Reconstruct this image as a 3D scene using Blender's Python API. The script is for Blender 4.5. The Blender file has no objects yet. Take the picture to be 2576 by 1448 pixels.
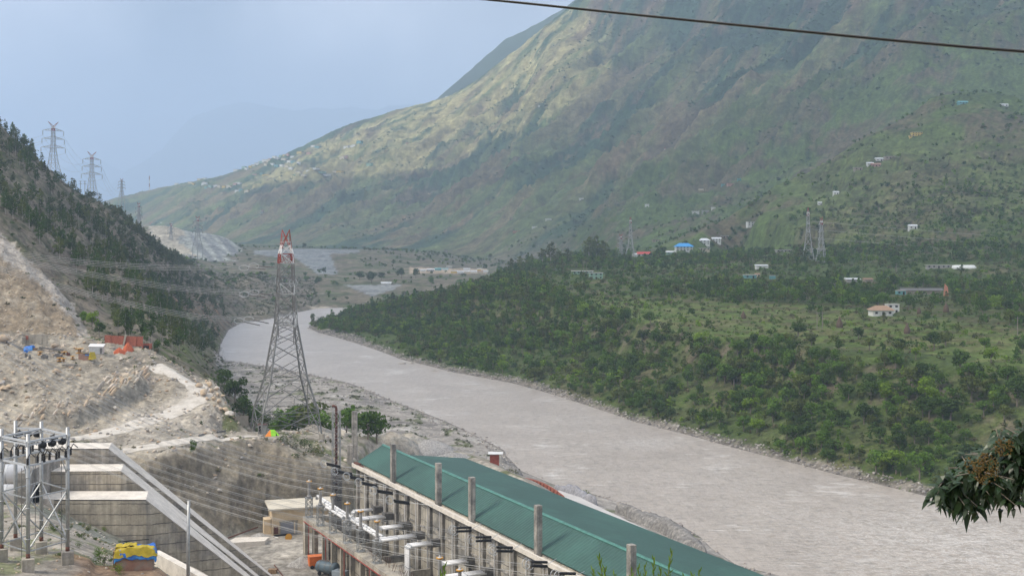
import bpy, bmesh, math, random
import numpy as np
from mathutils import Vector, Matrix
from mathutils import geometry as mgeo
rnd = random.Random(7); nr = np.random.RandomState(7)
sc = bpy.context.scene; COL = sc.collection
R = math.radians
# ---------------- camera, world, sun, exposure ----------------
FP, U0, VH, HC = 3110.0, 1288.0, 600.0, 75.0      # focal length (px of a 2576 wide frame), optical centre, horizon row, eye height
cd = bpy.data.cameras.new("camera"); cam = bpy.data.objects.new("camera", cd); COL.objects.link(cam)
cam.location = (0, 0, HC); cam.rotation_euler = (R(90), 0, 0)
cd.sensor_width = 36; cd.lens = 36*FP/2576; cd.shift_y = -(724-VH)/2576
cd.clip_start = 0.5; cd.clip_end = 40000
sc.camera = cam
SUN_EL, SUN_AZ = R(47), R(-104)      # azimuth from +Y (view direction) towards +X
wd = bpy.data.worlds.new("World"); sc.world = wd; wd.use_nodes = True
nt = wd.node_tree; bg = nt.nodes["Background"]
sky = nt.nodes.new("ShaderNodeTexSky"); sky.sky_type = 'NISHITA'; sky.sun_disc = False
sky.sun_elevation = SUN_EL; sky.sun_rotation = SUN_AZ; sky.dust_density = 2.0; sky.air_density = 1.0
tc = nt.nodes.new("ShaderNodeTexCoord"); cn = nt.nodes.new("ShaderNodeTexNoise")
cn.inputs["Scale"].default_value = 4.5; cn.inputs["Detail"].default_value = 4; cn.inputs["Roughness"].default_value = .5
nt.links.new(tc.outputs["Generated"], cn.inputs["Vector"])
cr = nt.nodes.new("ShaderNodeMapRange"); cr.inputs[1].default_value = .35; cr.inputs[2].default_value = .68
cr.inputs[3].default_value = 3.6; cr.inputs[4].default_value = 17.5
nt.links.new(cn.outputs["Fac"], cr.inputs[0])
cm = nt.nodes.new("ShaderNodeVectorMath"); cm.operation = 'SCALE'; cm.inputs[0].default_value = (.99, .97, 1.0)
nt.links.new(cr.outputs[0], cm.inputs["Scale"])
mx = nt.nodes.new("ShaderNodeMix"); mx.data_type = 'RGBA'; mx.inputs[0].default_value = .8
nt.links.new(sky.outputs[0], mx.inputs[6]); nt.links.new(cm.outputs[0], mx.inputs[7])
nt.links.new(mx.outputs[2], bg.inputs[0]); bg.inputs[1].default_value = 0.077
sl = bpy.data.lights.new("sun", 'SUN'); sl.energy = 3.5; sl.angle = R(18); sl.color = (1, .91, .77)
sun = bpy.data.objects.new("sun", sl); COL.objects.link(sun)
sd = Vector((math.sin(SUN_AZ)*math.cos(SUN_EL), math.cos(SUN_AZ)*math.cos(SUN_EL), math.sin(SUN_EL)))
sun.rotation_euler = sd.to_track_quat('Z', 'Y').to_euler(); sun.location = (0, 0, 3000)
sc.view_settings.view_transform = 'Standard'; sc.view_settings.look = 'None'
sc.view_settings.exposure = 0.55; sc.view_settings.gamma = 1
sc.render.engine = 'CYCLES'
sc.cycles.max_bounces = 6; sc.cycles.diffuse_bounces = 2; sc.cycles.volume_bounces = 1
sc.cycles.transparent_max_bounces = 6; sc.cycles.use_denoising = True

# ---------------- helpers ----------------
def W(u, v, y): return Vector(((u-U0)/FP*y, y, HC-(v-VH)/FP*y))       # a sight line's point at distance y
def WZ(u, v, z):                                                       # ... at height z
    y = (HC-z)*FP/(v-VH); return Vector(((u-U0)/FP*y, y, z))
def tag(o, label=None, cat=None, group=None, kind=None):
    if label: o["label"] = label
    if cat: o["category"] = cat
    if group: o["group"] = group
    if kind: o["kind"] = kind
    return o
def empty(name, loc=(0, 0, 0), rz=0, label=None, cat=None, group=None, kind=None):
    o = bpy.data.objects.new(name, None); COL.objects.link(o); o.location = loc; o.rotation_euler = (0, 0, rz)
    o.empty_display_size = .2
    return tag(o, label, cat, group, kind)
def setmat(me, m):
    for k in (m if isinstance(m, (list, tuple)) else [m]): me.materials.append(k)
def npmesh(name, V, F, mat=None, smooth=False, col=None, mi=None):
    """mesh from numpy arrays, F (n,3) or (n,4)"""
    V = np.asarray(V, np.float32); F = np.asarray(F, np.int32); k = F.shape[1]; n = len(F)
    me = bpy.data.meshes.new(name); me.vertices.add(len(V)); me.vertices.foreach_set("co", V.ravel())
    me.loops.add(n*k); me.loops.foreach_set("vertex_index", F.ravel())
    me.polygons.add(n); me.polygons.foreach_set("loop_start", np.arange(0, n*k, k, dtype=np.int32))
    if mat is not None: setmat(me, mat)
    if mi is not None: me.polygons.foreach_set("material_index", np.asarray(mi, np.int32))
    me.update(calc_edges=True)
    if smooth: me.polygons.foreach_set("use_smooth", np.ones(n, bool))
    if col is not None:
        a = me.color_attributes.new("Col", 'FLOAT_COLOR', 'POINT'); c = np.ones((len(V), 4), np.float32); c[:, :col.shape[1]] = col
        a.data.foreach_set("color", c.ravel())
    me.validate()
    return me
def link(name, me, parent=None, loc=None):
    o = bpy.data.objects.new(name, me); COL.objects.link(o)
    if parent is not None: o.parent = parent
    if loc is not None: o.location = loc
    return o
class MB:
    """collects simple solids; build() links them as one mesh object"""
    def __init__(s): s.v = []; s.f = []; s.m = []
    def add(s, vs, fs, mi=0):
        b = len(s.v); s.v += [tuple(p) for p in vs]; s.f += [tuple(i+b for i in f) for f in fs]; s.m += [mi]*len(fs)
        return s
    def box(s, c, sz, ax=None, mi=0, taper=1.0):
        """c centre, sz full sizes, ax optional 3x3 axes (columns)"""
        c = Vector(c); h = [k/2 for k in sz]; vs = []
        for z in (-1, 1):
            t = taper if z > 0 else 1
            for x, y in ((-1, -1), (1, -1), (1, 1), (-1, 1)):
                p = Vector((x*h[0]*t, y*h[1]*t, z*h[2]))
                if ax is not None: p = ax @ p
                vs.append(c+p)
        return s.add(vs, [(3, 2, 1, 0), (4, 5, 6, 7), (0, 1, 5, 4), (1, 2, 6, 5), (2, 3, 7, 6), (3, 0, 4, 7)], mi)
    def prism(s, a, b, w, h=None, mi=0, up=(0, 0, 1)):
        """square bar from a to b"""
        a = Vector(a); b = Vector(b); d = b-a; L = d.length
        if L < 1e-6: return s
        d /= L; u = Vector(up)
        if abs(d.dot(u)) > .98: u = Vector((1, 0, 0))
        x = d.cross(u).normalized(); y = x.cross(d)
        return s.box((a+b)/2, (w, h or w, L), Matrix((x, y, d)).transposed(), mi)
    def tube(s, pts, r, n=8, mi=0, cap=True):
        pts = [Vector(p) for p in pts]; rs = r if isinstance(r, (list, tuple)) else [r]*len(pts)
        b = len(s.v); x = None
        for i, p in enumerate(pts):
            d = (pts[min(i+1, len(pts)-1)]-pts[max(i-1, 0)]).normalized()
            if x is None:
                x = d.cross(Vector((0, 0, 1)))
                if x.length < .05: x = d.cross(Vector((1, 0, 0)))
            x = (x - d*x.dot(d)).normalized(); y = d.cross(x)
            for k in range(n):
                a = 2*math.pi*k/n; s.v.append(tuple(p+(x*math.cos(a)+y*math.sin(a))*rs[i]))
        for i in range(len(pts)-1):
            for k in range(n):
                k2 = (k+1) % n; s.f.append((b+i*n+k, b+i*n+k2, b+(i+1)*n+k2, b+(i+1)*n+k)); s.m.append(mi)
        if cap:
            s.f.append(tuple(b+k for k in range(n-1, -1, -1))); s.m.append(mi)
            e = b+(len(pts)-1)*n; s.f.append(tuple(e+k for k in range(n))); s.m.append(mi)
        return s
    def poly(s, pts, thick, mi=0, dr=(0, 0, -1)):
        """polygon extruded by thick along dr"""
        n = len(pts); d = Vector(dr)*thick; P = [Vector(p) for p in pts]
        vs = P+[p+d for p in P]
        fs = [tuple(range(n)), tuple(range(2*n-1, n-1, -1))]+[(i, i+n, (i+1) % n+n, (i+1) % n) for i in range(n)]
        return s.add(vs, fs, mi)
    def lathe(s, prof, c=(0, 0, 0), n=12, mi=0, ax=None):
        c = Vector(c); b = len(s.v)
        for r, z in prof:
            for k in range(n):
                a = 2*math.pi*k/n; p = Vector((r*math.cos(a), r*math.sin(a), z))
                if ax is not None: p = ax @ p
                s.v.append(tuple(c+p))
        for i in range(len(prof)-1):
            for k in range(n):
                k2 = (k+1) % n; s.f.append((b+i*n+k, b+i*n+k2, b+(i+1)*n+k2, b+(i+1)*n+k)); s.m.append(mi)
        s.f.append(tuple(b+k for k in range(n-1, -1, -1))); s.m.append(mi)
        e = b+(len(prof)-1)*n; s.f.append(tuple(e+k for k in range(n))); s.m.append(mi)
        return s
    def build(s, name, mat, parent=None, smooth=False, bevel=0, loc=None):
        me = bpy.data.meshes.new(name); me.from_pydata(s.v, [], s.f); setmat(me, mat)
        if len(me.materials) > 1: me.polygons.foreach_set("material_index", s.m)
        bm = bmesh.new(); bm.from_mesh(me); bmesh.ops.recalc_face_normals(bm, faces=bm.faces); bm.to_mesh(me); bm.free()
        if smooth: me.polygons.foreach_set("use_smooth", [True]*len(me.polygons))
        me.update(); o = link(name, me, parent, loc)
        if bevel:
            m = o.modifiers.new("b", 'BEVEL'); m.width = bevel; m.segments = 1
        return o
def copy_tree(o, parent=None):
    c = o.copy(); COL.objects.link(c)
    if parent is not None: c.parent = parent
    for ch in list(o.children): copy_tree(ch, c)
    return c
def rotz(a): return Matrix.Rotation(a, 3, 'Z')
# numpy gradient noise
_P = np.random.RandomState(3).permutation(512); _P = np.concatenate([_P, _P, _P]); _G = np.random.RandomState(4).uniform(0, 2*np.pi, 512)
def perlin(x, y):
    xi = np.floor(x).astype(int); yi = np.floor(y).astype(int); xf = x-xi; yf = y-yi
    u = xf*xf*xf*(xf*(xf*6-15)+10); v = yf*yf*yf*(yf*(yf*6-15)+10)
    def g(a, b, dx, dy):
        h = _G[_P[(_P[a & 511]+(b & 511))]]; return np.cos(h)*dx+np.sin(h)*dy
    n00 = g(xi, yi, xf, yf); n10 = g(xi+1, yi, xf-1, yf); n01 = g(xi, yi+1, xf, yf-1); n11 = g(xi+1, yi+1, xf-1, yf-1)
    return ((n00*(1-u)+n10*u)*(1-v)+(n01*(1-u)+n11*u)*v)*1.5
def fbm(x, y, o=4, g=.5, ridged=False):
    s = 0; a = 1; t = 0
    for k in range(o):
        n = perlin(x*2**k+17.3*k, y*2**k-9.1*k); s = s+a*((1-2*np.abs(n)) if ridged else n); t += a; a *= g
    return s/t
def sstep(a, b, x): t = np.clip((x-a)/(b-a), 0, 1); return t*t*(3-2*t)

# ---------------- materials ----------------
MATS = {}
def mat(name, c=(.5, .5, .5), rough=.8, metal=0, n1=(1.0, .25), n2=None, bump=0, c2=None, attr=False, streak=0, transl=0, spec=.3, rand=0, em=None):
    """procedural principled material: base colour varied by object space noise. n1=(scale, strength) n2 the same; c2 a second colour patched in"""
    if name in MATS: return MATS[name]
    m = bpy.data.materials.new(name); m.use_nodes = True; N = m.node_tree.nodes; L = m.node_tree.links
    b = N["Principled BSDF"]; b.inputs["Roughness"].default_value = rough; b.inputs["Metallic"].default_value = metal
    b.inputs["Specular IOR Level"].default_value = spec
    t = N.new("ShaderNodeTexCoord"); cur = None
    if attr:
        a = N.new("ShaderNodeVertexColor"); a.layer_name = "Col"; cur = a.outputs[0]
    else:
        r = N.new("ShaderNodeRGB"); r.outputs[0].default_value = (*c, 1); cur = r.outputs[0]
    def noise(scale, det=4, vec=None):
        n = N.new("ShaderNodeTexNoise"); n.inputs["Scale"].default_value = scale; n.inputs["Detail"].default_value = det
        n.inputs["Roughness"].default_value = .62; L.new(vec or t.outputs["Object"], n.inputs["Vector"]); return n.outputs["Fac"]
    def mixc(fac, a_, b_, mode='MIX'):
        x = N.new("ShaderNodeMix"); x.data_type = 'RGBA'; x.blend_type = mode
        if isinstance(fac, float): x.inputs[0].default_value = fac
        else: L.new(fac, x.inputs[0])
        for i, q in ((6, a_), (7, b_)):
            if isinstance(q, tuple): x.inputs[i].default_value = (*q, 1)
            else: L.new(q, x.inputs[i])
        return x.outputs[2]
    def rng(f, a0, a1, b0, b1):
        q = N.new("ShaderNodeMapRange"); L.new(f, q.inputs[0])
        for i, k in enumerate((a0, a1, b0, b1)): q.inputs[i+1].default_value = k
        return q.outputs[0]
    if c2:
        cur = mixc(rng(noise(n1[0]*.6), .48, .6, 0, 1), cur, tuple(c2))
    for q in (n1, n2):
        if q:
            s = N.new("ShaderNodeVectorMath"); s.operation = 'SCALE'; L.new(cur, s.inputs[0])
            L.new(rng(noise(q[0], 6), .3, .7, 1-q[1], 1+q[1]), s.inputs["Scale"]); cur = s.outputs[0]
    if streak:
        mp = N.new("ShaderNodeMapping"); mp.inputs["Scale"].default_value = (1.3, 1.3, .07); L.new(t.outputs["Object"], mp.inputs[0])
        s = N.new("ShaderNodeVectorMath"); s.operation = 'SCALE'; L.new(cur, s.inputs[0])
        L.new(rng(noise(1.0, 5, mp.outputs[0]), .35, .65, 1-streak, 1+streak*.4), s.inputs["Scale"]); cur = s.outputs[0]
    if rand:
        oi = N.new("ShaderNodeObjectInfo"); s = N.new("ShaderNodeVectorMath"); s.operation = 'SCALE'; L.new(cur, s.inputs[0])
        L.new(rng(oi.outputs["Random"], 0, 1, 1-rand, 1+rand), s.inputs["Scale"]); cur = s.outputs[0]
    L.new(cur, b.inputs["Base Color"])
    if bump:
        bp = N.new("ShaderNodeBump"); bp.inputs["Strength"].default_value = .6; bp.inputs["Distance"].default_value = bump
        L.new(noise(n1[0]*4, 6), bp.inputs["Height"]); L.new(bp.outputs[0], b.inputs["Normal"])
    if transl:
        tr = N.new("ShaderNodeBsdfTranslucent"); L.new(cur, tr.inputs[0]); ms = N.new("ShaderNodeMixShader"); ms.inputs[0].default_value = transl
        L.new(b.outputs[0], ms.inputs[1]); L.new(tr.outputs[0], ms.inputs[2]); L.new(ms.outputs[0], N["Material Output"].inputs[0])
    if em:
        b.inputs["Emission Color"].default_value = (*em, 1); b.inputs["Emission Strength"].default_value = 1
    MATS[name] = m; return m
HAZE_DENSITY = 1.42e-4
SHADE_CLOUD_OPEN = .5
# ---------------- terrain: control lines in plan (sight column u, distance y, height z) ----------------
PTS = []; EDG = []
def add_line(pts, amp, closed=False):
    """pts as (u, y, z); consecutive points become break lines"""
    ids = []
    for p in pts:
        PTS.append((p[0], p[1], p[2], amp)); ids.append(len(PTS)-1)
    for a, b in zip(ids[:-1], ids[1:]): EDG.append((a, b))
def V3(*pp): return [(u, y, HC-(v-VH)/FP*y) for u, v, y in pp]
def Z3(z, *pp): return [(u, (HC-z)*FP/(v-VH), z) for u, v in pp]
def X3(*pp): return [(U0+FP*x/y, y, z) for x, y, z in pp]
RSH = Z3(0, (2330, 1245), (2100, 1190), (1850, 1125), (1600, 1060), (1420, 1000), (1300, 965), (1140, 935), (1010, 903), (920, 870), (800, 835), (776, 824), (790, 806))
RSH = [(4600, 300, 0), (3300, 322, 0), (2700, 338, 0)]+RSH+[(860, 1228, 0), (1000, 1233, 0), (1200, 1258, 0), (1330, 1290, 0)]
LSH = [(4600, 150, 0), (3300, 190, 0), (2500, 225, 0)]+Z3(0, (2150, 1520), (1960, 1448), (1850, 1420), (1790, 1380), (1765, 1352), (1690, 1308), (1560, 1265), (1500, 1245), (1390, 1218), (1310, 1185), (1268, 1148), (1272, 1133), (1130, 1062), (1000, 1012), (880, 962), (700, 925), (560, 905), (545, 893), (550, 868), (570, 830), (600, 814), (690, 800), (745, 786))
LSH = LSH+[(800, 1330, 0), (900, 1352, 0), (1150, 1362, 0), (1330, 1350, 0)]
def inset(line, dz, k): return [(u, y*k, dz) for u, y, z in line]
add_line(RSH, .02); add_line(LSH, .02)
# river bed
add_line([(4600, 220, -5), (3300, 255, -5), (2600, 285, -5), (2200, 310, -5), (1950, 345, -5), (1750, 400, -5), (1500, 470, -5), (1300, 545, -5), (1130, 620, -5), (960, 700, -5), (830, 800, -5), (710, 920, -5), (670, 1030, -4), (735, 1130, -4), (800, 1250, -4), (930, 1292, -4), (1150, 1310, -4), (1300, 1318, -2)], .1)
# right bank: scree, then slope to the plateau edge
add_line([(4600, 306, 2.5), (3300, 329, 2.5), (2700, 346, 2.5), (2330, 370, 2.5), (2100, 404, 2.5), (1850, 455, 2.6), (1600, 519, 2.6), (1430, 597, 2.6), (1310, 655, 2.5), (1150, 712, 2.3), (1020, 782, 2.2), (930, 884, 2), (815, 1018, 1.5), (805, 1130, 1.5)], .5)
add_line(V3((4600, 800, 380), (3300, 960, 385), (2576, 1090, 385), (2300, 1075, 415), (2050, 1010, 452), (1880, 965, 505), (1700, 920, 570), (1500, 880, 650), (1340, 845, 740), (1180, 810, 850), (1030, 812, 960), (900, 812, 1050)), 2.2)
add_line(V3((4600, 900, 420), (3300, 930, 415), (2576, 935, 420), (2300, 912, 448), (2050, 888, 482), (1900, 862, 535), (1700, 828, 600), (1500, 792, 690), (1350, 760, 780), (1200, 742, 880), (1060, 765, 985), (920, 788, 1070), (820, 800, 1120)), 2.0)
add_line(V3((4600, 820, 560), (3300, 800, 560), (2576, 800, 570), (2200, 795, 610), (1900, 780, 660), (1700, 762, 730), (1500, 735, 840), (1350, 705, 980), (1230, 712, 1080), (1100, 748, 1110), (1000, 768, 1130), (900, 782, 1140)), 1.5)
add_line(V3((4600, 740, 780), (3300, 730, 780), (2576, 720, 800), (2200, 710, 850), (1900, 700, 900), (1650, 680, 1020), (1450, 655, 1160), (1330, 662, 1220)), 1.6)
add_line(V3((3300, 655, 860), (2576, 650, 940), (2200, 652, 1000), (1900, 650, 1120), (1700, 645, 1280), (1500, 648, 1400), (1360, 660, 1420)), 1.8)
PTS += [(1250, 1200, 22, 1), (1150, 1190, 8, 1), (1000, 1190, 5, 1)]
# near hillside under the camera, gantry shelf, yard
add_line([(-1400, 30, 68), (0, 30, 66), (1288, 30, 64), (2600, 30, 64), (4600, 30, 66)], .3)
add_line([(-1400, 85, 50), (-300, 85, 46), (300, 85, 43), (900, 85, 40), (1500, 85, 38), (2600, 85, 36), (4600, 80, 40)], .6)
add_line([(-1400, 130, 44), (-300, 128, 39.5), (40, 128, 38), (200, 128, 37), (300, 126, 34.5), (450, 126, 31), (700, 126, 24), (1100, 126, 18), (1700, 124, 16), (2600, 118, 15), (4600, 110, 16)], .5)
add_line([(-700, 150, 41), (-200, 150, 39), (0, 150, 37.4), (105, 151, 37), (180, 150, 37.0), (230, 150, 36.2)], .25)
add_line([(235, 149, 35.6), (300, 150, 35.3), (400, 150, 35.2), (440, 150, 33.6), (560, 150, 27), (700, 150, 18)], .2)
add_line(V3((0, 1262, 196), (100, 1268, 197), (190, 1312, 197), (280, 1352, 197), (330, 1372, 197), (398, 1385, 196), (520, 1440, 196)), .25)
PTS += [(120, 172, 35.5, .3), (250, 172, 32.5, .3), (-100, 175, 37.5, .5), (380, 172, 30, .3), (-400, 200, 42, 1)]
PTS += [(u, 216, z, .4) for u, z in ((0, 30.5), (150, 30), (300, 26), (420, 19), (540, 12))]
add_line(X3((-62, 215, 6.5), (-55, 190, 6.5), (-25, 175, 6), (15, 160, 6), (60, 140, 5)), .1)
PTS += [(U0+FP*x/y, y, 5.5, .06) for x, y in ((-66, 262), (-60, 275), (-50, 240), (-40, 290), (-36, 306), (-12, 316), (-20, 250), (0, 200), (30, 180), (20, 260), (45, 215), (62, 180), (80, 160), (-30, 300), (-62, 250), (-40, 220))]
# cliff foot, bench and top
add_line([(250, 262, 6), (380, 268, 6), (480, 275, 6), (571, 285, 6), (646, 296, 6), (770, 303, 6), (890, 312, 6), (960, 318, 6)], .15)
add_line(V3((330, 1260, 272), (430, 1256, 279), (520, 1228, 287), (600, 1208, 294), (690, 1197, 302), (850, 1192, 309)), .1)
add_line([(u, y+2.2, z+.1) for u, y, z in V3((330, 1260, 272), (430, 1256, 279), (520, 1228, 287), (600, 1208, 294), (690, 1197, 302), (850, 1192, 309))], .1)
add_line([(u, (HC-z)*FP/(v-VH), z) for u, v, z in ((230, 1142, 27), (300, 1142, 25), (413, 1145, 25), (488, 1133, 25), (550, 1118, 25), (644, 1104, 25), (696, 1110, 24.4), (741, 1133, 22.5), (786, 1155, 19.6), (836, 1170, 18), (885, 1180, 16.5))], .25)
add_line(V3((560, 1092, 326), (625, 1086, 334), (720, 1080, 338), (815, 1083, 340), (860, 1092, 345), (940, 1096, 352), (1000, 1102, 360), (1080, 1112, 366), (1160, 1135, 358), (1250, 1172, 336), (1310, 1200, 322)), .5)
add_line([(600, 352, 20), (720, 366, 15), (860, 380, 9), (1000, 395, 6), (1150, 400, 3)], .8)
PTS += [(u, y, z, .35) for u, y, z in ((700, 470, 3), (850, 480, 2.2), (1000, 465, 2.4), (1150, 430, 2), (620, 600, 2.2), (750, 600, 1.6), (880, 560, 1.5), (1000, 520, 1.4), (580, 680, 1.4), (650, 690, 1.0), (600, 520, 4), (1400, 335, 6), (1550, 308, 5.5), (1700, 280, 5.5), (1850, 255, 5))]
# road shelf and quarry
ROADL = [(380, 920, 370), (440, 935, 364), (492, 968, 356), (500, 1000, 346), (430, 1042, 332), (330, 1072, 316), (225, 1098, 303), (100, 1112, 292)]
add_line(V3(*ROADL), .12)
add_line(V3((530, 962, 362), (562, 1000, 350), (592, 1050, 338)), .9)
PTS += [(420, 318, 27.0, .4), (520, 324, 26.5, .4), (330, 303, 26.0, .4), (250, 245, 22, .5), (100, 238, 28, .5)]
add_line(V3((372, 925, 364), (345, 955, 346), (280, 1000, 330), (200, 1030, 320), (100, 1045, 312)), 1.0)      # rock edge above the road loop
add_line(V3((372, 985, 350), (330, 1020, 336), (250, 1060, 322), (190, 1085, 311), (60, 1095, 304)), .5)
add_line(V3((362, 902, 378), (300, 930, 362), (180, 940, 352), (60, 950, 346), (-300, 980, 335)), 1.2)
add_line(V3((-700, 870, 380), (-300, 868, 385), (0, 862, 385), (100, 852, 390), (200, 850, 395), (300, 862, 395), (372, 880, 388)), .3)
PTS += [(u, y, z, .3) for u, y, z in V3((150, 895, 372), (250, 885, 378), (50, 900, 370))]
PTS += [(-400, 260, 44, 1), (-900, 250, 48, 1), (-1400, 300, 60, 1), (0, 245, 33, .8), (-1400, 200, 55, 1)]
# cut slope and wooded hill on the left
add_line(V3((-700, 760, 430), (-300, 760, 430), (0, 780, 420), (100, 775, 425), (170, 790, 425), (215, 835, 415)), .8)
add_line(V3((-700, 400, 540), (-300, 450, 530), (0, 590, 500), (50, 625, 490), (110, 690, 470), (175, 770, 450), (215, 815, 435)), 1.2)
add_line(V3((-700, 250, 680), (-300, 350, 670), (0, 490, 660), (100, 560, 650), (200, 640, 630), (300, 705, 590), (380, 790, 530), (450, 852, 490), (490, 905, 455), (532, 950, 425)), 3)
add_line(V3((-700, 80, 780), (-300, 180, 770), (0, 375, 760), (100, 450, 765), (200, 545, 780), (300, 640, 790), (400, 745, 790), (470, 815, 780), (520, 862, 770)), 4)
add_line(V3((-700, -100, 900), (-300, 80, 830), (0, 312, 800), (70, 385, 830), (165, 470, 870), (215, 508, 900), (280, 530, 930), (330, 572, 980), (400, 632, 1080), (460, 672, 1200), (520, 692, 1400), (560, 706, 1550)), 3)
PTS += [(u, y, z, 2) for u, y, z in V3((535, 870, 820), (500, 800, 900), (450, 740, 950), (540, 790, 1000), (560, 760, 1150), (520, 740, 1180), (620, 790, 1180), (620, 740, 1320), (640, 690, 1500), (700, 765, 1300), (700, 730, 1420))]
add_line([(-700, 1100, 190), (-300, 1050, 165), (0, 1000, 140), (137, 1010, 124), (233, 1150, 103), (300, 1250, 82), (380, 1400, 62), (450, 1600, 50)], 2)
PTS += [(-700, 1700, 120, 3), (-300, 1600, 100, 3), (0, 1700, 70, 3), (233, 1700, 60, 3)]
# far valley
add_line(V3((760, 755, 1380), (900, 745, 1440), (1050, 742, 1450), (1200, 742, 1460), (1330, 700, 1500)), 1)
add_line(V3((560, 690, 1700), (650, 688, 1720), (760, 705, 1640), (900, 705, 1630), (1050, 700, 1660), (1200, 690, 1750), (1330, 672, 1800)), 1.5)
add_line(V3((560, 655, 1950), (650, 655, 1950), (760, 680, 1850), (850, 684, 1850), (1000, 682, 1850), (1140, 684, 1850), (1240, 680, 1950), (1330, 668, 2000)), 1.2)
add_line(V3((600, 632, 2100), (700, 627, 2120), (850, 631, 2120), (920, 632, 2150), (1000, 632, 2200), (1080, 640, 2200), (1150, 658, 2150), (1225, 676, 2100)), 1.2)
add_line(V3((600, 624, 2400), (750, 623, 2450), (920, 627, 2450), (1080, 634, 2450), (1200, 655, 2400), (1330, 662, 2300)), 1)
# spoil heaps
add_line(V3((380, 645, 1950), (450, 640, 1980), (530, 655, 1950), (575, 640, 2020), (612, 634, 2080)), .8)
add_line(V3((375, 600, 2080), (440, 604, 2080), (500, 606, 2080), (555, 620, 2080)), .8)
add_line(V3((340, 575, 2200), (372, 562, 2200), (440, 564, 2200), (478, 584, 2180), (520, 582, 2200), (560, 590, 2200), (580, 597, 2200), (610, 628, 2150)), .8)
add_line([(340, 2350, 88), (440, 2350, 88), (560, 2350, 70), (620, 2350, 45)], .5)
PTS += [(200, 2300, 60, 3), (0, 2400, 60, 3), (-700, 2500, 120, 3)]
# big mountain
add_line(V3((-700, 600, 5600), (0, 600, 5200), (285, 598, 4800), (450, 604, 4200), (600, 612, 3600), (900, 628, 3000), (1200, 652, 2650), (1400, 652, 2300), (1600, 642, 1800), (1850, 632, 1420), (2200, 622, 1120), (2576, 615, 1020), (3300, 600, 920), (4600, 600, 820)), 5)
sky_line = V3((-700, 598, 5900), (0, 560, 5800), (200, 522, 5700), (285, 494, 5600), (400, 468, 5600), (560, 438, 5400), (640, 410, 5300), (715, 386, 5200), (790, 345, 5150), (860, 308, 5100), (1000, 266, 5000), (1130, 236, 4900), (1180, 205, 4850), (1300, 112, 4800), (1400, 28, 4700), (1470, -50, 4600), (1700, -230, 4500), (2100, -480, 4200), (2600, -650, 3900), (3300, -800, 3600), (4600, -1000, 3400))
add_line(sky_line, 9)
add_line([(u, y*1.16, z*.72) for u, y, z in sky_line], 8)
add_line([(-700, 7200, 20), (500, 7200, 60), (1288, 7000, 250), (2600, 6800, 700), (4600, 6500, 900)], 5)
PTS += [(u, y, z, 22) for u, y, z in V3((285, 545, 5200), (500, 525, 4600), (500, 570, 4300), (700, 520, 4100), (700, 445, 4800), (900, 520, 3800), (900, 580, 3350), (900, 400, 4500), (1100, 450, 3900), (1100, 540, 3300), (1100, 330, 4400), (1300, 400, 3600), (1300, 520, 2900), (1300, 250, 4200), (1500, 450, 3000), (1500, 550, 2400), (1500, 320, 3500), (1500, 120, 4200), (1700, 520, 2200), (1700, 420, 2600), (1700, 280, 3200), (1700, 80, 3900), (1900, 480, 2080), (1900, 380, 2450), (1900, 220, 2950), (1900, 40, 3500), (2100, 330, 2300), (2100, 200, 2650), (2100, 20, 3100), (2350, 170, 2400), (2350, 20, 2700), (2576, 130, 2350), (2576, -10, 2650), (2300, -250, 3300), (3300, 150, 2000), (3300, -300, 2800), (4600, 100, 1700), (4600, -400, 2600))]
# near spur on the right
add_line(V3((1640, 626, 1500), (1800, 556, 1480), (1950, 478, 1540), (2100, 396, 1610), (2250, 306, 1660), (2330, 262, 1690), (2400, 232, 1710), (2500, 240, 1700), (2600, 262, 1680), (3300, 330, 1500), (4600, 400, 1300)), 4)
add_line([(1800, 1720, 78), (1950, 1830, 112), (2100, 1950, 160), (2250, 2020, 212), (2400, 2080, 262), (2576, 2060, 262), (3300, 1800, 220)], 6)
PTS += [(u, y, z, 5) for u, y, z in V3((1900, 560, 1380), (2100, 520, 1350), (2300, 500, 1280), (2500, 500, 1230), (2300, 400, 1480), (2500, 400, 1420), (2700, 440, 1300), (3300, 480, 1150), (2050, 580, 1240), (2350, 570, 1130), (4600, 520, 1000))]

# ---- triangulate in (u, log distance) and sample on a grid ----
LK = 520.0
P4 = np.array(PTS, float); XY = np.stack([P4[:, 0], np.log(P4[:, 1])*LK], 1)
res = mgeo.delaunay_2d_cdt([Vector(p) for p in XY], EDG, [], 0, 1e-4, True)
vco = np.array([list(p) for p in res[0]]); orig = res[3]
zz = np.zeros(len(vco)); aa = np.zeros(len(vco)); pend = []
for i, og in enumerate(orig):
    if og: zz[i] = np.mean(P4[og, 2]); aa[i] = np.mean(P4[og, 3])
    else: pend.append(i)
known = [i for i in range(len(vco)) if i not in pend]
for i in pend:
    d = np.linalg.norm(vco[known]-vco[i], axis=1); k = np.argsort(d)[:2]; w = 1/(d[k]+1e-6)
    kk = np.array(known)[k]; zz[i] = (zz[kk]*w).sum()/w.sum(); aa[i] = (aa[kk]*w).sum()/w.sum()
if pend: print("crossing control lines:", [(round(vco[i][0]), round(math.exp(vco[i][1]/LK))) for i in pend])
UMIN, UMAX, NU = -1000.0, 3700.0, 940
YMIN, YMAX, NY = 30.0, 6900.0, 1080
gu = np.linspace(UMIN, UMAX, NU); gl = np.linspace(math.log(YMIN)*LK, math.log(YMAX)*LK, NY)
TZ = np.full((NY, NU), np.nan); TA = np.zeros((NY, NU))
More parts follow.
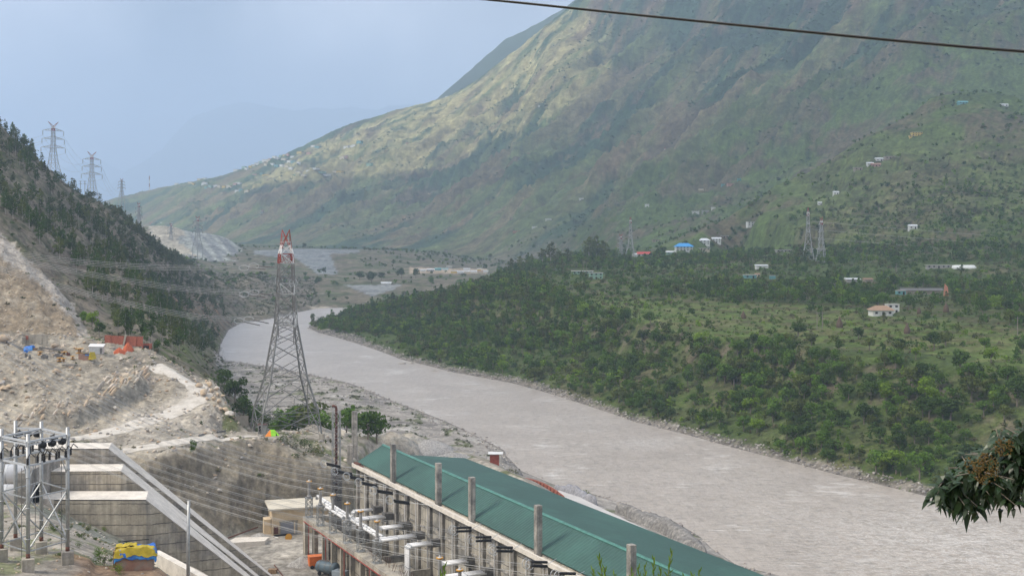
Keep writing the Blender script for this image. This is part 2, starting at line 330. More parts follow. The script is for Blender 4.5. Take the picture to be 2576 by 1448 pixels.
for f in res[2]:
    a, b, c = vco[list(f)]
    i0 = max(0, int(np.ceil((min(a[0], b[0], c[0])-gu[0])/(gu[1]-gu[0])-1e-6))); i1 = min(NU-1, int((max(a[0], b[0], c[0])-gu[0])/(gu[1]-gu[0])+1e-6))
    j0 = max(0, int(np.ceil((min(a[1], b[1], c[1])-gl[0])/(gl[1]-gl[0])-1e-6))); j1 = min(NY-1, int((max(a[1], b[1], c[1])-gl[0])/(gl[1]-gl[0])+1e-6))
    if i1 < i0 or j1 < j0: continue
    X, Y = np.meshgrid(gu[i0:i1+1], gl[j0:j1+1])
    den = (b[1]-c[1])*(a[0]-c[0])+(c[0]-b[0])*(a[1]-c[1])
    if abs(den) < 1e-9: continue
    w0 = ((b[1]-c[1])*(X-c[0])+(c[0]-b[0])*(Y-c[1]))/den; w1 = ((c[1]-a[1])*(X-c[0])+(a[0]-c[0])*(Y-c[1]))/den; w2 = 1-w0-w1
    m = (w0 > -1e-6) & (w1 > -1e-6) & (w2 > -1e-6)
    zi = w0*zz[f[0]]+w1*zz[f[1]]+w2*zz[f[2]]; ai = w0*aa[f[0]]+w1*aa[f[1]]+w2*aa[f[2]]
    TZ[j0:j1+1, i0:i1+1][m] = zi[m]; TA[j0:j1+1, i0:i1+1][m] = ai[m]
for j in range(NY):
    g = ~np.isnan(TZ[j])
    if g.any() and not g.all(): TZ[j] = np.interp(gu, gu[g], TZ[j][g]); TA[j] = np.interp(gu, gu[g], TA[j][g])
for i in range(NU):
    g = ~np.isnan(TZ[:, i])
    if not g.all(): TZ[:, i] = np.interp(gl, gl[g], TZ[g, i])
def blur(A, n=1):
    for _ in range(n):
        B = np.pad(A, 1, mode='edge'); A = (B[:-2, 1:-1]+B[2:, 1:-1]+B[1:-1, :-2]+B[1:-1, 2:]+2*B[1:-1, 1:-1])/6
    return A
GU, GL = np.meshgrid(gu, gl); GY = np.exp(GL/LK); GX = (GU-U0)/FP*GY
far = sstep(1300, 2000, GY)
TZ = blur(TZ, 2)*(1-far)+blur(TZ, 26)*far; TA = blur(TA, 6)
# relief
small = fbm(GX/9, GY/9, 4); mid = fbm(GX/45, GY/45, 4)
TZ = TZ+TA*(small*.45+mid*.8)
rot = -.72; rx = GX*math.cos(rot)-GY*math.sin(rot); ry = GX*math.sin(rot)+GY*math.cos(rot)
big = fbm(rx/1300+.3, ry/430, 5, .5, True)-.35; med = fbm(rx/520, ry/125+5, 4, .55, True)-.3
mtn = sstep(1500, 2600, GY)*sstep(8, 22, TA)
TZ = TZ+mtn*(big*85+med*48+fbm(rx/120, ry/60+9, 4, .55, True)*14-5)*sstep(40, 200, TZ)
spur = sstep(1150, 1350, GY)*(1-mtn)*sstep(1600, 1800, GU)*sstep(80, 140, TZ)
TZ = TZ+spur*((fbm(GX/150, GY/150+3, 4, .5, True)-.3)*12)
hill = sstep(430, 520, GY)*(1-sstep(1300, 1500, GY))*(1-sstep(540, 600, GU))*sstep(25, 50, TZ)
TZ = TZ+hill*(fbm((GX+GY*.4)/60, GY/60, 4, .5, True)-.3)*6
rk = sstep(262, 275, GY)*(1-sstep(392, 400, GY))*sstep(20, 24, TZ)*(1-sstep(600, 640, GU))
rdist = np.full(GX.shape, 1e9)
for (u0, v0, y0), (u1, v1, y1) in list(zip(ROADL[:-1], ROADL[1:]))+[((640, 0, 322), (480, 0, 303)), ((480, 0, 303), (300, 0, 290))]:
    ax_, bx_ = (u0-U0)/FP*y0, (u1-U0)/FP*y1; L2 = (bx_-ax_)**2+(y1-y0)**2; t_ = np.clip(((GX-ax_)*(bx_-ax_)+(GY-y0)*(y1-y0))/L2, 0, 1); rdist = np.minimum(rdist, np.hypot(GX-ax_-t_*(bx_-ax_), GY-y0-t_*(y1-y0)))
rk = rk*sstep(3.0, 7.5, rdist)
TZ = TZ+rk*(fbm(GX/5+3, GY/5, 4, .6, True)-.3)*1.5
rk2 = sstep(392, 400, GY)*(1-sstep(520, 560, GY))*(1-sstep(215, 260, GU)); TZ = TZ+rk2*(fbm(GX/7+3, GY/7, 4, .6, True)-.3)*2.2
# terraces on the spur and the plateau
ter = (sstep(1080, 1150, GY)*(1-sstep(1650, 1750, GY))*sstep(1900, 2100, GU)*sstep(62, 75, TZ)*(1-sstep(170, 230, TZ)))
def terr(z, st): k = z/st; f = np.floor(k); return (f+sstep(.55, 1, k-f))*st
TZ = TZ*(1-ter)+terr(TZ+mid*3, 4.0)*ter
ter2 = sstep(455, 500, GY)*(1-sstep(760, 860, GY))*sstep(1650, 1800, GU)
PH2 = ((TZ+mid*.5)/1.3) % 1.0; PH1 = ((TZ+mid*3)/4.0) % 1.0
TZ = TZ*(1-ter2)+(terr(TZ+mid*.5, 1.3))*ter2
GV = VH+FP*(HC-TZ)/GY
def plan_mask(line, close):
    poly = [(u, math.log(y)*LK) for u, y in [(p[0], p[1]) for p in line]+close]; m = np.zeros(GU.shape, bool)
    for (x1, y1), (x2, y2) in zip(poly, poly[1:]+poly[:1]):
        if y1 != y2: m ^= ((y1 > GL) != (y2 > GL)) & (GU < (x2-x1)*(GL-y1)/(y2-y1)+x1)
    return m
RIGHT = plan_mask(RSH, [(1360, 1330), (1360, 20000), (9000, 20000), (9000, 300)])
def ground(u, y):
    i = (u-UMIN)/(UMAX-UMIN)*(NU-1); j = (math.log(y)*LK-gl[0])/(gl[-1]-gl[0])*(NY-1)
    i = min(max(i, 0), NU-1.001); j = min(max(j, 0), NY-1.001); a = int(i); b = int(j); fi = i-a; fj = j-b
    return (TZ[b, a]*(1-fi)+TZ[b, a+1]*fi)*(1-fj)+(TZ[b+1, a]*(1-fi)+TZ[b+1, a+1]*fi)*fj
def gz(x, y): return ground(U0+FP*x/y, y)
def on_ground(u, y, dz=0): return Vector(((u-U0)/FP*y, y, ground(u, y)+dz))
VMIN = np.minimum.accumulate(GV, axis=0)       # the highest skyline row met so far, walking away from the camera
def spot(u, v, ymin=60, ymax=6800):
    """first ground point met by the sight line through pixel (u, v)"""
    i = int(round((u-UMIN)/(UMAX-UMIN)*(NU-1))); i = min(max(i, 0), NU-1); col = GV[:, i]; ys = np.exp(gl/LK)
    k = np.where((col <= v) & (ys > ymin) & (ys < ymax))[0]
    if len(k) == 0: k = [int(np.argmin(np.where((ys > ymin) & (ys < ymax), np.abs(col-v), 1e9)))]
    return on_ground(u, float(ys[k[0]]))
# ---------------- ground colours (what the ground is made of, with a sunlit patch painted on the mountain) ----------------
def lerp(a, b, t): return a+(b-a)*t[..., None]
def C(*c): return np.array(c, float)
def inpoly(poly, X=GU, Y=GV, soft=0):
    jx = X; jy = Y
    if soft: jx = X+soft*fbm(GX/14+9, GY/14, 3)*2; jy = Y+soft*fbm(GX/14, GY/14+31, 3)*2
    m = np.zeros(X.shape, bool); n = len(poly)
    for i in range(n):
        x1, y1 = poly[i]; x2, y2 = poly[(i+1) % n]
        if y1 == y2: continue
        c = ((y1 > jy) != (y2 > jy)) & (jx < (x2-x1)*(jy-y1)/(y2-y1)+x1); m ^= c
    return m.astype(float)
n1 = fbm(GX/40, GY/40, 5); n2 = fbm(GX/9+7, GY/9, 5); n3 = fbm(GX/160+3, GY/160, 4); nf = fbm(GX/2.2, GY/2.2, 3)
gy_, gx_ = np.gradient(TZ); dy = np.gradient(GY, axis=0); dx = np.gradient(GX, axis=1)
slope = np.sqrt((gy_/dy)**2+(gx_/dx)**2)
grass = C(.072, .105, .025); dryg = C(.13, .118, .062); soil = C(.22, .18, .13); dark = C(.05, .075, .028)
rockc = C(.38, .33, .27); pale = C(.52, .46, .39); gravel = C(.33, .305, .275)
CG = np.zeros(GX.shape+(3,))+grass
CG = lerp(CG, dryg, sstep(-.1, .35, n1+.4*n2)); CG = lerp(CG, dark, sstep(.05, .35, n2-.3*n1)*.7)
# right bank and plateau
pl = (RIGHT & (GY < 1500)).astype(float)
CG = lerp(CG, C(.072, .105, .03), pl*sstep(-.05, .25, n3+.5*n1)*.75)
CG = lerp(CG, soil*.8, pl*sstep(.45, .8, slope)*sstep(-.1, .3, n2)*.8)
fieldc = inpoly([(1450, 745), (1700, 755), (2050, 768), (2300, 800), (2576, 830), (2576, 925), (2300, 880), (2000, 862), (1750, 845), (1550, 790)], soft=9)*pl
CG = lerp(CG, lerp(np.zeros_like(CG)+C(.105, .155, .034), C(.15, .16, .06), sstep(-.05, .25, n2+n1*.6)), fieldc*.75)
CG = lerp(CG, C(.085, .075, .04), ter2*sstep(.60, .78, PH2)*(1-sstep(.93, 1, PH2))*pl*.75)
# far valley floor
fv = ((GY > 1300) & (GY < 2600) & (GU < 1400)).astype(float)
CG = lerp(CG, lerp(np.zeros_like(CG)+C(.19, .165, .115), C(.10, .12, .055), sstep(-.1, .25, n1+.5*n2)), fv)
# mountain
mt = sstep(2300, 2700, GY+n3*300)*sstep(20, 60, TZ)
base = lerp(np.zeros_like(CG)+C(.125, .16, .06), C(.19, .16, .09), sstep(-.15, .3, fbm(rx/600, ry/130+2, 5)))
FOR = sstep(-.02, .14, fbm(rx/620+4, ry/190, 6, .62)+.00022*(TZ-330)+.13*sstep(1350, 1900, GU)*sstep(300, 560, TZ)); base = lerp(base, C(.042, .088, .045), FOR*.92)
red = sstep(.13, .28, fbm(rx/480+11, ry/170+7, 5, .6))
base = lerp(base, C(.165, .115, .08), red*.65)
base = lerp(base, C(.24, .175, .105), sstep(.22, .36, fbm(rx/210+5, ry/60, 5, .6))*sstep(.3, .6, slope)*.8)
sunlit_grass = sstep(.0, .25, inpoly([(600, 470), (760, 380), (1130, 230), (1440, 20), (1540, 60), (1540, 230), (1300, 330), (1100, 420), (850, 450)])*.35+fbm(rx/500+2, ry/300, 4)*.35-.1)*(1-sstep(1420, 1780, GU+260*fbm(rx/300, ry/300+8, 4)))
base = lerp(base, C(.42, .38, .18), sunlit_grass*.85*sstep(-.25, .15, fbm(rx/120, ry/70, 5, .6)))  # dry grass yellow, brightened to paint the sunlit patch into the slope colour
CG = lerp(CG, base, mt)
sp = ((GY > 1050+n1*80) & (GU > 1550)).astype(float)*(1-mt)
CG = lerp(CG, lerp(np.zeros_like(CG)+C(.10, .145, .04), C(.14, .12, .07), sstep(-.1, .25, n1*.6+n3)), sp)
CG = lerp(CG, C(.055, .085, .03), sp*sstep(.12, .3, n2+.6*n1)*.8)
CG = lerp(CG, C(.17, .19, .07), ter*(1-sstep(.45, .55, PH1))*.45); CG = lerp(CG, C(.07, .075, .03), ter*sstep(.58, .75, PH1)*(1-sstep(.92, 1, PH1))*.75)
# left hill
lh = ((GY > 400) & (GY < 1700) & (GU < 640+n1*60+160*(GY > 900))).astype(float)*(1-pl)
CG = lerp(CG, lerp(np.zeros_like(CG)+C(.20, .17, .13), C(.095, .10, .055), sstep(-.15, .2, n2+.4*n1)), lh)
CG = lerp(CG, C(.34, .29, .23), lh*sstep(.26, .42, n2)*.7)
CG = lerp(CG, C(.34, .2, .12), inpoly([(420, 740), (520, 740), (570, 800), (560, 850), (500, 800)], soft=14)*sstep(0, .3, n2)*(GY > 700)*.8)
CG = lerp(CG, C(.12, .15, .05), inpoly([(390, 820), (470, 780), (560, 850), (545, 900), (500, 910), (400, 900)], soft=12)*(GY > 395)*sstep(-.3, .2, n2)*.8)
CG = lerp(CG, C(.40, .365, .32), inpoly([(-800, 350), (0, 590), (110, 690), (185, 780), (230, 850), (150, 850), (100, 740), (0, 640), (-800, 420)], soft=10)*(GY < 620)*(GY > 380))
CG = lerp(CG, lerp(np.zeros_like(CG)+C(.26, .21, .15), C(.36, .31, .24), sstep(0, .3, n2)), inpoly([(-800, 420), (0, 650), (90, 700), (180, 800), (200, 850), (-800, 870)], soft=8)*(GY < 560)*(GY > 380)*.95)
# quarry, road cut, near slope
q = ((GY < 396) & (GU < 900) & (GY > 118)).astype(float)*(TZ > 12)
qc = lerp(np.zeros_like(CG)+C(.37, .33, .265), C(.24, .215, .175), sstep(-.1, .2, n2+.5*n1))
qc = lerp(qc, C(.56, .47, .37), sstep(.2, .38, n2*.8+nf*.5)*.8)
qc = lerp(qc, C(.12, .14, .06), sstep(.28, .42, n1*.8-nf*.4)*.75)
CG = lerp(CG, qc, q)
CG = lerp(CG, C(.56, .52, .46), inpoly([(230, 1090), (330, 1040), (420, 1000), (460, 960), (590, 1060), (560, 1100), (400, 1140), (230, 1120)], soft=8)*q*.3)
CG = lerp(CG, C(.24, .225, .19), inpoly([(190, 1085), (180, 1040), (280, 990), (330, 955), (370, 960), (372, 985), (300, 1030), (230, 1055)], soft=3)*q*.9)
gy0 = ((GY < 196) & (GU < 700)).astype(float)
CG = lerp(CG, C(.34, .31, .27), gy0*.8); CG = lerp(CG, C(.14, .165, .07), gy0*sstep(-.02, .25, n2+.3*nf)*.75)
CG = lerp(CG, C(.36, .23, .14), gy0*sstep(140, 220, GU+n2*120)*(GY < 150)*.75)
CG = lerp(CG, C(.20, .21, .18), inpoly([(60, 1262), (190, 1300), (330, 1362), (330, 1385), (260, 1360), (150, 1310), (60, 1285)])*(GY > 170)*(GY < 200)*.8)
# cliff, yard
cl = ((GY > 262) & (GY < 316) & (TZ > 6.4) & (slope > .8) & (GU > 230) & (GU < 960)).astype(float); cl = blur(cl, 1)
cc = lerp(np.zeros_like(CG)+C(.29, .25, .185), C(.18, .158, .125), sstep(-.15, .2, fbm(GX/3, GY/3, 4)+.4*fbm(GU/16, GL*.02, 3)))
CG = lerp(CG, cc, cl)
yd = ((TZ < 8) & (GY < 325) & (GY > 120) & (GU < 1400)).astype(float)*(1-cl)
CG = lerp(CG, lerp(np.zeros_like(CG)+C(.46, .425, .37), C(.34, .315, .275), sstep(-.2, .2, n2)), yd)
# gravel flats beside the river
rv = ((TZ < 9) & (GY > 245) & (GU > 540) & (GU < 2200) & (GY < 800) & (slope < 1.5)).astype(float)*(1-yd)*(1-pl)*(1-cl); rv = blur(rv, 1)
shore_r = pl*(1-sstep(.9, 1.7, TZ+n2*2.0))
gc = lerp(np.zeros_like(CG)+gravel, C(.44, .42, .39), sstep(.05, .3, n2*.7+n1*.5)); gc = lerp(gc, C(.23, .215, .2), sstep(.05, .3, n1-n2*.4))
gc = lerp(gc, C(.13, .15, .07), sstep(.12, .32, fbm(GX/7+20, GY/16, 4))*.85)
CG = lerp(CG, gc, rv)
CG = lerp(CG, lerp(np.zeros_like(CG)+C(.27, .24, .21), C(.16, .14, .12), sstep(-.1, .2, n2)), shore_r*.9)
tr = ((GY > 316) & (GY < 400) & (TZ >= 9) & (GU > 560) & (GU < 1400)).astype(float)
CG = lerp(CG, lerp(np.zeros_like(CG)+C(.40, .36, .30), C(.15, .165, .08), sstep(.05, .3, n2)), tr)
CG = lerp(CG, C(.22, .2, .18), (TZ < .12)*1.0*(GY < 1500))
# far bare heaps and slides
hp = inpoly([(372, 560), (440, 562), (480, 582), (560, 586), (612, 630), (560, 648), (600, 655), (520, 660), (440, 640), (380, 600)], soft=4)*(GY > 1900)*(GY < 2350)
CG = lerp(CG, lerp(np.zeros_like(CG)+C(.40, .42, .38), C(.24, .25, .25), sstep(-.12, .15, fbm((GU-GV*.8)/14, GV/60, 5))), hp)
CG = lerp(CG, C(.52, .46, .35), inpoly([(372, 560), (440, 562), (470, 590), (440, 600), (500, 645), (450, 640), (380, 600)], soft=5)*(GY > 1900)*(GY < 2350)*.8)
CG = lerp(CG, C(.27, .29, .30), inpoly([(640, 624), (905, 626), (905, 634), (830, 640), (850, 690), (800, 690), (745, 650), (640, 640)], soft=3)*(GY > 1700)*(GY < 2300)*.85)
CG = lerp(CG, C(.48, .38, .27), inpoly([(1030, 672), (1225, 676), (1225, 688), (1030, 688)], soft=2)*(GY > 1600)*(GY < 2100)*.9)
CG = lerp(CG, C(.27, .28, .28), inpoly([(865, 716), (1010, 716), (985, 730), (935, 745), (900, 730)], soft=2)*(GY > 1350)*(GY < 1700)*.9)
CG = lerp(CG, C(.48, .42, .34), inpoly([(780, 770), (860, 775), (1000, 782), (1000, 790), (860, 788), (790, 790)], soft=2)*(GY > 1300)*(GY < 1480)*.8)
HEAPS = np.clip(hp+inpoly([(620, 620), (915, 620), (915, 640), (860, 700), (790, 700), (640, 645)])*(GY > 1650)*(GY < 2400)+inpoly([(860, 712), (1015, 712), (990, 745), (900, 745)])*(GY > 1300)*(GY < 1750)+inpoly([(1020, 668), (1235, 672), (1235, 694), (1020, 692)])*(GY > 1500)*(GY < 2200), 0, 1)
CG = np.clip(CG*(1+.22*nf[..., None]), .02, .7)
VEG = sstep(0, .05, CG[..., 1]-CG[..., 0]*.97)

def ground_material(name, sc1, sc2):
    m = bpy.data.materials.new(name); m.use_nodes = True; N = m.node_tree.nodes; L = m.node_tree.links; b = N["Principled BSDF"]
    b.inputs["Roughness"].default_value = .95; b.inputs["Specular IOR Level"].default_value = .15
    t = N.new("ShaderNodeTexCoord"); a = N.new("ShaderNodeVertexColor"); a.layer_name = "Col"; cur = a.outputs[0]
    hs = []
    for s, lo, hi, det in ((sc1, .62, 1.42, 6), (sc2, .72, 1.3, 4)):
        n = N.new("ShaderNodeTexNoise"); n.inputs["Scale"].default_value = s; n.inputs["Detail"].default_value = det; n.inputs["Roughness"].default_value = .7
        L.new(t.outputs["Object"], n.inputs["Vector"]); r = N.new("ShaderNodeMapRange"); L.new(n.outputs["Fac"], r.inputs[0])
        for i, k in enumerate((.33, .67, lo, hi)): r.inputs[i+1].default_value = k
        s_ = N.new("ShaderNodeVectorMath"); s_.operation = 'SCALE'; L.new(cur, s_.inputs[0]); L.new(r.outputs[0], s_.inputs["Scale"]); cur = s_.outputs[0]; hs.append(n.outputs["Fac"])
    vo = N.new("ShaderNodeTexVoronoi"); vo.inputs["Scale"].default_value = sc1*1.6; L.new(t.outputs["Object"], vo.inputs["Vector"])
    r = N.new("ShaderNodeMapRange"); L.new(vo.outputs["Distance"], r.inputs[0])
    for i, k in enumerate((.0, .35, 1.25, .95)): r.inputs[i+1].default_value = k
    s_ = N.new("ShaderNodeVectorMath"); s_.operation = 'SCALE'; L.new(cur, s_.inputs[0]); L.new(r.outputs[0], s_.inputs["Scale"]); cur = s_.outputs[0]
    L.new(cur, b.inputs["Base Color"])
    bp = N.new("ShaderNodeBump"); bp.inputs["Strength"].default_value = .55; bp.inputs["Distance"].default_value = .9/sc1
    L.new(hs[0], bp.inputs["Height"]); L.new(bp.outputs[0], b.inputs["Normal"]); return m
def terrain_piece(name, j0, j1, m):
    s = slice(j0, j1+1); nj = j1-j0+1
    V = np.stack([GX[s], GY[s], TZ[s]], -1).reshape(-1, 3); idx = np.arange(nj*NU).reshape(nj, NU)
    F = np.stack([idx[:-1, :-1], idx[:-1, 1:], idx[1:, 1:], idx[1:, :-1]], -1).reshape(-1, 4)
    return tag(link(name, npmesh(name, V, F, m, True, CG[s].reshape(-1, 3))), kind="structure")
jn = int(np.searchsorted(np.exp(gl/LK), 1050)); jf = int(np.searchsorted(np.exp(gl/LK), 2500))
terrain_piece("ground", 0, jn, ground_material("ground_near", .55, .09))
terrain_piece("valley_floor", jn, jf, ground_material("ground_mid", .13, .03))
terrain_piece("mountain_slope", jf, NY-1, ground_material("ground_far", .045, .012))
# far ridges seen through the haze
def ridge(name, pts, y0, depth, amp, col):
    n = 160; us = np.linspace(pts[0][0], pts[-1][0], n); vs = np.interp(us, [p[0] for p in pts], [p[1] for p in pts])
    k = 24; ts = np.linspace(-1, 1, k); V = []
    for t in ts:
        y = y0+t*depth; x = (us-U0)/FP*y0; h = (HC-(vs-VH)/FP*y0)*(1-abs(t)**1.3)
        V.append(np.stack([x, y+0*x, h+amp*(fbm(x/900, y/900+0*x, 5, .55, True)-.4)*(1-abs(t)) - 5], -1))
    V = np.concatenate(V); idx = np.arange(n*k).reshape(k, n)
    F = np.stack([idx[:-1, :-1], idx[:-1, 1:], idx[1:, 1:], idx[1:, :-1]], -1).reshape(-1, 4)
    tag(link(name, npmesh(name, V, F, mat("far_"+name, col, .95, n1=(.002, .3)), True)), kind="structure")
ridge("distant_hills", [(-900, 420), (-200, 450), (150, 560), (330, 430), (400, 380), (480, 300), (560, 255), (600, 248), (700, 275), (900, 272), (1200, 250), (1700, 200)], 21500, 1900, 150, (.06, .08, .05))
ridge("mountain_ridge", [(900, 350), (1000, 296), (1100, 245), (1130, 222), (1200, 162), (1270, 102), (1350, 50), (1430, -2), (1500, -60), (1700, -250), (2000, -480)], 6500, 620, 60, (.05, .08, .05))
ridge("distant_hills", [(-1500, 300), (-400, 350), (0, 400), (130, 430), (250, 400), (300, 425), (500, 500), (900, 560), (1500, 600)], 25000, 900, 150, (.06, .08, .05))
# river: one sheet, hidden under the banks elsewhere
def water_mat():
    m = bpy.data.materials.new("silty_water"); m.use_nodes = True; N = m.node_tree.nodes; L = m.node_tree.links; b = N["Principled BSDF"]
    b.inputs["Roughness"].default_value = .28; b.inputs["Specular IOR Level"].default_value = .4
    t = N.new("ShaderNodeTexCoord"); mp = N.new("ShaderNodeMapping"); mp.inputs["Rotation"].default_value = (0, 0, .5); mp.inputs["Scale"].default_value = (.28, 1.0, 1)
    mp0 = N.new("ShaderNodeMapping"); mp0.inputs["Scale"].default_value = (1, .42, 1)
    L.new(t.outputs["Object"], mp0.inputs[0])
    def nz(s, d, v): 
        n = N.new("ShaderNodeTexNoise"); n.inputs["Scale"].default_value = s; n.inputs["Detail"].default_value = d; n.inputs["Roughness"].default_value = .6; L.new(v, n.inputs["Vector"]); return n.outputs["Fac"]
    L.new(t.outputs["Object"], mp.inputs[0])
    a = nz(.05, 4, t.outputs["Object"]); r = N.new("ShaderNodeValToRGB"); L.new(a, r.inputs[0])
    r.color_ramp.elements[0].position = .3; r.color_ramp.elements[0].color = (.375, .33, .288, 1); r.color_ramp.elements[1].position = .7; r.color_ramp.elements[1].color = (.465, .41, .36, 1)
    f = nz(.42, 6, mp.outputs[0]); g = nz(.035, 3, t.outputs["Object"]); mu = N.new("ShaderNodeMath"); mu.operation = 'MULTIPLY'; L.new(f, mu.inputs[0]); L.new(g, mu.inputs[1])
    fr = N.new("ShaderNodeMapRange"); L.new(mu.outputs[0], fr.inputs[0])
    for i, k in enumerate((.30, .42, 0, .8)): fr.inputs[i+1].default_value = k
    vcf = N.new("ShaderNodeVertexColor"); vcf.layer_name = "Col"; sx = N.new("ShaderNodeSeparateColor"); L.new(vcf.outputs[0], sx.inputs[0])
    mfo = N.new("ShaderNodeMapping"); mfo.inputs["Scale"].default_value = (.55, .8, 1); L.new(t.outputs["Object"], mfo.inputs[0]); fn = N.new("ShaderNodeTexNoise"); fn.inputs["Scale"].default_value = .45; fn.inputs["Detail"].default_value = 8; fn.inputs["Roughness"].default_value = .7; fn.inputs["Distortion"].default_value = 1.6; L.new(mfo.outputs[0], fn.inputs["Vector"])
    rr = N.new("ShaderNodeMath"); rr.operation = 'PINGPONG'; rr.inputs[1].default_value = .5; L.new(fn.outputs["Fac"], rr.inputs[0])
    fq = N.new("ShaderNodeMapRange"); L.new(rr.outputs[0], fq.inputs[0])
    for i, k in enumerate((.455, .497, 0, 1)): fq.inputs[i+1].default_value = k
    fm = N.new("ShaderNodeMath"); fm.operation = 'MULTIPLY'; L.new(fq.outputs[0], fm.inputs[0]); L.new(sx.outputs[0], fm.inputs[1])
    fx = N.new("ShaderNodeMath"); fx.operation = 'MAXIMUM'; L.new(fm.outputs[0], fx.inputs[0]); L.new(fr.outputs[0], fx.inputs[1]); fr = fx
    mx = N.new("ShaderNodeMix"); mx.data_type = 'RGBA'; L.new(fr.outputs[0], mx.inputs[0]); L.new(r.outputs[0], mx.inputs[6]); mx.inputs[7].default_value = (.72,.69,.65,1)
    mp2 = N.new("ShaderNodeMapping"); mp2.inputs["Scale"].default_value = (.34, .42, 1); mp2.inputs["Rotation"].default_value = (0, 0, .12); L.new(t.outputs["Object"], mp2.inputs[0])
    dk_ = N.new("ShaderNodeMapRange"); L.new(nz(1.0, 6, mp2.outputs[0]), dk_.inputs[0])
    for i, k in enumerate((.48, .68, 1.03, .74)): dk_.inputs[i+1].default_value = k
    sv = N.new("ShaderNodeVectorMath"); sv.operation = 'SCALE'; L.new(mx.outputs[2], sv.inputs[0]); L.new(dk_.outputs[0], sv.inputs["Scale"])
    L.new(sv.outputs[0], b.inputs["Base Color"])
    h = N.new("ShaderNodeMath"); h.operation = 'ADD'; L.new(nz(.35, 5, mp0.outputs[0]), h.inputs[0]); L.new(nz(1.1, 3, mp.outputs[0]), h.inputs[1])
    bp = N.new("ShaderNodeBump"); bp.inputs["Strength"].default_value = .5; bp.inputs["Distance"].default_value = 1.1; L.new(h.outputs[0], bp.inputs["Height"]); L.new(bp.outputs[0], b.inputs["Normal"])
    return m
ny_, nx_ = 160, 160
wy = np.linspace(90, 1420, ny_); wx = np.linspace(-420, 620, nx_); WX, WY = np.meshgrid(wx, wy)
idx = np.arange(ny_*nx_).reshape(ny_, nx_); F = np.stack([idx[:-1, :-1], idx[:-1, 1:], idx[1:, 1:], idx[1:, :-1]], -1).reshape(-1, 4)
# keep only cells near ground below the water level
def gzv(X, Y):
    i = np.clip((U0+FP*X/Y-UMIN)/(UMAX-UMIN)*(NU-1), 0, NU-2).astype(int); j = np.clip((np.log(Y)*LK-gl[0])/(gl[-1]-gl[0])*(NY-1), 0, NY-2).astype(int); return TZ[j, i]
low = (gzv(WX, WY) < .3); lowd = low.copy()
for _ in range(2): lowd[1:] |= lowd[:-1].copy(); lowd[:-1] |= lowd[1:].copy(); lowd[:, 1:] |= lowd[:, :-1].copy(); lowd[:, :-1] |= lowd[:, 1:].copy()
F = F[lowd.ravel()[F].all(1)]
foam = np.zeros(WX.shape)
for (u_, v_, r_, a_) in ((2420, 1350, 42, 1), (2300, 1300, 22, .8), (2520, 1400, 30, 1), (1625, 1115, 13, .9), (1180, 945, 18, .5), (2050, 1300, 30, .45), (2250, 1420, 26, .7), (1500, 1060, 25, .35), (1900, 1220, 40, .3), (640, 830, 40, .2)):
    c_ = WZ(u_, v_, 0); foam = np.maximum(foam, a_*np.exp(-((WX-c_.x)**2+(WY-c_.y)**2)/r_**2))
tag(link("river", npmesh("river", np.stack([WX, WY, WX*0], -1).reshape(-1, 3), F, water_mat(), True, foam.reshape(-1, 1)*np.ones((1, 3)))), kind="structure")

# road sheet draped over the shelf, hillside under the camera
def drape(name, pts, w, m, dz=.06, n=60):
    P_ = [Vector(((u-U0)/FP*y, y, 0)) for u, v, y in pts]; V = []; F = []
    C_ = []
    for i in range(len(P_)-1):
        p0 = P_[max(i-1, 0)]; p1 = P_[i]; p2 = P_[i+1]; p3 = P_[min(i+2, len(P_)-1)]
        for k in range(12):
            t = k/12; C_.append(.5*((2*p1)+(p2-p0)*t+(2*p0-5*p1+4*p2-p3)*t*t+(3*p1-p0-3*p2+p3)*t**3))
    C_.append(P_[-1]); m_n = 7
    for i, c in enumerate(C_):
        d = (C_[min(i+1, len(C_)-1)]-C_[max(i-1, 0)]).normalized(); s_ = Vector((-d.y, d.x, 0))
        for k in range(m_n): q = c+s_*w*(k/(m_n-1)-.5)*(1+.1*math.sin(i)); V.append((q.x, q.y, gz(q.x, q.y)+dz-.18*abs(k/(m_n-1)-.5)))
    for i in range(len(C_)-1):
        for k in range(m_n-1): a = i*m_n+k; F.append((a, a+1, a+m_n+1, a+m_n))
    return tag(link(name, npmesh(name, V, F, m, True)), kind="structure")
dirt = mat("dirt_road", (.60, .56, .50), .95, n1=(.5, .14), n2=(3, .12), bump=.03, c2=(.50, .46, .40))
drape("dirt_road", ROADL, 6.4, dirt, .12)
drape("dirt_road", [(640, 1092, 322), (560, 1100, 312), (480, 1122, 303), (400, 1138, 296), (300, 1141, 290)], 5, dirt, .12)
hx_ = np.linspace(-60, 60, 60); hy_ = np.linspace(-25, 30.6, 30); HX, HY = np.meshgrid(hx_, hy_)
HZ = np.interp(HY, [-25, -3, 5, 12, 30], [76, 73.3, 72.9, 70.5, 65.3])+.3*fbm(HX/5, HY/5, 3); idx = np.arange(1800).reshape(30, 60)
F = np.stack([idx[:-1, :-1], idx[:-1, 1:], idx[1:, 1:], idx[1:, :-1]], -1).reshape(-1, 4)
hm_ = np.stack([HX, HY, HZ], -1).reshape(-1, 3)
tag(link("hillside", npmesh("hillside", hm_, F, mat("hillside_grass", (.11, .13, .055), .95, n1=(.6, .3), c2=(.2, .17, .11)), True)), kind="structure")
def hill_z(x, y): return float(np.interp(y, [-25, -3, 5, 12, 30], [76, 73.3, 72.9, 70.5, 65.3]))
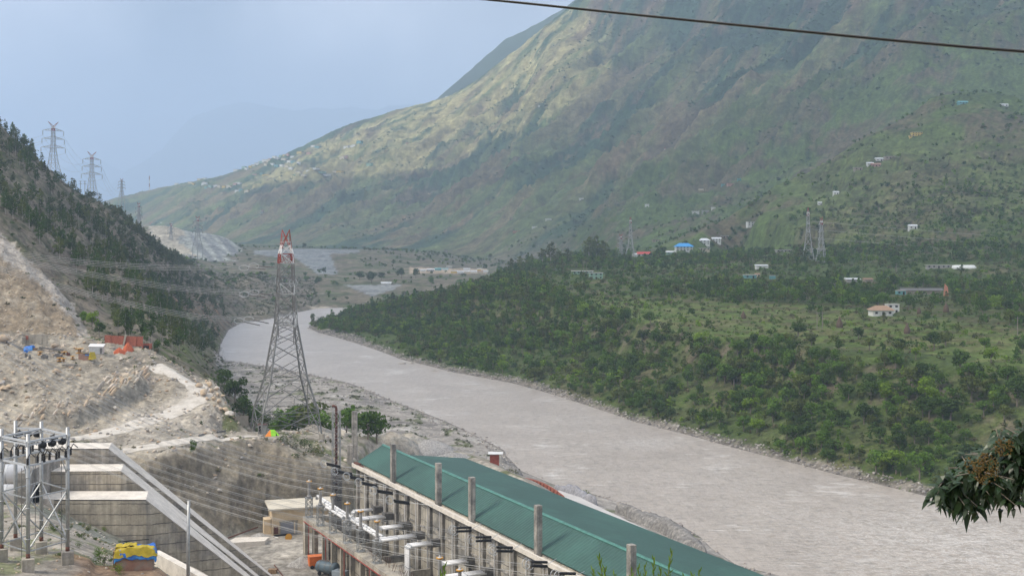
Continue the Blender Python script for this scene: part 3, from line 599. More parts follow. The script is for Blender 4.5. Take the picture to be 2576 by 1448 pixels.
# ---------------- materials of the works ----------------
concrete = mat("concrete", (.42, .385, .32), .9, n1=(.35, .28), n2=(3, .16), bump=.03, c2=(.30, .28, .25), streak=.28)
concrete_pale = mat("concrete_pale", (.68, .63, .56), .9, n1=(.5, .16), n2=(3, .12), bump=.02)
concrete_grimy = mat("concrete_grimy", (.36, .335, .30), .9, n1=(.5, .35), n2=(2.6, .22), bump=.03, c2=(.22, .21, .195), streak=.35)
def formwork(name, c, lift, board, c2):
    """cast concrete: lift joints and board marks every few metres, stains running down"""
    m = mat(name, c, .9, n1=(.3, .25), n2=(2.2, .15), c2=c2, streak=.3); N = m.node_tree.nodes; L = m.node_tree.links; b = N["Principled BSDF"]
    src = b.inputs["Base Color"].links[0].from_socket; t = N.new("ShaderNodeTexCoord"); sp = N.new("ShaderNodeSeparateXYZ")
    nz = N.new("ShaderNodeTexNoise"); nz.inputs["Scale"].default_value = .8; L.new(t.outputs["Object"], nz.inputs["Vector"])
    L.new(t.outputs["Object"], sp.inputs[0]); prev = None
    for comp, per, w in ((2, lift, .07), (0, board, .03)):
        ad = N.new("ShaderNodeMath"); ad.operation = 'MULTIPLY_ADD'; L.new(nz.outputs["Fac"], ad.inputs[0]); ad.inputs[1].default_value = .35; L.new(sp.outputs[comp], ad.inputs[2])
        md = N.new("ShaderNodeMath"); md.operation = 'PINGPONG'; L.new(ad.outputs[0], md.inputs[0]); md.inputs[1].default_value = per/2
        ls = N.new("ShaderNodeMath"); ls.operation = 'LESS_THAN'; L.new(md.outputs[0], ls.inputs[0]); ls.inputs[1].default_value = w
        if prev is None: prev = ls.outputs[0]
        else:
            q = N.new("ShaderNodeMath"); q.operation = 'MULTIPLY'; L.new(ls.outputs[0], q.inputs[0]); q.inputs[1].default_value = .5
            q2 = N.new("ShaderNodeMath"); q2.operation = 'MAXIMUM'; L.new(prev, q2.inputs[0]); L.new(q.outputs[0], q2.inputs[1]); prev = q2.outputs[0]
    br = N.new("ShaderNodeTexNoise"); br.inputs["Scale"].default_value = .45; br.inputs["Detail"].default_value = 4; L.new(t.outputs["Object"], br.inputs["Vector"])
    mr = N.new("ShaderNodeMapRange"); L.new(br.outputs["Fac"], mr.inputs[0]); mr.inputs[1].default_value = .3; mr.inputs[2].default_value = .5
    q = N.new("ShaderNodeMath"); q.operation = 'MULTIPLY'; L.new(prev, q.inputs[0]); L.new(mr.outputs[0], q.inputs[1])
    mx = N.new("ShaderNodeMix"); mx.data_type = 'RGBA'; L.new(q.outputs[0], mx.inputs[0]); L.new(src, mx.inputs[6]); mx.inputs[7].default_value = (.12, .11, .10, 1)
    L.new(mx.outputs[2], b.inputs["Base Color"]); return m
cast = formwork("cast_concrete", (.42, .375, .30), 1.7, 4.2, (.28, .26, .23))
wallcast = formwork("wall_concrete", (.44, .405, .34), 2.6, 2.4, (.25, .24, .22))
steel = mat("galvanised_steel", (.40, .41, .41), .45, .55, n1=(2, .2)); steel_dark = mat("weathered_steel", (.17, .165, .16), .6, .4, n1=(2, .25))
steel_pale = mat("pale_steel", (.50, .52, .54), .55, .3, n1=(2, .12)); black = mat("black_polymer", (.012, .012, .014), .45)
white_pipe = mat("white_painted_pipe", (.80, .80, .80), .4, n1=(1, .05), n2=(5, .05)); porcelain = mat("grey_porcelain", (.30, .295, .29), .35, n1=(4, .1))
ochre = mat("ochre_paint", (.55, .28, .04), .5, n1=(4, .2)); redp = mat("red_paint", (.30, .06, .045), .6, n1=(1.5, .25)); whitep = mat("white_paint", (.75, .75, .74), .6, n1=(1.5, .12))
green_roof = mat("green_roof_sheet", (.042, .096, .082), .6, n1=(.12, .12), n2=(1.5, .1), c2=(.048, .115, .096)); rust = mat("rusty_iron", (.13, .055, .038), .8, n1=(3, .35))
cream = mat("cream_plaster", (.68, .55, .38), .9, n1=(.5, .1), n2=(4, .06)); brick = mat("brick", (.34, .115, .075), .9, n1=(2.5, .3), n2=(9, .25), bump=.02)
blue_tarp = mat("blue_tarpaulin", (.035, .16, .55), .5, n1=(1.2, .3), bump=.03, c2=(.06, .26, .62)); yellow_tarp = mat("yellow_tarpaulin", (.52, .40, .035), .5, n1=(1.2, .25), bump=.03)
orange = mat("orange_paint", (.72, .17, .03), .5, n1=(1, .15)); slate_blue = mat("slate_blue_paint", (.10, .14, .17), .45, n1=(1, .2)); tin = mat("tin_sheet", (.60, .62, .63), .4, .4, n1=(1.5, .2))
darkv = mat("dark_opening", (.02, .02, .02), .9); wood = mat("weathered_wood", (.26, .17, .10), .85, n1=(3, .3)); shotcrete = mat("stone_masonry", (.32, .27, .21), .95, n1=(1.2, .35), n2=(4, .25), bump=.08)
plaster_w = mat("white_wall", (.72, .71, .67), .85, n1=(.6, .12)); grav = mat("gravel_heap", (.36, .345, .325), .95, n1=(2.2, .4), n2=(8, .3), bump=.12)

# ---------------- powerhouse ----------------
D2 = Vector((.44, -.898, 0)); N2 = Vector((.898, .44, 0)); E0 = Vector((-34.03, 273.5, 0)); AX = Matrix((D2, N2, Vector((0, 0, 1)))).transposed()
PHROT = math.atan2(D2.y, D2.x)
def P(t, w, z): return E0+D2*t+N2*w+Vector((0, 0, z))
def PW(u, v, w):
    """sight line met with the plane parallel to the front wall, w metres out from it"""
    r = Vector(((u-U0)/FP, 1, -(v-VH)/FP)); k = (E0.dot(N2)+w)/r.dot(N2); return Vector((0, 0, HC))+r*k
TE = 128
ph = empty("powerhouse", P(0, 0, 5), 0, "long concrete powerhouse hall under a green sheet metal roof beside the river", "powerhouse")
def phb(mb, name, m, **k):
    o = mb.build(name, m, None, **k); o.parent = ph; o.matrix_parent_inverse = Matrix.Translation(-ph.location); return o
m_ = MB(); m_.box(P(TE/2, .35, 15.2), (TE, .7, 20.4), AX); m_.box(P(.35, 11.5, 15), (.7, 21.5, 20), AX); m_.box(P(TE/2, 22, 15), (TE, .7, 20.4), AX)
phb(m_, "wall", wallcast)
for t in range(0, TE, 6):
    m_ = MB(); m_.box(P(t+.6, -.25, 14.6), (.95, .6, 19.2), AX); phb(m_, "pilaster", concrete_grimy)
for t in range(3, TE, 6):
    m_ = MB(); m_.tube([P(t+1.9, -.2, 5), P(t+1.9, -.2, 24.6)], .09, 6); phb(m_, "downpipe", whitep)
m_ = MB(); m_.box(P(TE/2, -.65, 24.95), (TE, 1.7, .35), AX); m_.box(P(TE/2, -1.35, 25.35), (TE, .3, .45), AX); phb(m_, "ledge", concrete_pale)
m_ = MB(); m_.box(P(TE/2, -.12, 24.35), (TE, .5, .7), AX)
for t in range(0, TE, 12): m_.box(P(t+6, -.05, 19.5), (11, .25, .35), AX)
phb(m_, "beam", concrete_grimy)
def corrugated(t0, t1, wA, zA, wB, zB, name, t0b=None, per=.85, amp=.055):
    V = []; n = int((t1-t0)/(per/2)); t0b = t0 if t0b is None else t0b
    for i in range(n+1):
        f = i/n; h = amp if i % 2 else 0
        V += [P(t0+(t1-t0)*f, wA, zA+h), P(t0b+(t1-t0b)*f, wB, zB+h)]
    V2 = [v-Vector((0, 0, .12)) for v in V]; k = len(V)
    F = [(2*i, 2*i+1, 2*i+3, 2*i+2) for i in range(n)]+[(k+2*i, k+2*i+2, k+2*i+3, k+2*i+1) for i in range(n)]
    F += [(2*i, 2*i+2, k+2*i+2, k+2*i) for i in range(n)]+[(2*i+1, k+2*i+1, k+2*i+3, 2*i+3) for i in range(n)]+[(0, k, k+1, 1), (2*n, 2*n+1, k+2*n+1, k+2*n)]
    q = MB(); q.add(V+V2, F); phb(q, name, green_roof)
corrugated(0, TE, -.2, 25.75, 5.8, 29.05, "roof_slope"); corrugated(14.3, TE, 5.86, 29.04, 22.6, 25.9, "roof_slope", 7.2, amp=.03)
m_ = MB(); m_.poly([P(0, 5.45, 29.05), P(TE, 5.45, 29.05), P(TE, 5.82, 29.22), P(0, 5.82, 29.22)], .08); m_.poly([P(0, 5.824, 29.22), P(TE, 5.824, 29.22), P(TE, 6.25, 29.1), P(0, 6.25, 29.1)], .08)
phb(m_, "ridge_cap", mat("ridge_cap_green", (.07, .20, .165), .4))
m_ = MB(); m_.add([P(.3, .7, 25), P(.3, 5.8, 28.8), P(.3, 5.8, 25), P(.6, .7, 25), P(.6, 5.8, 28.8), P(.6, 5.8, 25), P(13.8, 5.8, 25), P(13.8, 5.8, 28.8), P(7.4, 22, 25), P(7.4, 22, 25.7), P(14.2, 6.0, 25), P(14.2, 6, 28.8), P(8, 22, 25), P(8, 22, 25.7)],
      [(0, 2, 1), (3, 4, 5), (0, 1, 4, 3), (1, 2, 5, 4), (6, 7, 9, 8), (10, 12, 13, 11), (7, 11, 13, 9)]); phb(m_, "gable", wallcast)
for t in (23.1, 47.0, 62.2, 87.6, 115.5):
    m_ = MB(); m_.box(P(t, -.45, 29.1), (1.1, .95, 8.0), AX)
    for k in (0, 1, 2, 3): m_.tube([P(t-.75, -.5, 27+k*1.7), P(t+.75, -.5, 27+k*1.7)], .025, 4)
    phb(m_, "column", concrete_grimy, bevel=.05)
for t, z, s in ((9, 21, .5), (28, 16, .7), (55, 14, 1.3), (72, 9.5, 1.4), (80, 13, 1.2), (46, 20.5, .6), (92, 12, 1.3)):
    m_ = MB(); m_.box(P(t, -.02, z), (s, .12, s*.9), AX); phb(m_, "opening", darkv)
m_ = MB(); m_.box(P(2, -.9, 25.7), (2.6, .9, .3), AX); m_.box(P(5, -.95, 25.6), (1.6, .5, .2), AX); phb(m_, "scrap_iron", rust)

# transformer deck in front of the wall
dk = empty("transformer_deck", P(-3, -11, 5.5), 0, "raised concrete slab on columns carrying the tall bushings, red pipe along its edge", "deck")
def dkb(mb, name, m, **k):
    o = mb.build(name, m, None, **k); o.parent = dk; o.matrix_parent_inverse = Matrix.Translation(-dk.location); return o
m_ = MB(); m_.box(P(56, -9.9, 13.45), (120, 3.0, 1.1), AX); m_.box(P(-3.2, -5.4, 13.4), (1.4, 6, 1.0), AX); dkb(m_, "slab", concrete)
for k, t in enumerate([-3.4]+list(range(4, 112, 6))):
    m_ = MB(); w = 1.5 if k == 0 else .55; m_.box(P(t, -10.9, 9.2), (w, .9, 7.4), AX); m_.box(P(t+.02, -9.0, 9.2), (w*.8, .6, 7.4), AX); dkb(m_, "column", concrete)
for t in range(7, 112, 12):
    m_ = MB(); m_.box(P(t, -4.8, 9), (.5, 8.6, 7), AX); dkb(m_, "partition_wall", wallcast)
m_ = MB(); m_.box(P(56, -8.2, 8.0), (104, .3, 5), AX); dkb(m_, "back_wall", wallcast)
m_ = MB(); m_.tube([P(-3, -11.55, 13.1), P(112, -11.55, 13.1)], .1, 6)
for t in (1, 13, 25, 40): m_.tube([P(t, -11.55, 13.1), P(t, -11.55, 5.6)], .1, 6)
dkb(m_, "fire_pipe", redp)
for t, w, sz, z in ((38, -5, (9, 5, 4.5), 9.5), (60, -4.6, (11, 5, 3.6), 10), (78, -5.2, (9, 5, 3.6), 10.2)):
    m_ = MB(); m_.box(P(t, w, z), sz, AX); dkb(m_, "machine_block", concrete)
for k in range(26):
    m_ = None
q = MB()
for k in range(30): t = 33+k*1.05+rnd.random()*.5; q.prism(P(t, -8.9-rnd.random()*.9, 14), P(t, -9+rnd.random()*.1, 15.2+rnd.random()*.6), .05)
dkb(q, "rebar", rust)

def lattice(mb, a, b, w0, w1, n, th, legs=1.6, ax=None, mi=0):
    """square lattice from a to b"""
    a = Vector(a); b = Vector(b); ax = ax or Matrix.Identity(3); cs = [(-1, -1), (1, -1), (1, 1), (-1, 1)]
    R_ = [[a.lerp(b, i/n)+ax @ Vector((x*(w0+(w1-w0)*i/n), y*(w0+(w1-w0)*i/n), 0)) for x, y in cs] for i in range(n+1)]
    for k in range(4): mb.prism(R_[0][k], R_[n][k], th*legs, mi=mi)
    for i in range(n):
        for k in range(4):
            k2 = (k+1) % 4; mb.prism(R_[i][k], R_[i+1][k2], th, mi=mi); mb.prism(R_[i][k2], R_[i+1][k], th, mi=mi)
            mb.prism(R_[i+1][k], R_[i+1][k2], th, mi=mi)
def ribbed(mb, a, b, r1, r2, n, seg=8, mi=0):
    a = Vector(a); b = Vector(b); pts = []; rs = []
    for i in range(2*n+1): pts.append(a.lerp(b, i/(2*n))); rs.append(r1 if i % 2 else r2)
    mb.tube(pts, rs, seg, mi)
bus_labels = ["first of the row, beside the cream hut", "second from the far end of the deck", "third from the deck's far end", "fourth from the far end, above the first pipe junction", "fifth of the row on the deck", "sixth and nearest of the row", "alone before a near white pipe bundle", "lowest in the picture, by the red fittings"]
BUSH = [WZ(777.4, 1300, 14), WZ(806, 1321, 14), WZ(837.5, 1339, 14), WZ(873.7, 1364, 14), WZ(907.5, 1386, 14), WZ(948.8, 1415, 14), W(1106.4, 1397, 206)-Vector((0, 0, 8.2)), W(1156.5, 1427, 198.5)-Vector((0, 0, 8.2))]
for i, p in enumerate(BUSH):
    e = empty("bushing", p, PHROT, "grey bushing with ochre ring, "+bus_labels[i], "bushing", "bushings standing on the transformer deck")
    if i == 0:
        q = MB(); lattice(q, (0, 0, .05), (0, 0, 4.1), .62, .62, 4, .07, 1.5); q.box((0, 0, 4.2), (1.5, 1.5, .18)); q.box((.0, 0, .05), (1.7, 1.7, .1)); b0 = q.build("lattice_support", steel, e)
        q = MB(); ribbed(q, (0, 0, 4.3), (0, 0, 7.7), .34, .27, 13, 12); q.lathe([(.5, 4.3), (.5, 4.7), (.36, 4.8)], n=12); b1 = q.build("porcelain", porcelain, e, True)
        q = MB(); r_ = []
        for k in range(16):
            a_ = 2*math.pi*k/16; r_.append((math.cos(a_)*.5, math.sin(a_)*.5, 7.85))
        q.tube(r_+[r_[0]], .14, 6, cap=False); b2 = q.build("corona_ring", ochre, e, True)
        q = MB(); q.lathe([(.42, 7.75), (.42, 7.95), (.2, 8.05), (.08, 8.3)], n=10); b3 = q.build("terminal", steel_pale, e)
        bp = (b0, b1, b2, b3)
    else:
        for b in bp: c = b.copy(); COL.objects.link(c); c.parent = e
# white pipe runs
def pipe(label, runs, r=.28, extra=None):
    e = empty("gas_insulated_pipe", runs[0][0], 0, label, "pipe", "white gas insulated pipe runs between deck and powerhouse")
    q = MB()
    for pts in runs: q.tube([Vector(p)-e.location for p in pts], r, 10)
    q.build("pipe_run", white_pipe, e, True)
    q = MB()
    for pts in runs:
        for a, b in zip(pts[:-1], pts[1:]):
            L_ = (Vector(b)-Vector(a)).length; n = max(1, int(L_/3))
            for k in range(n+1):
                c = Vector(a).lerp(Vector(b), k/n); d = (Vector(b)-Vector(a)).normalized()*.07; q.tube([c-d-e.location, c+d-e.location], r*1.28, 10)
    q.build("flange", steel_pale, e)
    if extra: 
        q = MB(); q.box(Vector(extra)-e.location, (1.5, 1.9, 1.3), AX); q.box(Vector(extra)+N2*-.9-e.location, (1.9, .3, 1.7), AX); q.build("end_box", steel_dark, e)
def tw(p): r = Vector(p)-E0; return r.dot(D2), r.dot(N2)
t1, w1 = tw(WZ(784, 1249, 18.4)); t2, w2 = tw(WZ(872, 1305, 18.4)); t3, w3 = tw(WZ(948, 1354, 18.4))
for k, (off, ta, tb, lb) in enumerate(((0, t1, t2, "long white pipe descending from the farthest bushing, highest of three"), (-.85, t1+5, t2, "white pipe in the middle of the three sloping beside the bushings"), (-1.7, t1+11.5, t2-.5, "shortest white pipe of the three, starting at the third bushing"))):
    pipe(lb, [[P(ta, w1+1.2+off, 18.0), P(ta+.6, w1+1.2+off, 18.6), P(tb, w1+1.2+off, 18.6)]])
for k, off in enumerate((0, -.85)): pipe(("upper" if k == 0 else "lower")+" white pipe of the pair linking the two near pipe junctions", [[P(t2+1+k, w1+1.2+off, 18.6), P(t3, w1+1.2+off, 18.6)]])
for i, (u1, v1, u2, v2, n, dn, lb) in enumerate(((888, 1286, 940, 1282, 2, 2.5, "short bent white pipe pair nearest the far end of the hall wall"), (884, 1306, 967, 1299, 3, 0, "white pipe bundle joining the first junction to the hall wall"), (955, 1327, 1008, 1321, 3, 0, "white pipe bundle with a grey cover plate in the middle of the wall"), (952, 1356, 1040, 1345, 3, 0, "longest white pipe bundle, joining the second junction to the wall"), (1024, 1371, 1080, 1364, 3, 11, "white pipe bundle bending down into a tall vertical leg"), (1112, 1416, 1172, 1410, 3, 0, "white pipe bundle just behind the single near bushing"), (1120, 1450, 1215, 1438, 3, 0, "white pipe bundle cut by the bottom edge of the picture"))):
    a = WZ(u1, v1, 18.4); ta, wa = tw(a); tb, wb = tw(WZ(u2, v2, 18.4)); runs = []
    for k in range(n):
        t = ta-.5+k*.75; z = 18.4
        if dn: runs.append([P(t, wa, z-dn), P(t, wa, z-.3), P(t, wa+.35, z), P(t, -1.2, z)] if wb > -1.5 else [P(t, wa, z-dn), P(t, wa, z-.3), P(t, wa+.35, z), P(t, wb, z)])
        else: runs.append([P(t, wa, z), P(t, wb, z)])
    pipe(lb, runs, .27, P(ta+.3, wb+.9, 18.4))
# strain insulators holding the conductors to the hall
ins_data = [((815, 1165.6), (821, 1164), (856, 1172), (899, 1177), 1), ((842, 1184), (850, 1184), (886, 1190), (960, 1203), 1), ((872, 1197), (880, 1197), (916, 1203), (975, 1222), 1), ((902, 1212), (910, 1212), (948, 1220), (1010, 1233), 1), ((940, 1233), (948, 1232), (988, 1238), (1035, 1247), 1), ((980, 1257), (990, 1257), (1030, 1263), (1096, 1272), 1),
            ((1141, 1333), (1148, 1331), (1186, 1330), (1210, 1316), 2), ((1188, 1357), (1197, 1355), (1236, 1354), (1255, 1340), 2), ((1240, 1382), (1249, 1380), (1290, 1381), (1312, 1366), 2), ((1328, 1418), (1338, 1417), (1377, 1418), (1400, 1404), 2), ((1400, 1447), (1408, 1446), (1448, 1447), (1470, 1436), 2)]
ins_pos = ["highest and farthest", "second from the far end", "third from the far end", "fourth from the far end", "fifth from the far end", "lowest of the six single strings", "first of the lower double strings", "second of the lower double strings", "third of the lower double strings", "fourth of the lower double strings", "at the bottom edge, nearest"]
RING = []
for i, (rg, a, b, an, dbl) in enumerate(ins_data):
    wq = -7.5; A = PW(*rg, wq); a3 = PW(*a, wq+.3); b3 = PW(*b, wq+3.0); n3 = PW(*an, -1.2 if dbl == 1 else -.6); RING.append(A)
    e = empty("strain_insulator", b3, 0, "black ribbed insulator %s with pale oval rings, %s" % ("pair" if dbl == 2 else "string", ins_pos[i]), "insulator", "strain insulators along the powerhouse wall")
    q = MB()
    for s in ((0,) if dbl == 1 else (-.3, .3)): ribbed(q, a3+Vector((0, 0, s))-b3, Vector((0, 0, s)), .24, .15, 14, 8)
    if dbl == 1: ribbed(q, a3+Vector((.1, 0, -.35))-b3, Vector((.1, 0, -.35)), .2, .13, 14, 8)
    q.build("insulator_string", black, e)
    q = MB(); d = (b3-a3).normalized(); sd_ = d.cross(Vector((0, 0, 1))).normalized()
    for s in (-.45, .45):
        pts = [A-b3+d*(.9*math.cos(x*math.pi/7)*(1 if math.cos(x*math.pi/7) > 0 else 1))*.8+Vector((0, 0, .75*math.sin(x*math.pi/7)+d.z*0))+sd_*s for x in range(15)]
        q.tube(pts, .05, 5, cap=False)
    q.prism(A-b3-sd_*.45, A-b3+sd_*.45, .06); q.build("corona_ring", steel_pale, e)
    q = MB(); q.tube([Vector((0, 0, 0)), n3-b3], .045, 5); q.build("tie_rod", steel_pale, e)

# cream hut
hx = Vector((.957, .29, 0)); hy = Vector((-.29, .957, 0)); HA = Matrix((hx, hy, Vector((0, 0, 1)))).transposed(); H0 = WZ(683.6, 1349.5, 5.6)
ht = empty("switch_hut", H0, math.atan2(hx.y, hx.x), "cream plastered hut with a flat pale roof and grey roller door below the cliff", "hut")
q = MB(); q.box((7.6, 4.6, 3.1), (15, 9, 6.2)); q.build("wall", cream, ht)
q = MB(); q.box((7.5, 4.4, 6.42), (16.4, 10.6, .42)); q.build("roof", mat("pale_roof_slab", (.62, .57, .47), .9, n1=(.5, .14)), ht, bevel=.04)
q = MB()
for x in (.15, 5.3, 10.3, 15.05): q.box((x, .02, 3.1), (.35, .3, 6.16))
q.build("pilaster", cream, ht)
q = MB(); q.box((3.9, .03, 1.6), (3.6, .12, 3.2)); q.build("roller_door", mat("roller_door_grey", (.27, .28, .31), .5, n1=(6, .1)), ht)
q = MB(); q.box((3.9, -.02, 3.4), (4.3, .24, .3)); q.box((1.95, -.02, 1.7), (.2, .2, 3.3)); q.box((5.85, -.02, 1.7), (.2, .2, 3.3)); q.build("door_frame", concrete, ht)
q = MB(); q.box((1.0, -.12, 1.5), (1.0, .12, 1.6)); q.build("notice_board", rust, ht)
q = MB(); q.box((-.8, 3.0, 1.9), (1.6, 3.0, 3.8)); q.build("porch", cream, ht)
for x, y, z in ((-.0, 1.4, 3.0), (0, 7, 3.8)):
    q = MB(); q.box((.07, y, z), (.1, .6, 1.8)); q.build("window", darkv, ht)
q = MB(); q.box((8.5, -.2, 2.4), (1.0, .5, .8)); q.build("ac_unit", concrete_pale, ht)
q = MB(); q.lathe([(.75, -.4), (.75, -.32), (.4, -.31), (.4, .31), (.75, .32), (.75, .4)], n=18, ax=Matrix.Rotation(R(90), 3, 'X')); o = q.build("cable_drum", ochre); o.location = WZ(726, 1350, 6.35)
tag(o, "yellow wooden cable drum standing by the hut's roller door", "cable drum")
for (u1, v1, u2, v2, m, lb) in ((688, 1350, 722, 1346, black, "black pipes lying left of the yellow drum"), (730, 1345, 756, 1342, steel_dark, "dark pipes lying right of the yellow drum"), (688, 1349, 700, 1352, whitep, "short white pipe on the ground below the red board")):
    a = WZ(u1, v1, 5.9); b = WZ(u2, v2, 5.9); q = MB()
    for k in range(3 if m is not whitep else 1): q.tube([a+Vector((0, .35*k, .1*k))-a, b+Vector((0, .35*k, .1*k))-a], .14, 7)
    o = q.build("pipe", m); o.location = a; tag(o, lb, "pipe")
# orange generator set, tank, box, crates
og = empty("generator_trailer", WZ(794, 1427, 5.6), .35, "orange boxy generator trailer parked beside the dark tank", "trailer")
q = MB(); q.box((0, 0, 1.55), (3.0, 1.9, 1.9)); q.build("body", orange, og, bevel=.05); q = MB(); q.box((0, 0, 2.56), (3.2, 2.1, .12)); q.build("roof", mat("faded_orange", (.75, .22, .08), .5, n1=(2, .15)), og)
for x in (-.75, 0, .75): q = MB(); q.box((x, -.96, 1.5), (.6, .06, 1.3)); q.build("door", orange, og)
for x in (-.9, .9):
    for y in (-.85, .85): q = MB(); q.lathe([(.4, -.13), (.42, 0), (.4, .13)], (x, y, .4), 14, ax=Matrix.Rotation(R(90), 3, 'X')); q.build("wheel", black, og)
q = MB(); q.box((2.3, 0, .9), (1.8, 1.5, .5)); q.build("platform", orange, og)
tk = empty("tank_trailer", WZ(824, 1446, 5.6), -.5, "dark slate blue cylindrical tank trailer next to the orange generator", "tank trailer")
q = MB(); q.lathe([(.5, -2.6), (1.0, -2.45), (1.2, -2.1), (1.2, 2.1), (1.0, 2.45), (.5, 2.6)], (0, 0, 1.7), 20, ax=Matrix.Rotation(R(90), 3, 'Y')); q.build("tank", slate_blue, tk, True)
q = MB(); q.box((0, 0, 2.95), (3.6, .5, .12)); q.box((.6, 0, 3.05), (.5, .5, .2)); q.build("walkway", steel_dark, tk)
for x in (-1.5, 0, 1.5): q = MB(); q.lathe([(1.23, -.05), (1.23, .05)], (x, 0, 1.7), 20, ax=Matrix.Rotation(R(90), 3, 'Y')); q.build("hoop", steel_dark, tk)
for x in (-1.4, 1.4):
    for y in (-.9, .9): q = MB(); q.lathe([(.42, -.13), (.45, 0), (.42, .13)], (x, y, .42), 14, ax=Matrix.Rotation(R(90), 3, 'X')); q.build("wheel", black, tk)
gb = empty("equipment_box", WZ(856, 1462, 5.6), -.5, "blue grey metal box standing right of the dark tank", "box"); q = MB(); q.box((0, 0, 1.2), (2.9, 2.0, 2.2)); q.build("body", mat("blue_grey_paint", (.23, .27, .31), .5, n1=(1, .15)), gb, bevel=.05); q = MB(); q.tube([(-.6, 0, 2.3), (-.2, 0, 2.55), (.6, 0, 2.5)], .06, 6); q.build("handle", steel_dark, gb)
cb = tag(MB().box((0, 0, .45), (1.7, 1.2, .9)).build("wooden_crate", wood), "small brown wooden crate on the yard near the chute", "crate"); cb.location = WZ(686, 1441, 5.6)

def heap(name, c, rx, ry, h, m, label, cat, seed=1, sharp=1.0, parent=None):
    n, k = 28, 9; V = []; F = []
    for j in range(k+1):
        f = j/k
        for i in range(n):
            a = 2*math.pi*i/n; w = 1+.18*math.sin(2*a+seed)+.1*math.sin(5*a+seed*2)+.05*rnd.uniform(-1, 1)
            V.append((math.cos(a)*rx*f*w, math.sin(a)*ry*f*w, h*(1-f**sharp)*(1+.06*rnd.uniform(-1, 1))-.35*f-2.4*f**5))
    for j in range(k):
        for i in range(n): i2 = (i+1) % n; F.append((j*n+i, (j+1)*n+i, (j+1)*n+i2, j*n+i2))
    o = link(name, npmesh(name, V, F, m, True), parent, c)
    if parent is None: tag(o, label, cat)
    return o
heap("gravel_heap", WZ(762, 1424, 5.6), 4.2, 3.2, 2.3, grav, "pale gravel heap behind the orange generator", "gravel heap", 2)
heap("rubble_heap", WZ(655, 1352, 5.6), 5, 3, 1.2, grav, "low grey rubble heap in front of the cream hut", "rubble heap", 4)
sb = empty("concrete_slab", WZ(618, 1368, 5.7), .3, "broken pale concrete slab lying at the yard's left edge", "slab"); q = MB(); q.poly([(-5, -2, 1.1), (4, -2.6, 1.1), (5.4, 1, 1.1), (-2, 2.6, 1.1)], 1.2); q.build("slab", concrete_pale, sb)
q = MB(); a = WZ(574, 1352, 7); b = WZ(648, 1325, 7); q.tube([Vector((0, 0, 0)), b-a], .16, 7); o = q.build("steel_pipe", rust); o.location = a; tag(o, "long rusty steel pipe lying along the cliff foot", "pipe")
q = MB(); a = WZ(690, 1420, 6.2); b = WZ(712, 1448, 6.2); q.tube([Vector((0, 0, 0)), b-a], .12, 7); o = q.build("steel_pipe", rust); o.location = a; tag(o, "rusty pipe lying on the yard beside the wooden crate", "pipe")

# lattice mast with the exhaust pipe
mb0 = Vector((((846-U0)/FP)*291, 291, 5.6)); ms = empty("exhaust_mast", mb0, .3, "slim lattice mast carrying a rust red exhaust pipe behind the hut", "mast")
q = MB(); lattice(q, (0, 0, 0), (0, 0, 28.8), .95, .85, 14, .07, 2.0); q.build("lattice", steel, ms)
q = MB(); q.tube([(0, 0, 0), (0, 0, 29.4), (-.15, 0, 29.9), (-.6, 0, 30.1), (-1.0, 0, 30.0)], .3, 10); q.build("exhaust_pipe", rust, ms, True)
q = MB(); q.box((0, 0, 4), (2.2, 2.2, 8)); lattice(q, (0, 0, 8), (0, 0, 15), 1.05, 1.0, 5, .2, 1.4); q.build("screen", steel_dark, ms)

# penstock anchor block and penstocks
ab = empty("anchor_block", W(136, 1258, 200), 0, "stepped cast concrete penstock block with three pale topped chutes running down to the yard", "concrete block")
def abb(mb, name, m, **k):
    o = mb.build(name, m, None, **k); o.parent = ab; o.matrix_parent_inverse = Matrix.Translation(-ab.location); return o
def chute(pl, pr, wid, x0, t2=31):
    """top left front, top right front corners; wid across"""
    top = pr.z; nrm = Vector((-.44, .898, 0)); f0 = Vector((x0, pl.y, top)); f1 = Vector((pr.x, pr.y, top)); zc = lambda t: max(6.0, top-.893*t)
    tt = [0, (top-6.0)/.893, t2]; F_ = [f0, f1]+[f1+N2*t+Vector((0, 0, zc(t)-top)) for t in tt[1:]]
    off = [Vector((0, wid, 0)), Vector((-.23*wid, .97*wid, 0))]+[nrm*wid]*2; B_ = [f+o for f, o in zip(F_, off)]
    n = len(F_); lo = [Vector((p.x, p.y, -1)) for p in F_]; lob = [Vector((p.x, p.y, -1)) for p in B_]
    q = MB(); V = F_+B_+lo+lob; fs = []
    for i in range(n-1): fs += [(2*n+i, 2*n+i+1, i+1, i), (n+i, n+i+1, 3*n+i+1, 3*n+i)]
    fs += [(0, n, 3*n, 2*n), (n-1, 3*n-1, 4*n-1, 2*n-1)]; q.add(V, fs); abb(q, "side_wall", cast)
    q = MB()
    for i in range(n-1):
        a, b, c, d = F_[i], F_[i+1], B_[i+1], B_[i]; e_ = Vector((0, 0, .02)); q.add([a+e_, b+e_, c+e_, d+e_, a-e_*8, b-e_*8, c-e_*8, d-e_*8], [(0, 1, 2, 3), (7, 6, 5, 4), (0, 4, 5, 1), (1, 5, 6, 2), (2, 6, 7, 3), (3, 7, 4, 0)])
    abb(q, "top_slab", concrete_pale)
pB = W(367, 1256, 200); chute(W(136, 1258, 200), pB, 6.9, W(136, 1258, 200).x)
pA = W(304, 1184, 207.6); chute(W(108, 1190, 207.2), pA, 6.6, W(104, 1190, 207).x)
pC = W(273, 1128, 214.6); chute(W(92, 1133, 214.6), pC, 6.4, W(60, 1133, 214.6).x)
q = MB(); a = W(98, 1200, 204); q.box((a.x, 204, 31), (1.5, 15, 13.5)); abb(q, "head_wall", concrete_grimy)
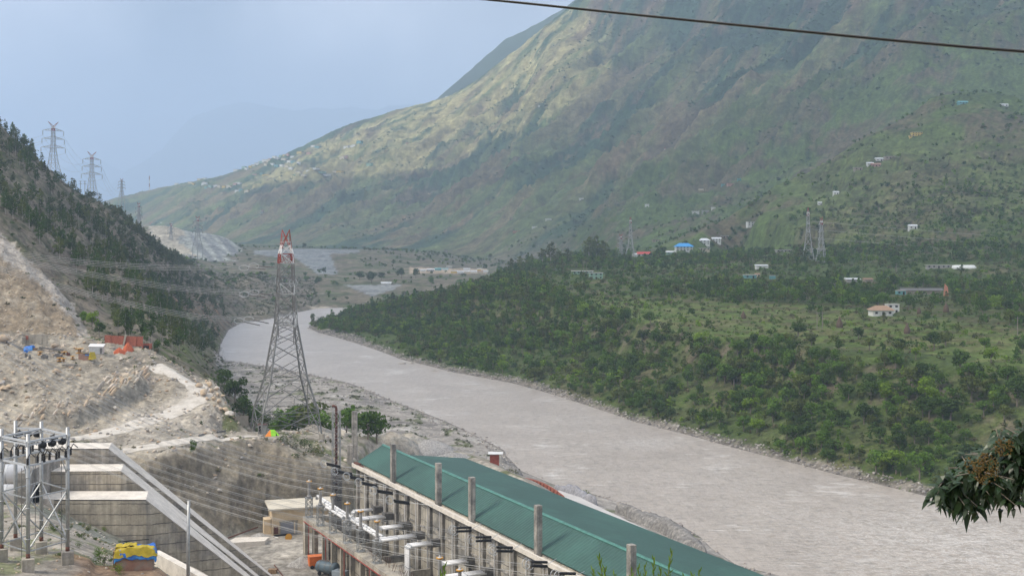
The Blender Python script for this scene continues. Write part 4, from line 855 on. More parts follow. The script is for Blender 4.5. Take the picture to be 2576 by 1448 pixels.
q = MB(); a = W(152, 1245, 203.4); q.lathe([(3.2, 0), (3.2, 4.1)], (W(150, 1258, 203.4).x, 203.4, 28.75), 20); abb(q, "rounded_nose", concrete_pale)
for (vc, yy, r, lb) in ((1193, 209.5, 1.75, "upper white painted penstock entering the concrete block behind the gantry"), (1243, 200.5, 1.65, "lower white painted penstock entering the concrete block behind the gantry")):
    c = W(92, vc, yy); q = MB(); e = empty("penstock", c, 0, lb, "penstock", "penstocks"); q.lathe([(r, 0), (r, 26)], n=28, ax=Matrix.Rotation(R(-90), 3, 'Y')); q.build("steel_shell", white_pipe, e, True)
    q = MB()
    for k in (0, 4.5, 9, 13.5, 18): q.lathe([(r*1.03, k), (r*1.03, k+.22)], n=28, ax=Matrix.Rotation(R(-90), 3, 'Y'))
    q.build("stiffener_ring", steel_pale, e)
    q = MB()
    for k in (3, 12, 21): q.box((-k, 0, -r-1.2), (1.0, 2*r, 3.4))
    q.build("saddle", concrete, e)
# kerb wall below the block
a = W(392, 1384, 168); b = W(520, 1452, 150); q = MB(); e_ = Vector((0, 0, 1)); dd = (b-a).normalized(); sx = dd.cross(e_).normalized()
q.add([a-sx*.5, b-sx*.5, b+sx*.5, a+sx*.5, a-sx*.5-e_*5, b-sx*.5-e_*5, b+sx*.5-e_*5, a+sx*.5-e_*5], [(0, 1, 2, 3), (7, 6, 5, 4), (0, 4, 5, 1), (1, 5, 6, 2), (2, 6, 7, 3), (3, 7, 4, 0)])
tag(q.build("retaining_wall", concrete_pale), "narrow pale concrete retaining wall running down from the tarpaulin hut", "wall")
# lone pole
pz = gz((474-U0)/FP*150, 150); pe = empty("steel_pole", ((474-U0)/FP*150, 150, pz), 0, "bare grey steel pole standing alone in front of the concrete block", "pole")
h_ = W(474, 1259, 150).z-pz; q = MB(); q.tube([(0, 0, 0), (-.05, 0, h_*.5), (.05, 0, h_)], [.24, .2, .17], 10); q.build("shaft", steel, pe, True); q = MB(); q.box((0, 0, h_), (.62, .12, .1)); q.box((.25, 0, h_-.25), (.08, .1, .5)); q.build("bracket", steel, pe)

# gantry
GP = {'A': W(4, 1091, 143.8), 'B': W(39, 1072, 150.2), 'C': W(70.5, 1104, 140), 'D': W(104, 1073, 149.6), 'E': W(170, 1086, 145)}
for k in GP: GP[k].z = 52.4
gt = empty("switchyard_gantry", (GP['C'].x, GP['C'].y, 37.4), 0, "galvanised tubular gantry on five concrete footings, carrying black disconnectors", "gantry")
def G(p): return Vector(p)-gt.location
def gp(k, z): return Vector((GP[k].x, GP[k].y, z))-gt.location
for k in GP:
    g_ = gz(GP[k].x, GP[k].y); q = MB(); q.tube([gp(k, g_+1.3), gp(k, 52.9)], .22, 10)
    for z in (41, 44.5, 48): q.tube([gp(k, z-.06), gp(k, z+.06)], .27, 10)
    q.build("post", steel, gt, True)
    q = MB(); q.box(gp(k, g_+.35), (1.35, 1.35, 2.3), rotz(.4)); q.build("footing", concrete, gt, bevel=.05)
    q = MB(); q.tube([gp(k, g_+1.5), gp(k, g_+2.0)], .235, 10); q.build("rusty_collar", rust, gt, True)
ext = lambda a, b, z, f0=-.06, f1=1.06: (gp(a, z).lerp(gp(b, z), f0), gp(a, z).lerp(gp(b, z), f1))
AB = [('A', 'C'), ('C', 'E'), ('B', 'D'), ('D', 'E'), ('A', 'D')]
for a, b in AB:
    q = MB(); p_, q_ = ext(a, b, 52.0); q.prism(p_, q_, .22, .22); q.prism(p_-Vector((0, 0, .35)), q_-Vector((0, 0, .35)), .16, .16); q.build("top_beam", steel_pale, gt)
    q = MB(); p_, q_ = ext(a, b, 49.3); q.prism(p_, q_, .2); q.build("middle_beam", steel_pale, gt)
for a, b in (('A', 'C'), ('C', 'E'), ('D', 'E'), ('A', 'D')):
    for z in (45.6, 39.6): q = MB(); q.prism(gp(a, z), gp(b, z), .13); q.build("tie_bar", steel, gt)
    q = MB(); q.prism(gp(a, 45.6), gp(b, 39.7), .13); q.prism(gp(a, 39.7), gp(b, 45.6), .13); q.build("cross_brace", steel, gt)
q = MB()
for a, b in (('C', 'E'), ('A', 'C')): 
    for f in (.15, .85): m0 = gp(a, 49.3).lerp(gp(b, 49.3), f); q.prism(m0, gp('C' if f < .5 and a == 'C' else ('E' if a == 'C' else ('A' if f < .5 else 'C')), 47.2), .1)
q.build("knee_brace", steel, gt)
o1 = gp('D', 49.25)+(gp('C', 0)-gp('A', 0))*-.2
def disc_head(c, s=1.0):
    q = MB(); q.lathe([(.1, -.5*s), (.3*s, -.42*s), (.42*s, -.1*s), (.44*s, .1*s), (.3*s, .4*s), (.1, .5*s)], c, 12, ax=Matrix.Rotation(R(80), 3, 'Y')); q.prism(c, Vector(c)+Vector((0, 0, .7*s)), .08); return q.build("suspension_insulator", black, gt, True)
for a, b, f in (('C', 'E', .36), ('C', 'E', .6), ('C', 'E', .86), ('B', 'D', .15), ('B', 'D', .5), ('B', 'D', .85), ('A', 'D', .3), ('D', 'E', .5)): disc_head(gp(a, 51.35).lerp(gp(b, 51.35), f), .95)
k_ = 0
for a, b in (('A', 'D'), ('C', 'E')):
    for rr in range(9):
        f = .02+rr*.12; base = gp(a, 49.45).lerp(gp(b, 49.45), f)+Vector((.25*(rr % 2), .8*(rr % 3)-.4, 0)); q = MB(); ribbed(q, base, base+Vector((0, 0, .75)), .19, .12, 4, 8); q.tube([base+Vector((0, 0, .75)), base+Vector((.35, 0, 1.35)), base+Vector((.85, 0, .9))], .06, 6)
        q.build("disconnector", black, gt)
q = MB()
for k in ('C', 'E', 'D'):
    a = gp(k, 49)+Vector((-.8, .2, 0)); q.tube([a, a-Vector((0, 0, 11))], .04, 5)
q.build("operating_rod", steel_dark, gt)
q = MB(); rnd2 = random.Random(5)
for k in range(8):
    a = gp('C', 51.2).lerp(gp('E', 51.2), .3+.08*k); b = gp('C', 50.4).lerp(gp('E', 50.4), .35+.07*k); mdp = (a+b)/2+Vector((.5*rnd2.uniform(-1, 1), .3, -.5)); q.tube([a, mdp, b], .025, 4)
q.build("jumper_wire", steel, gt)

# tarpaulin hut beside the chute
hp0 = Vector(((341-U0)/FP*150, 150, 35.1)); th = empty("tarpaulin_hut", hp0, .25, "low brown hut under crumpled yellow and blue tarpaulins in front of the concrete block", "hut")
q = MB(); q.box((0, 0, 1.1), (4.3, 3.2, 2.4)); q.build("wall", mat("board_wall", (.33, .19, .14), .9, n1=(.9, .25), c2=(.27, .21, .17)), th)
q = MB(); q.box((-2.35, .3, 1.2), (.5, .9, 1.9)); q.build("door_board", wood, th)
def sheet(name, x0, x1, y0, y1, z, drop, m, seed, dz=.22, n=34):
    V = []; 
    for j in range(n):
        for i in range(n):
            fx = i/(n-1); fy = j/(n-1); x = x0+(x1-x0)*fx; y = y0+(y1-y0)*fy; ex = max(0, abs(x)-2.25); ey = max(0, abs(y)-1.65)
            n_ = perlin(np.array([x*1.3+seed]), np.array([y*1.3+seed*2]))[0]*dz+perlin(np.array([x*3+seed]), np.array([y*3]))[0]*dz*.5
            V.append((x-(ex*.75 if x > 0 else -ex*.75), y-(ey*.75 if y > 0 else -ey*.75), z+n_-min(drop, (ex+ey)*1.15)+.12*math.sin(x*1.4+seed)))
    F = [(j*n+i, j*n+i+1, (j+1)*n+i+1, (j+1)*n+i) for j in range(n-1) for i in range(n-1)]
    o = link(name, npmesh(name, V, F, m, True), th); mo = o.modifiers.new("s", 'SOLIDIFY'); mo.thickness = .03; return o
sheet("blue_tarpaulin", -2.9, 3.3, -2.6, 2.3, 2.55, 1.5, blue_tarp, 3.1); sheet("yellow_tarpaulin", -3.1, 3.6, -2.55, -.55, 2.78, .95, yellow_tarp, 7.7); sheet("yellow_tarpaulin", -2.9, .2, -1.0, .6, 2.86, .6, yellow_tarp, 9.2)
q = MB(); q.poly([(-1.9, 1.2, 3.0), (1.3, 1.6, 3.05), (1.5, 2.2, 2.9), (-1.4, 2.1, 2.9)], .08); q.build("roof_board", darkv, th)
# ---------------- houses ----------------
KEEP = []     # clearings (u, v of the eaves, half width, depth below): no tree may stand in front of a house
hw = {k: mat("wall_"+k, c, .85, n1=(.8, .12)) for k, c in dict(white=(.72, .72, .69), cream=(.62, .55, .42), mint=(.28, .44, .34), yellow=(.62, .45, .12), grey=(.36, .35, .33), teal=(.14, .33, .33), stone=(.33, .28, .22), pink=(.5, .3, .25)).items()}
hr = {k: mat("roof_"+k, c, .5, n1=(.6, .12)) for k, c in dict(blue=(.05, .33, .72), red=(.60, .07, .06), tin=(.74, .76, .78), slate=(.13, .125, .12), brown=(.34, .22, .14), teal=(.16, .44, .48), slab=(.48, .46, .42), rust=(.36, .2, .13)).items()}
def house(u, v, wpx, label, wall='white', roof='tin', kind='gable', floors=1, rot=None, dep=.7, hscale=1, win=True, group=None, y=None, cat="house", name="house", keep=True, near=None):
    """u, v: foot of the front wall in the picture; wpx its width there"""
    p = spot(u, v, ymin=near or 390) if y is None else on_ground(u, y); yy = p.y; px = yy/FP; w = wpx*px; d = w*dep; H = 2.9*floors*hscale*(.8 if group is None else 1)
    rot = rnd.uniform(-.3, .3) if rot is None else rot; e = empty(name, p, rot, label, cat, group)
    q = MB(); q.box((0, d/2, H/2-1.2), (w, d, H+2.4)); q.build("wall", hw[wall], e)
    q = MB()
    if kind == 'gable': q.add([(-w*.56, -d*.1, H-.1), (w*.56, -d*.1, H-.1), (w*.56, d*1.1, H-.1), (-w*.56, d*1.1, H-.1), (-w*.56, d/2, H+d*.22), (w*.56, d/2, H+d*.22)], [(0, 1, 5, 4), (2, 3, 4, 5), (3, 0, 4), (1, 2, 5), (3, 2, 1, 0)])
    elif kind == 'hip': q.add([(-w*.58, -d*.14, H-.1), (w*.58, -d*.14, H-.1), (w*.58, d*1.14, H-.1), (-w*.58, d*1.14, H-.1), (-w*.28, d/2, H+d*.3), (w*.28, d/2, H+d*.3)], [(0, 1, 5, 4), (2, 3, 4, 5), (3, 0, 4), (1, 2, 5), (3, 2, 1, 0)])
    elif kind == 'flat': q.box((0, d/2, H+.12), (w*1.08, d*1.12, .24))
    else: q.add([(-w*.54, -d*.08, H+.1), (w*.54, -d*.08, H+.1), (w*.54, d*1.08, H+.7), (-w*.54, d*1.08, H+.7), (-w*.54, -d*.08, H), (w*.54, -d*.08, H), (w*.54, d*1.08, H-.1), (-w*.54, d*1.08, H-.1)], [(0, 1, 2, 3), (7, 6, 5, 4), (0, 4, 5, 1), (1, 5, 6, 2), (2, 6, 7, 3), (3, 7, 4, 0)])
    q.build("roof", hr[roof], e)
    if win:
        n = max(2, int(w/3.2))
        for f in range(floors):
            for k in range(n):
                x = -w/2+w*(k+.5)/n; q = MB()
                if f == 0 and k == n//2: q.box((x, -.03, .9), (1.1, .1, 1.8)); q.build("door", darkv, e)
                else: q.box((x, -.03, (H/floors)*f+1.35), (min(1.3, w/n*.45), .1, 1.0)); q.build("window", darkv, e)
    if keep: KEEP.append((u, v-H/px, wpx*.58, H/px*.75+2))
    return e
house(1466, 690, 52, "long mint green flat roofed house among trees, upper of the green pair", 'mint', 'slab', 'flat', 1, 0); house(1500, 704, 34, "two storey mint green house with a balcony just below the long one", 'mint', 'slab', 'flat', 2, 0)
house(1722, 632, 42, "house with a bright blue hipped roof at the foot of the spur", 'white', 'blue', 'hip', 2, 0); house(1765, 634, 44, "long low cream house right of the blue roof", 'cream', 'slab', 'flat', 1, .1)
house(1621, 644, 32, "low house with a bright red roof left of the blue roof", 'white', 'red', 'gable', 1, 0); house(1600, 646, 16, "small white roofed shed left of the red roof", 'white', 'tin', 'hip', 1, 0, win=False, name="shed", cat="shed")
house(1773, 618, 26, "white house with a pale tin roof, left of the pair behind the dark tree", 'white', 'tin', 'hip', 2, 0); house(1803, 614, 22, "white house with a pale tin roof, right of the pair behind the dark tree", 'white', 'tin', 'gable', 2, 0)
house(1893, 571, 24, "white two storey house alone on the spur's lower slope", 'white', 'slab', 'flat', 2, .1); house(1822, 601, 22, "small stone house above the white roofed pair", 'stone', 'tin', 'flat', 1, .1)
house(1972, 634, 36, "low grey flat roofed house left of the large pylons", 'grey', 'slab', 'flat', 1, 0); house(2060, 636, 34, "grey house standing behind the large pylons", 'grey', 'slab', 'flat', 1, 0)
house(1688, 640, 22, "pale green roofed house between the red and the blue roofs", 'mint', 'tin', 'gable', 1, 0); house(1652, 612, 20, "small brown house on the slope above the red roof", 'stone', 'rust', 'flat', 1, 0)
house(2362, 676, 60, "long weathered grey shed with dark openings on the upper terrace", 'grey', 'slab', 'flat', 1, 0, .2)
house(2320, 740, 96, "long low house with a dark slate roof among the right hand trees", 'stone', 'slate', 'gable', 1, 0, .25, win=False); house(2268, 742, 22, "small teal walled annexe left of the long slate roof", 'teal', 'slab', 'flat', 1, 0)
house(2222, 795, 52, "white house with a low brown hipped roof at the edge of the green field", 'white', 'brown', 'hip', 1, .05, .7, 1.15); house(2248, 790, 30, "unfinished white upper room behind the brown roofed house", 'white', 'slab', 'flat', 2, .05)
house(1918, 676, 30, "pale tin roofed shed in the meadow left of the large pylons' feet", 'white', 'tin', 'shed', 1, 0, win=False, name="shed", cat="shed"); house(1888, 700, 30, "teal walled cottage half hidden by trees", 'teal', 'slab', 'flat', 1, 0)
house(1906, 697, 12, "cream gable end beside the teal cottage", 'cream', 'rust', 'gable', 1, 0); house(1944, 702, 14, "small teal outhouse right of the teal cottage", 'teal', 'slab', 'flat', 1, 0, win=False, name="outhouse", cat="outhouse")
house(2148, 712, 34, "low shed with a pale sagging roof on the middle terrace", 'grey', 'tin', 'shed', 1, 0, win=False, name="shed", cat="shed"); house(2186, 712, 22, "low brown shed right of the pale sagging roof", 'stone', 'rust', 'shed', 1, 0, win=False, name="shed", cat="shed")
house(2308, 346, 26, "ochre yellow two storey house on the spur's flank", 'yellow', 'slab', 'flat', 2, 0); house(2294, 350, 12, "small yellow house just left of the ochre one", 'yellow', 'slab', 'flat', 1, 0)
house(2424, 266, 22, "teal house near the spur's crest", 'teal', 'teal', 'gable', 1, 0); house(2528, 270, 18, "pale house right of the spur's crest", 'white', 'tin', 'gable', 1, 0)
for i, (u, v, w, wl, rf, lb) in enumerate([(2240, 402, 24, 'stone', 'slab', "highest of the hamlet on the spur's flank"), (2213, 411, 18, 'white', 'tin', "white tin roofed in the middle of the spur hamlet"), (2190, 418, 16, 'white', 'tin', "pale one left in the spur hamlet"), (2205, 425, 22, 'pink', 'rust', "lowest, reddish one of the spur hamlet"), (2160, 432, 20, 'stone', 'slab', "grey one at the left end of the spur hamlet"), (2104, 492, 14, 'white', 'tin', "lone pale one below the spur hamlet"), (2063, 518, 10, 'white', 'tin', "tiny pale one above the large pylons"), (2298, 576, 20, 'white', 'tin', "low pale one at the foot of the terraces")]):
    house(u, v, w, "small house, "+lb, wl, rf, 'flat' if rf == 'slab' else 'gable', 1, 0, group="hamlet houses on the spur")
for i, (u, v, w, wl, rf, lb) in enumerate([(1465, 505, 16, 'white', 'tin', "white roofed one alone on the middle slope"), (1628, 527, 10, 'white', 'tin', "tiny white one right of the faint pylon pair"), (1842, 466, 22, 'pink', 'rust', "reddish one of the three on the upper slope"), (1860, 458, 9, 'teal', 'teal', "tiny teal one above the reddish house"), (1820, 472, 10, 'teal', 'teal', "tiny pale blue one left of the reddish house"), (1764, 482, 12, 'cream', 'slab', "small cream one left of the reddish house"), (1750, 538, 18, 'white', 'tin', "pale one in the row above the red roof"), (1775, 535, 16, 'grey', 'tin', "grey one in the row above the red roof"), (1795, 532, 10, 'white', 'tin', "tiny white end of the row above the red roof"), (1380, 556, 16, 'white', 'tin', "small white one below the faint middle pylon"), (1300, 582, 20, 'pink', 'rust', "brownish one low on the slope"), (1345, 577, 14, 'white', 'tin', "pale one low on the slope by the brownish one"), (1290, 556, 16, 'stone', 'slab', "grey one on the lower left slope"), (1025, 366, 9, 'pink', 'rust', "lone reddish one high on the sunlit slope"), (1124, 232, 9, 'white', 'tin', "tiny white one on the mountain's skyline"), (1358, 284, 8, 'white', 'tin', "tiny white one high under the forest")]):
    house(u, v, w, "far hillside house, "+lb, wl, rf, 'flat', 1, 0, group="scattered houses on the mountain slope", near=1500, win=False)
# polytunnel and leaning orange sheet
p = spot(2428, 676, 500); pe_ = empty("polytunnel", p, 0, "white plastic polytunnel at the right end of the grey shed", "greenhouse"); w = 58*p.y/FP; q = MB(); q.tube([(-w/2, 2, 0)]+[(-w/2+w*k/12, 2, 0) for k in range(1, 13)], [2.4]+[2.5+.12*(k % 2) for k in range(11)]+[1.6], 14); q.build("cover", mat("plastic_cover", (.78, .79, .77), .4, n1=(.5, .1)), pe_, True); q = MB(); q.box((w*.49, 2, .8), (.2, 2, 1.6)); q.build("door", hw['grey'], pe_); KEEP.append((2428, 664, 34, 12))
p = spot(2380, 744, 450); q = MB(); q.poly([(-1.6, 0, -.5), (1.6, .2, -.3), (1.2, .6, 5.2), (-.6, .4, 7.2)], .2, dr=(0, 1, 0)); o = q.build("canvas_sheet", mat("salmon_canvas", (.62, .27, .18), .8, n1=(1, .2))); o.location = p; tag(o, "tall salmon coloured canvas sheet at the right end of the slate roofed house", "canvas"); KEEP.append((2380, 722, 10, 24))
# haystacks
for i, (u, v, s, lb) in enumerate([(2112, 825, 2.4, "on the bright field"), (2380, 786, 2.3, "below the salmon canvas"), (2282, 840, 2.2, "right of the brown roofed house's field"), (1870, 802, 2.0, "at the field's left end"), (2312, 790, 1.6, "just right of the white house")]):
    p = spot(u, v, 450); q = MB(); q.lathe([(s*.55, -.4), (s*.7, s*.3), (s*.6, s*.9), (s*.3, s*1.6), (.08, s*2.2)], n=12); o = q.build("haystack", mat("straw", (.12, .085, .06), .95, n1=(3, .3), bump=.05), None, True); o.location = p; tag(o, "brown conical haystack standing "+lb, "haystack", "haystacks"); KEEP.append((u, v-14, 8, 16))
# utility poles on the plateau
for i, (u, v, hp, two, lb) in enumerate([(1472, 690, 30, 1, "double pole with a crossbar behind the mint green house"), (1890, 674, 26, 1, "double pole in the meadow above the teal cottage"), (2123, 672, 20, 0, "single pole right of the large pylons' feet"), (2256, 690, 26, 0, "single pole left of the big round tree"), (2062, 828, 44, 1, "double pole at the left of the bright field's haystack"), (2560, 850, 50, 0, "tall thin pole at the right picture edge"), (1590, 652, 30, 1, "pale double pole under the red topped pylon")]):
    p = spot(u, v, 420); hh = hp*p.y/FP; q = MB(); xs = (-1.2, 1.2) if two else (0,)
    for x in xs: q.tube([(x, 0, -.5), (x, 0, hh)], .16, 6)
    q.build_ = None; e = empty("utility_pole", p, 0, "thin "+lb, "utility pole", "utility poles on the plateau"); q.build("pole", gumb if False else mat("pole_wood", (.25, .22, .19), .9), e); q = MB(); q.box((0, 0, hh-.6), (4.4 if two else 2.2, .16, .16)); q.build("crossarm", steel_dark, e)
# far village on the shoulder and the workers' camp
VG = [(1065, 365), (1100, 380), (1150, 350), (1075, 405), (1160, 408), (1205, 320), (1245, 340), (1310, 315), (1350, 300), (1430, 325), (1340, 378), (1395, 380), (1440, 380), (1270, 382), (940, 412), (860, 453), (965, 457), (1005, 433), (1035, 426), (1270, 428), (1320, 432), (1370, 433), (1410, 470), (1490, 455), (1050, 513), (1110, 513), (1160, 513), (1440, 508), (1490, 508), (1540, 508), (1590, 512), (1640, 515), (1700, 515), (1750, 520), (1850, 493), (1900, 493), (510, 520), (540, 524), (490, 532), (260, 590), (400, 600), (430, 608), (545, 600), (530, 648), (560, 640), (600, 645), (650, 630), (690, 638), (740, 635), (790, 630), (850, 612), (880, 605), (870, 680), (910, 665), (970, 685), (1500, 305), (1590, 305), (1640, 228), (1680, 235), (1970, 228), (2010, 230), (2045, 228), (2100, 215), (1930, 340), (1960, 340), (1190, 372), (1120, 362), (1225, 405), (1380, 345), (2200, 468)]
vc = ['white', 'cream', 'white', 'mint', 'yellow', 'white', 'teal', 'cream', 'pink', 'white']; vr = ['tin', 'slab', 'tin', 'tin', 'slab', 'rust', 'teal', 'tin', 'blue', 'slab']
colw = {'white': "white", 'cream': "cream", 'mint': "mint", 'yellow': "yellow", 'teal': "teal", 'pink': "pinkish"}; rfw = {'tin': "tin", 'slab': "slab", 'rust': "rusty", 'teal': "teal", 'blue': "blue"}
def vzone(a, b): return "upper village terrace" if b < 300 else ("village centre" if b < 420 and a > 900 else ("village's lowest row" if b > 485 and a > 1000 else ("village's left outskirts" if a < 1000 else "village's lower terraces")))
VG.sort(); cnt_ = {}
for i, (a, b) in enumerate(VG):
    u = 377+a*.25; v = 314+b*.25; c = vc[(i*7) % 10]; r = vr[(i*3) % 10]
    zone = vzone(a, b); cnt_[zone] = cnt_.get(zone, 0)+1; od = ["leftmost"]+[w+" from the left" for w in ("second", "third", "fourth", "fifth", "sixth", "seventh", "eighth", "ninth", "tenth", "eleventh", "twelfth", "13th", "14th", "15th", "16th", "17th", "18th", "19th", "20th", "21st", "22nd", "23rd", "24th", "25th")]
    k = rnd.choice((.8, 1, 1.3)); w_ = (16 if 485 < b < 525 and a > 1000 else 10.5)*k
    house(u, v+1, w_*1.1, "tiny far %s house, %s roof, %s in the %s" % (colw[c], rfw[r], od[cnt_[zone]-1], zone), c, r, 'flat' if r == 'slab' else 'shed', 1 if 485 < b < 525 else 2, -.6, .6, 1.45, False, "village houses on the far shoulder", near=2600, keep=False)
for i, (u, v, w, wl, rf, lb) in enumerate([(1047, 682, 12, 'white', 'tin', "leftmost white"), (1064, 683, 14, 'white', 'tin', "second white"), (1083, 683, 18, 'grey', 'tin', "low grey"), (1102, 681, 16, 'teal', 'teal', "first teal roofed"), (1120, 682, 14, 'white', 'teal', "second teal roofed"), (1142, 687, 16, 'yellow', 'slab', "yellow walled"), (1158, 688, 16, 'white', 'tin', "white, right of the yellow one,"), (1175, 688, 14, 'cream', 'tin', "cream walled"), (1174, 681, 16, 'white', 'tin', "back row white"), (1192, 687, 16, 'white', 'tin', "white front row"), (1208, 688, 14, 'cream', 'rust', "rusty roofed"), (1222, 686, 12, 'white', 'tin', "rightmost white"), (1130, 676, 14, 'grey', 'slab', "dark grey back row"), (1205, 681, 10, 'yellow', 'tin', "small yellow back row")]):
    house(u, v, w, lb+" barrack of the workers' camp on bare ground", wl, rf, 'gable', 1, 0, .5, .95, False, "barracks of the workers' camp", near=1400, cat="barrack", name="barrack")
house(1122, 634, 10, "lone dark blue two storey building at the mesa's right end", 'grey', 'slate', 'flat', 2, 0, near=1500, keep=False)
house(971, 716, 24, "long white tent standing on a small pale mound in the valley", 'white', 'tin', 'gable', 1, 0, .5, .8, False, near=1300, cat="tent", name="marquee")
# radio mast, poles and crane on the skyline
for (u, v0, v1, y, lb, m1) in ((376, 443, 467, 5560, "red and white radio mast on the far shoulder", None),):
    p = on_ground(u, y); z1 = HC-(v0-VH)/FP*y; e = empty("radio_mast", p, 0, lb, "mast"); hh = z1-p.z
    for k in range(4): q = MB(); lattice(q, (0, 0, hh*k/4), (0, 0, hh*(k+1)/4), 1.2, 1.2, 3, .8, 1.2); q.build("segment", redp if k % 2 else whitep, e)
p = on_ground(208, 1240); e = empty("twin_pole", p, 0, "pair of thin poles with crossbars on the ridge left of the farther pylon", "utility pole"); hh = HC-(455-VH)/FP*1240-p.z
for x in (-2.2, 2.2): q = MB(); q.tube([(x, 0, -1), (x, 0, hh)], .22, 6); q.box((x, 0, hh-.4), (3.4, .3, .3)); q.box((x, 0, hh-3), (3.4, .3, .3)); q.build("pole", steel_dark, e)
p = spot(378, 566, 1900); e = empty("excavator", p, 0, "small orange excavator on top of the spoil heap", "excavator"); q = MB(); q.box((-1, 0, 1.6), (4.5, 3, 2)); q.build("cab", orange, e); q = MB(); q.prism((0, 0, 2), (6, 0, 9), .8); q.prism((6, 0, 9), (9, 0, 4), .6); q.build("boom", orange, e); q = MB(); q.box((-1, -1.3, .4), (5.5, .8, .8)); q.box((-1, 1.3, .4), (5.5, .8, .8)); q.build("track", black, e)
for i, (u, v, m, lb) in enumerate([(392, 565, black, "dark"), (405, 563, whitep, "white"), (418, 564, steel, "grey"), (432, 565, whitep, "pale")]):
    p = spot(u, v, 1900); e = empty("site_truck", p, rnd.uniform(-.5, .5), lb+" lorry parked in the row on top of the spoil heap", "lorry", "lorries on the spoil heap"); q = MB(); q.box((0, 0, 2), (6.5, 2.6, 2.2)); q.build("body", m, e); q = MB(); q.box((4.2, 0, 1.8), (1.8, 2.5, 2.4)); q.build("cab", m, e); q = MB()
    for x in (-2, 1, 4): q.lathe([(.55, -1.4), (.55, 1.4)], (x, 0, .5), 10, ax=Matrix.Rotation(R(90), 3, 'X'))
    q.build("wheel", black, e)
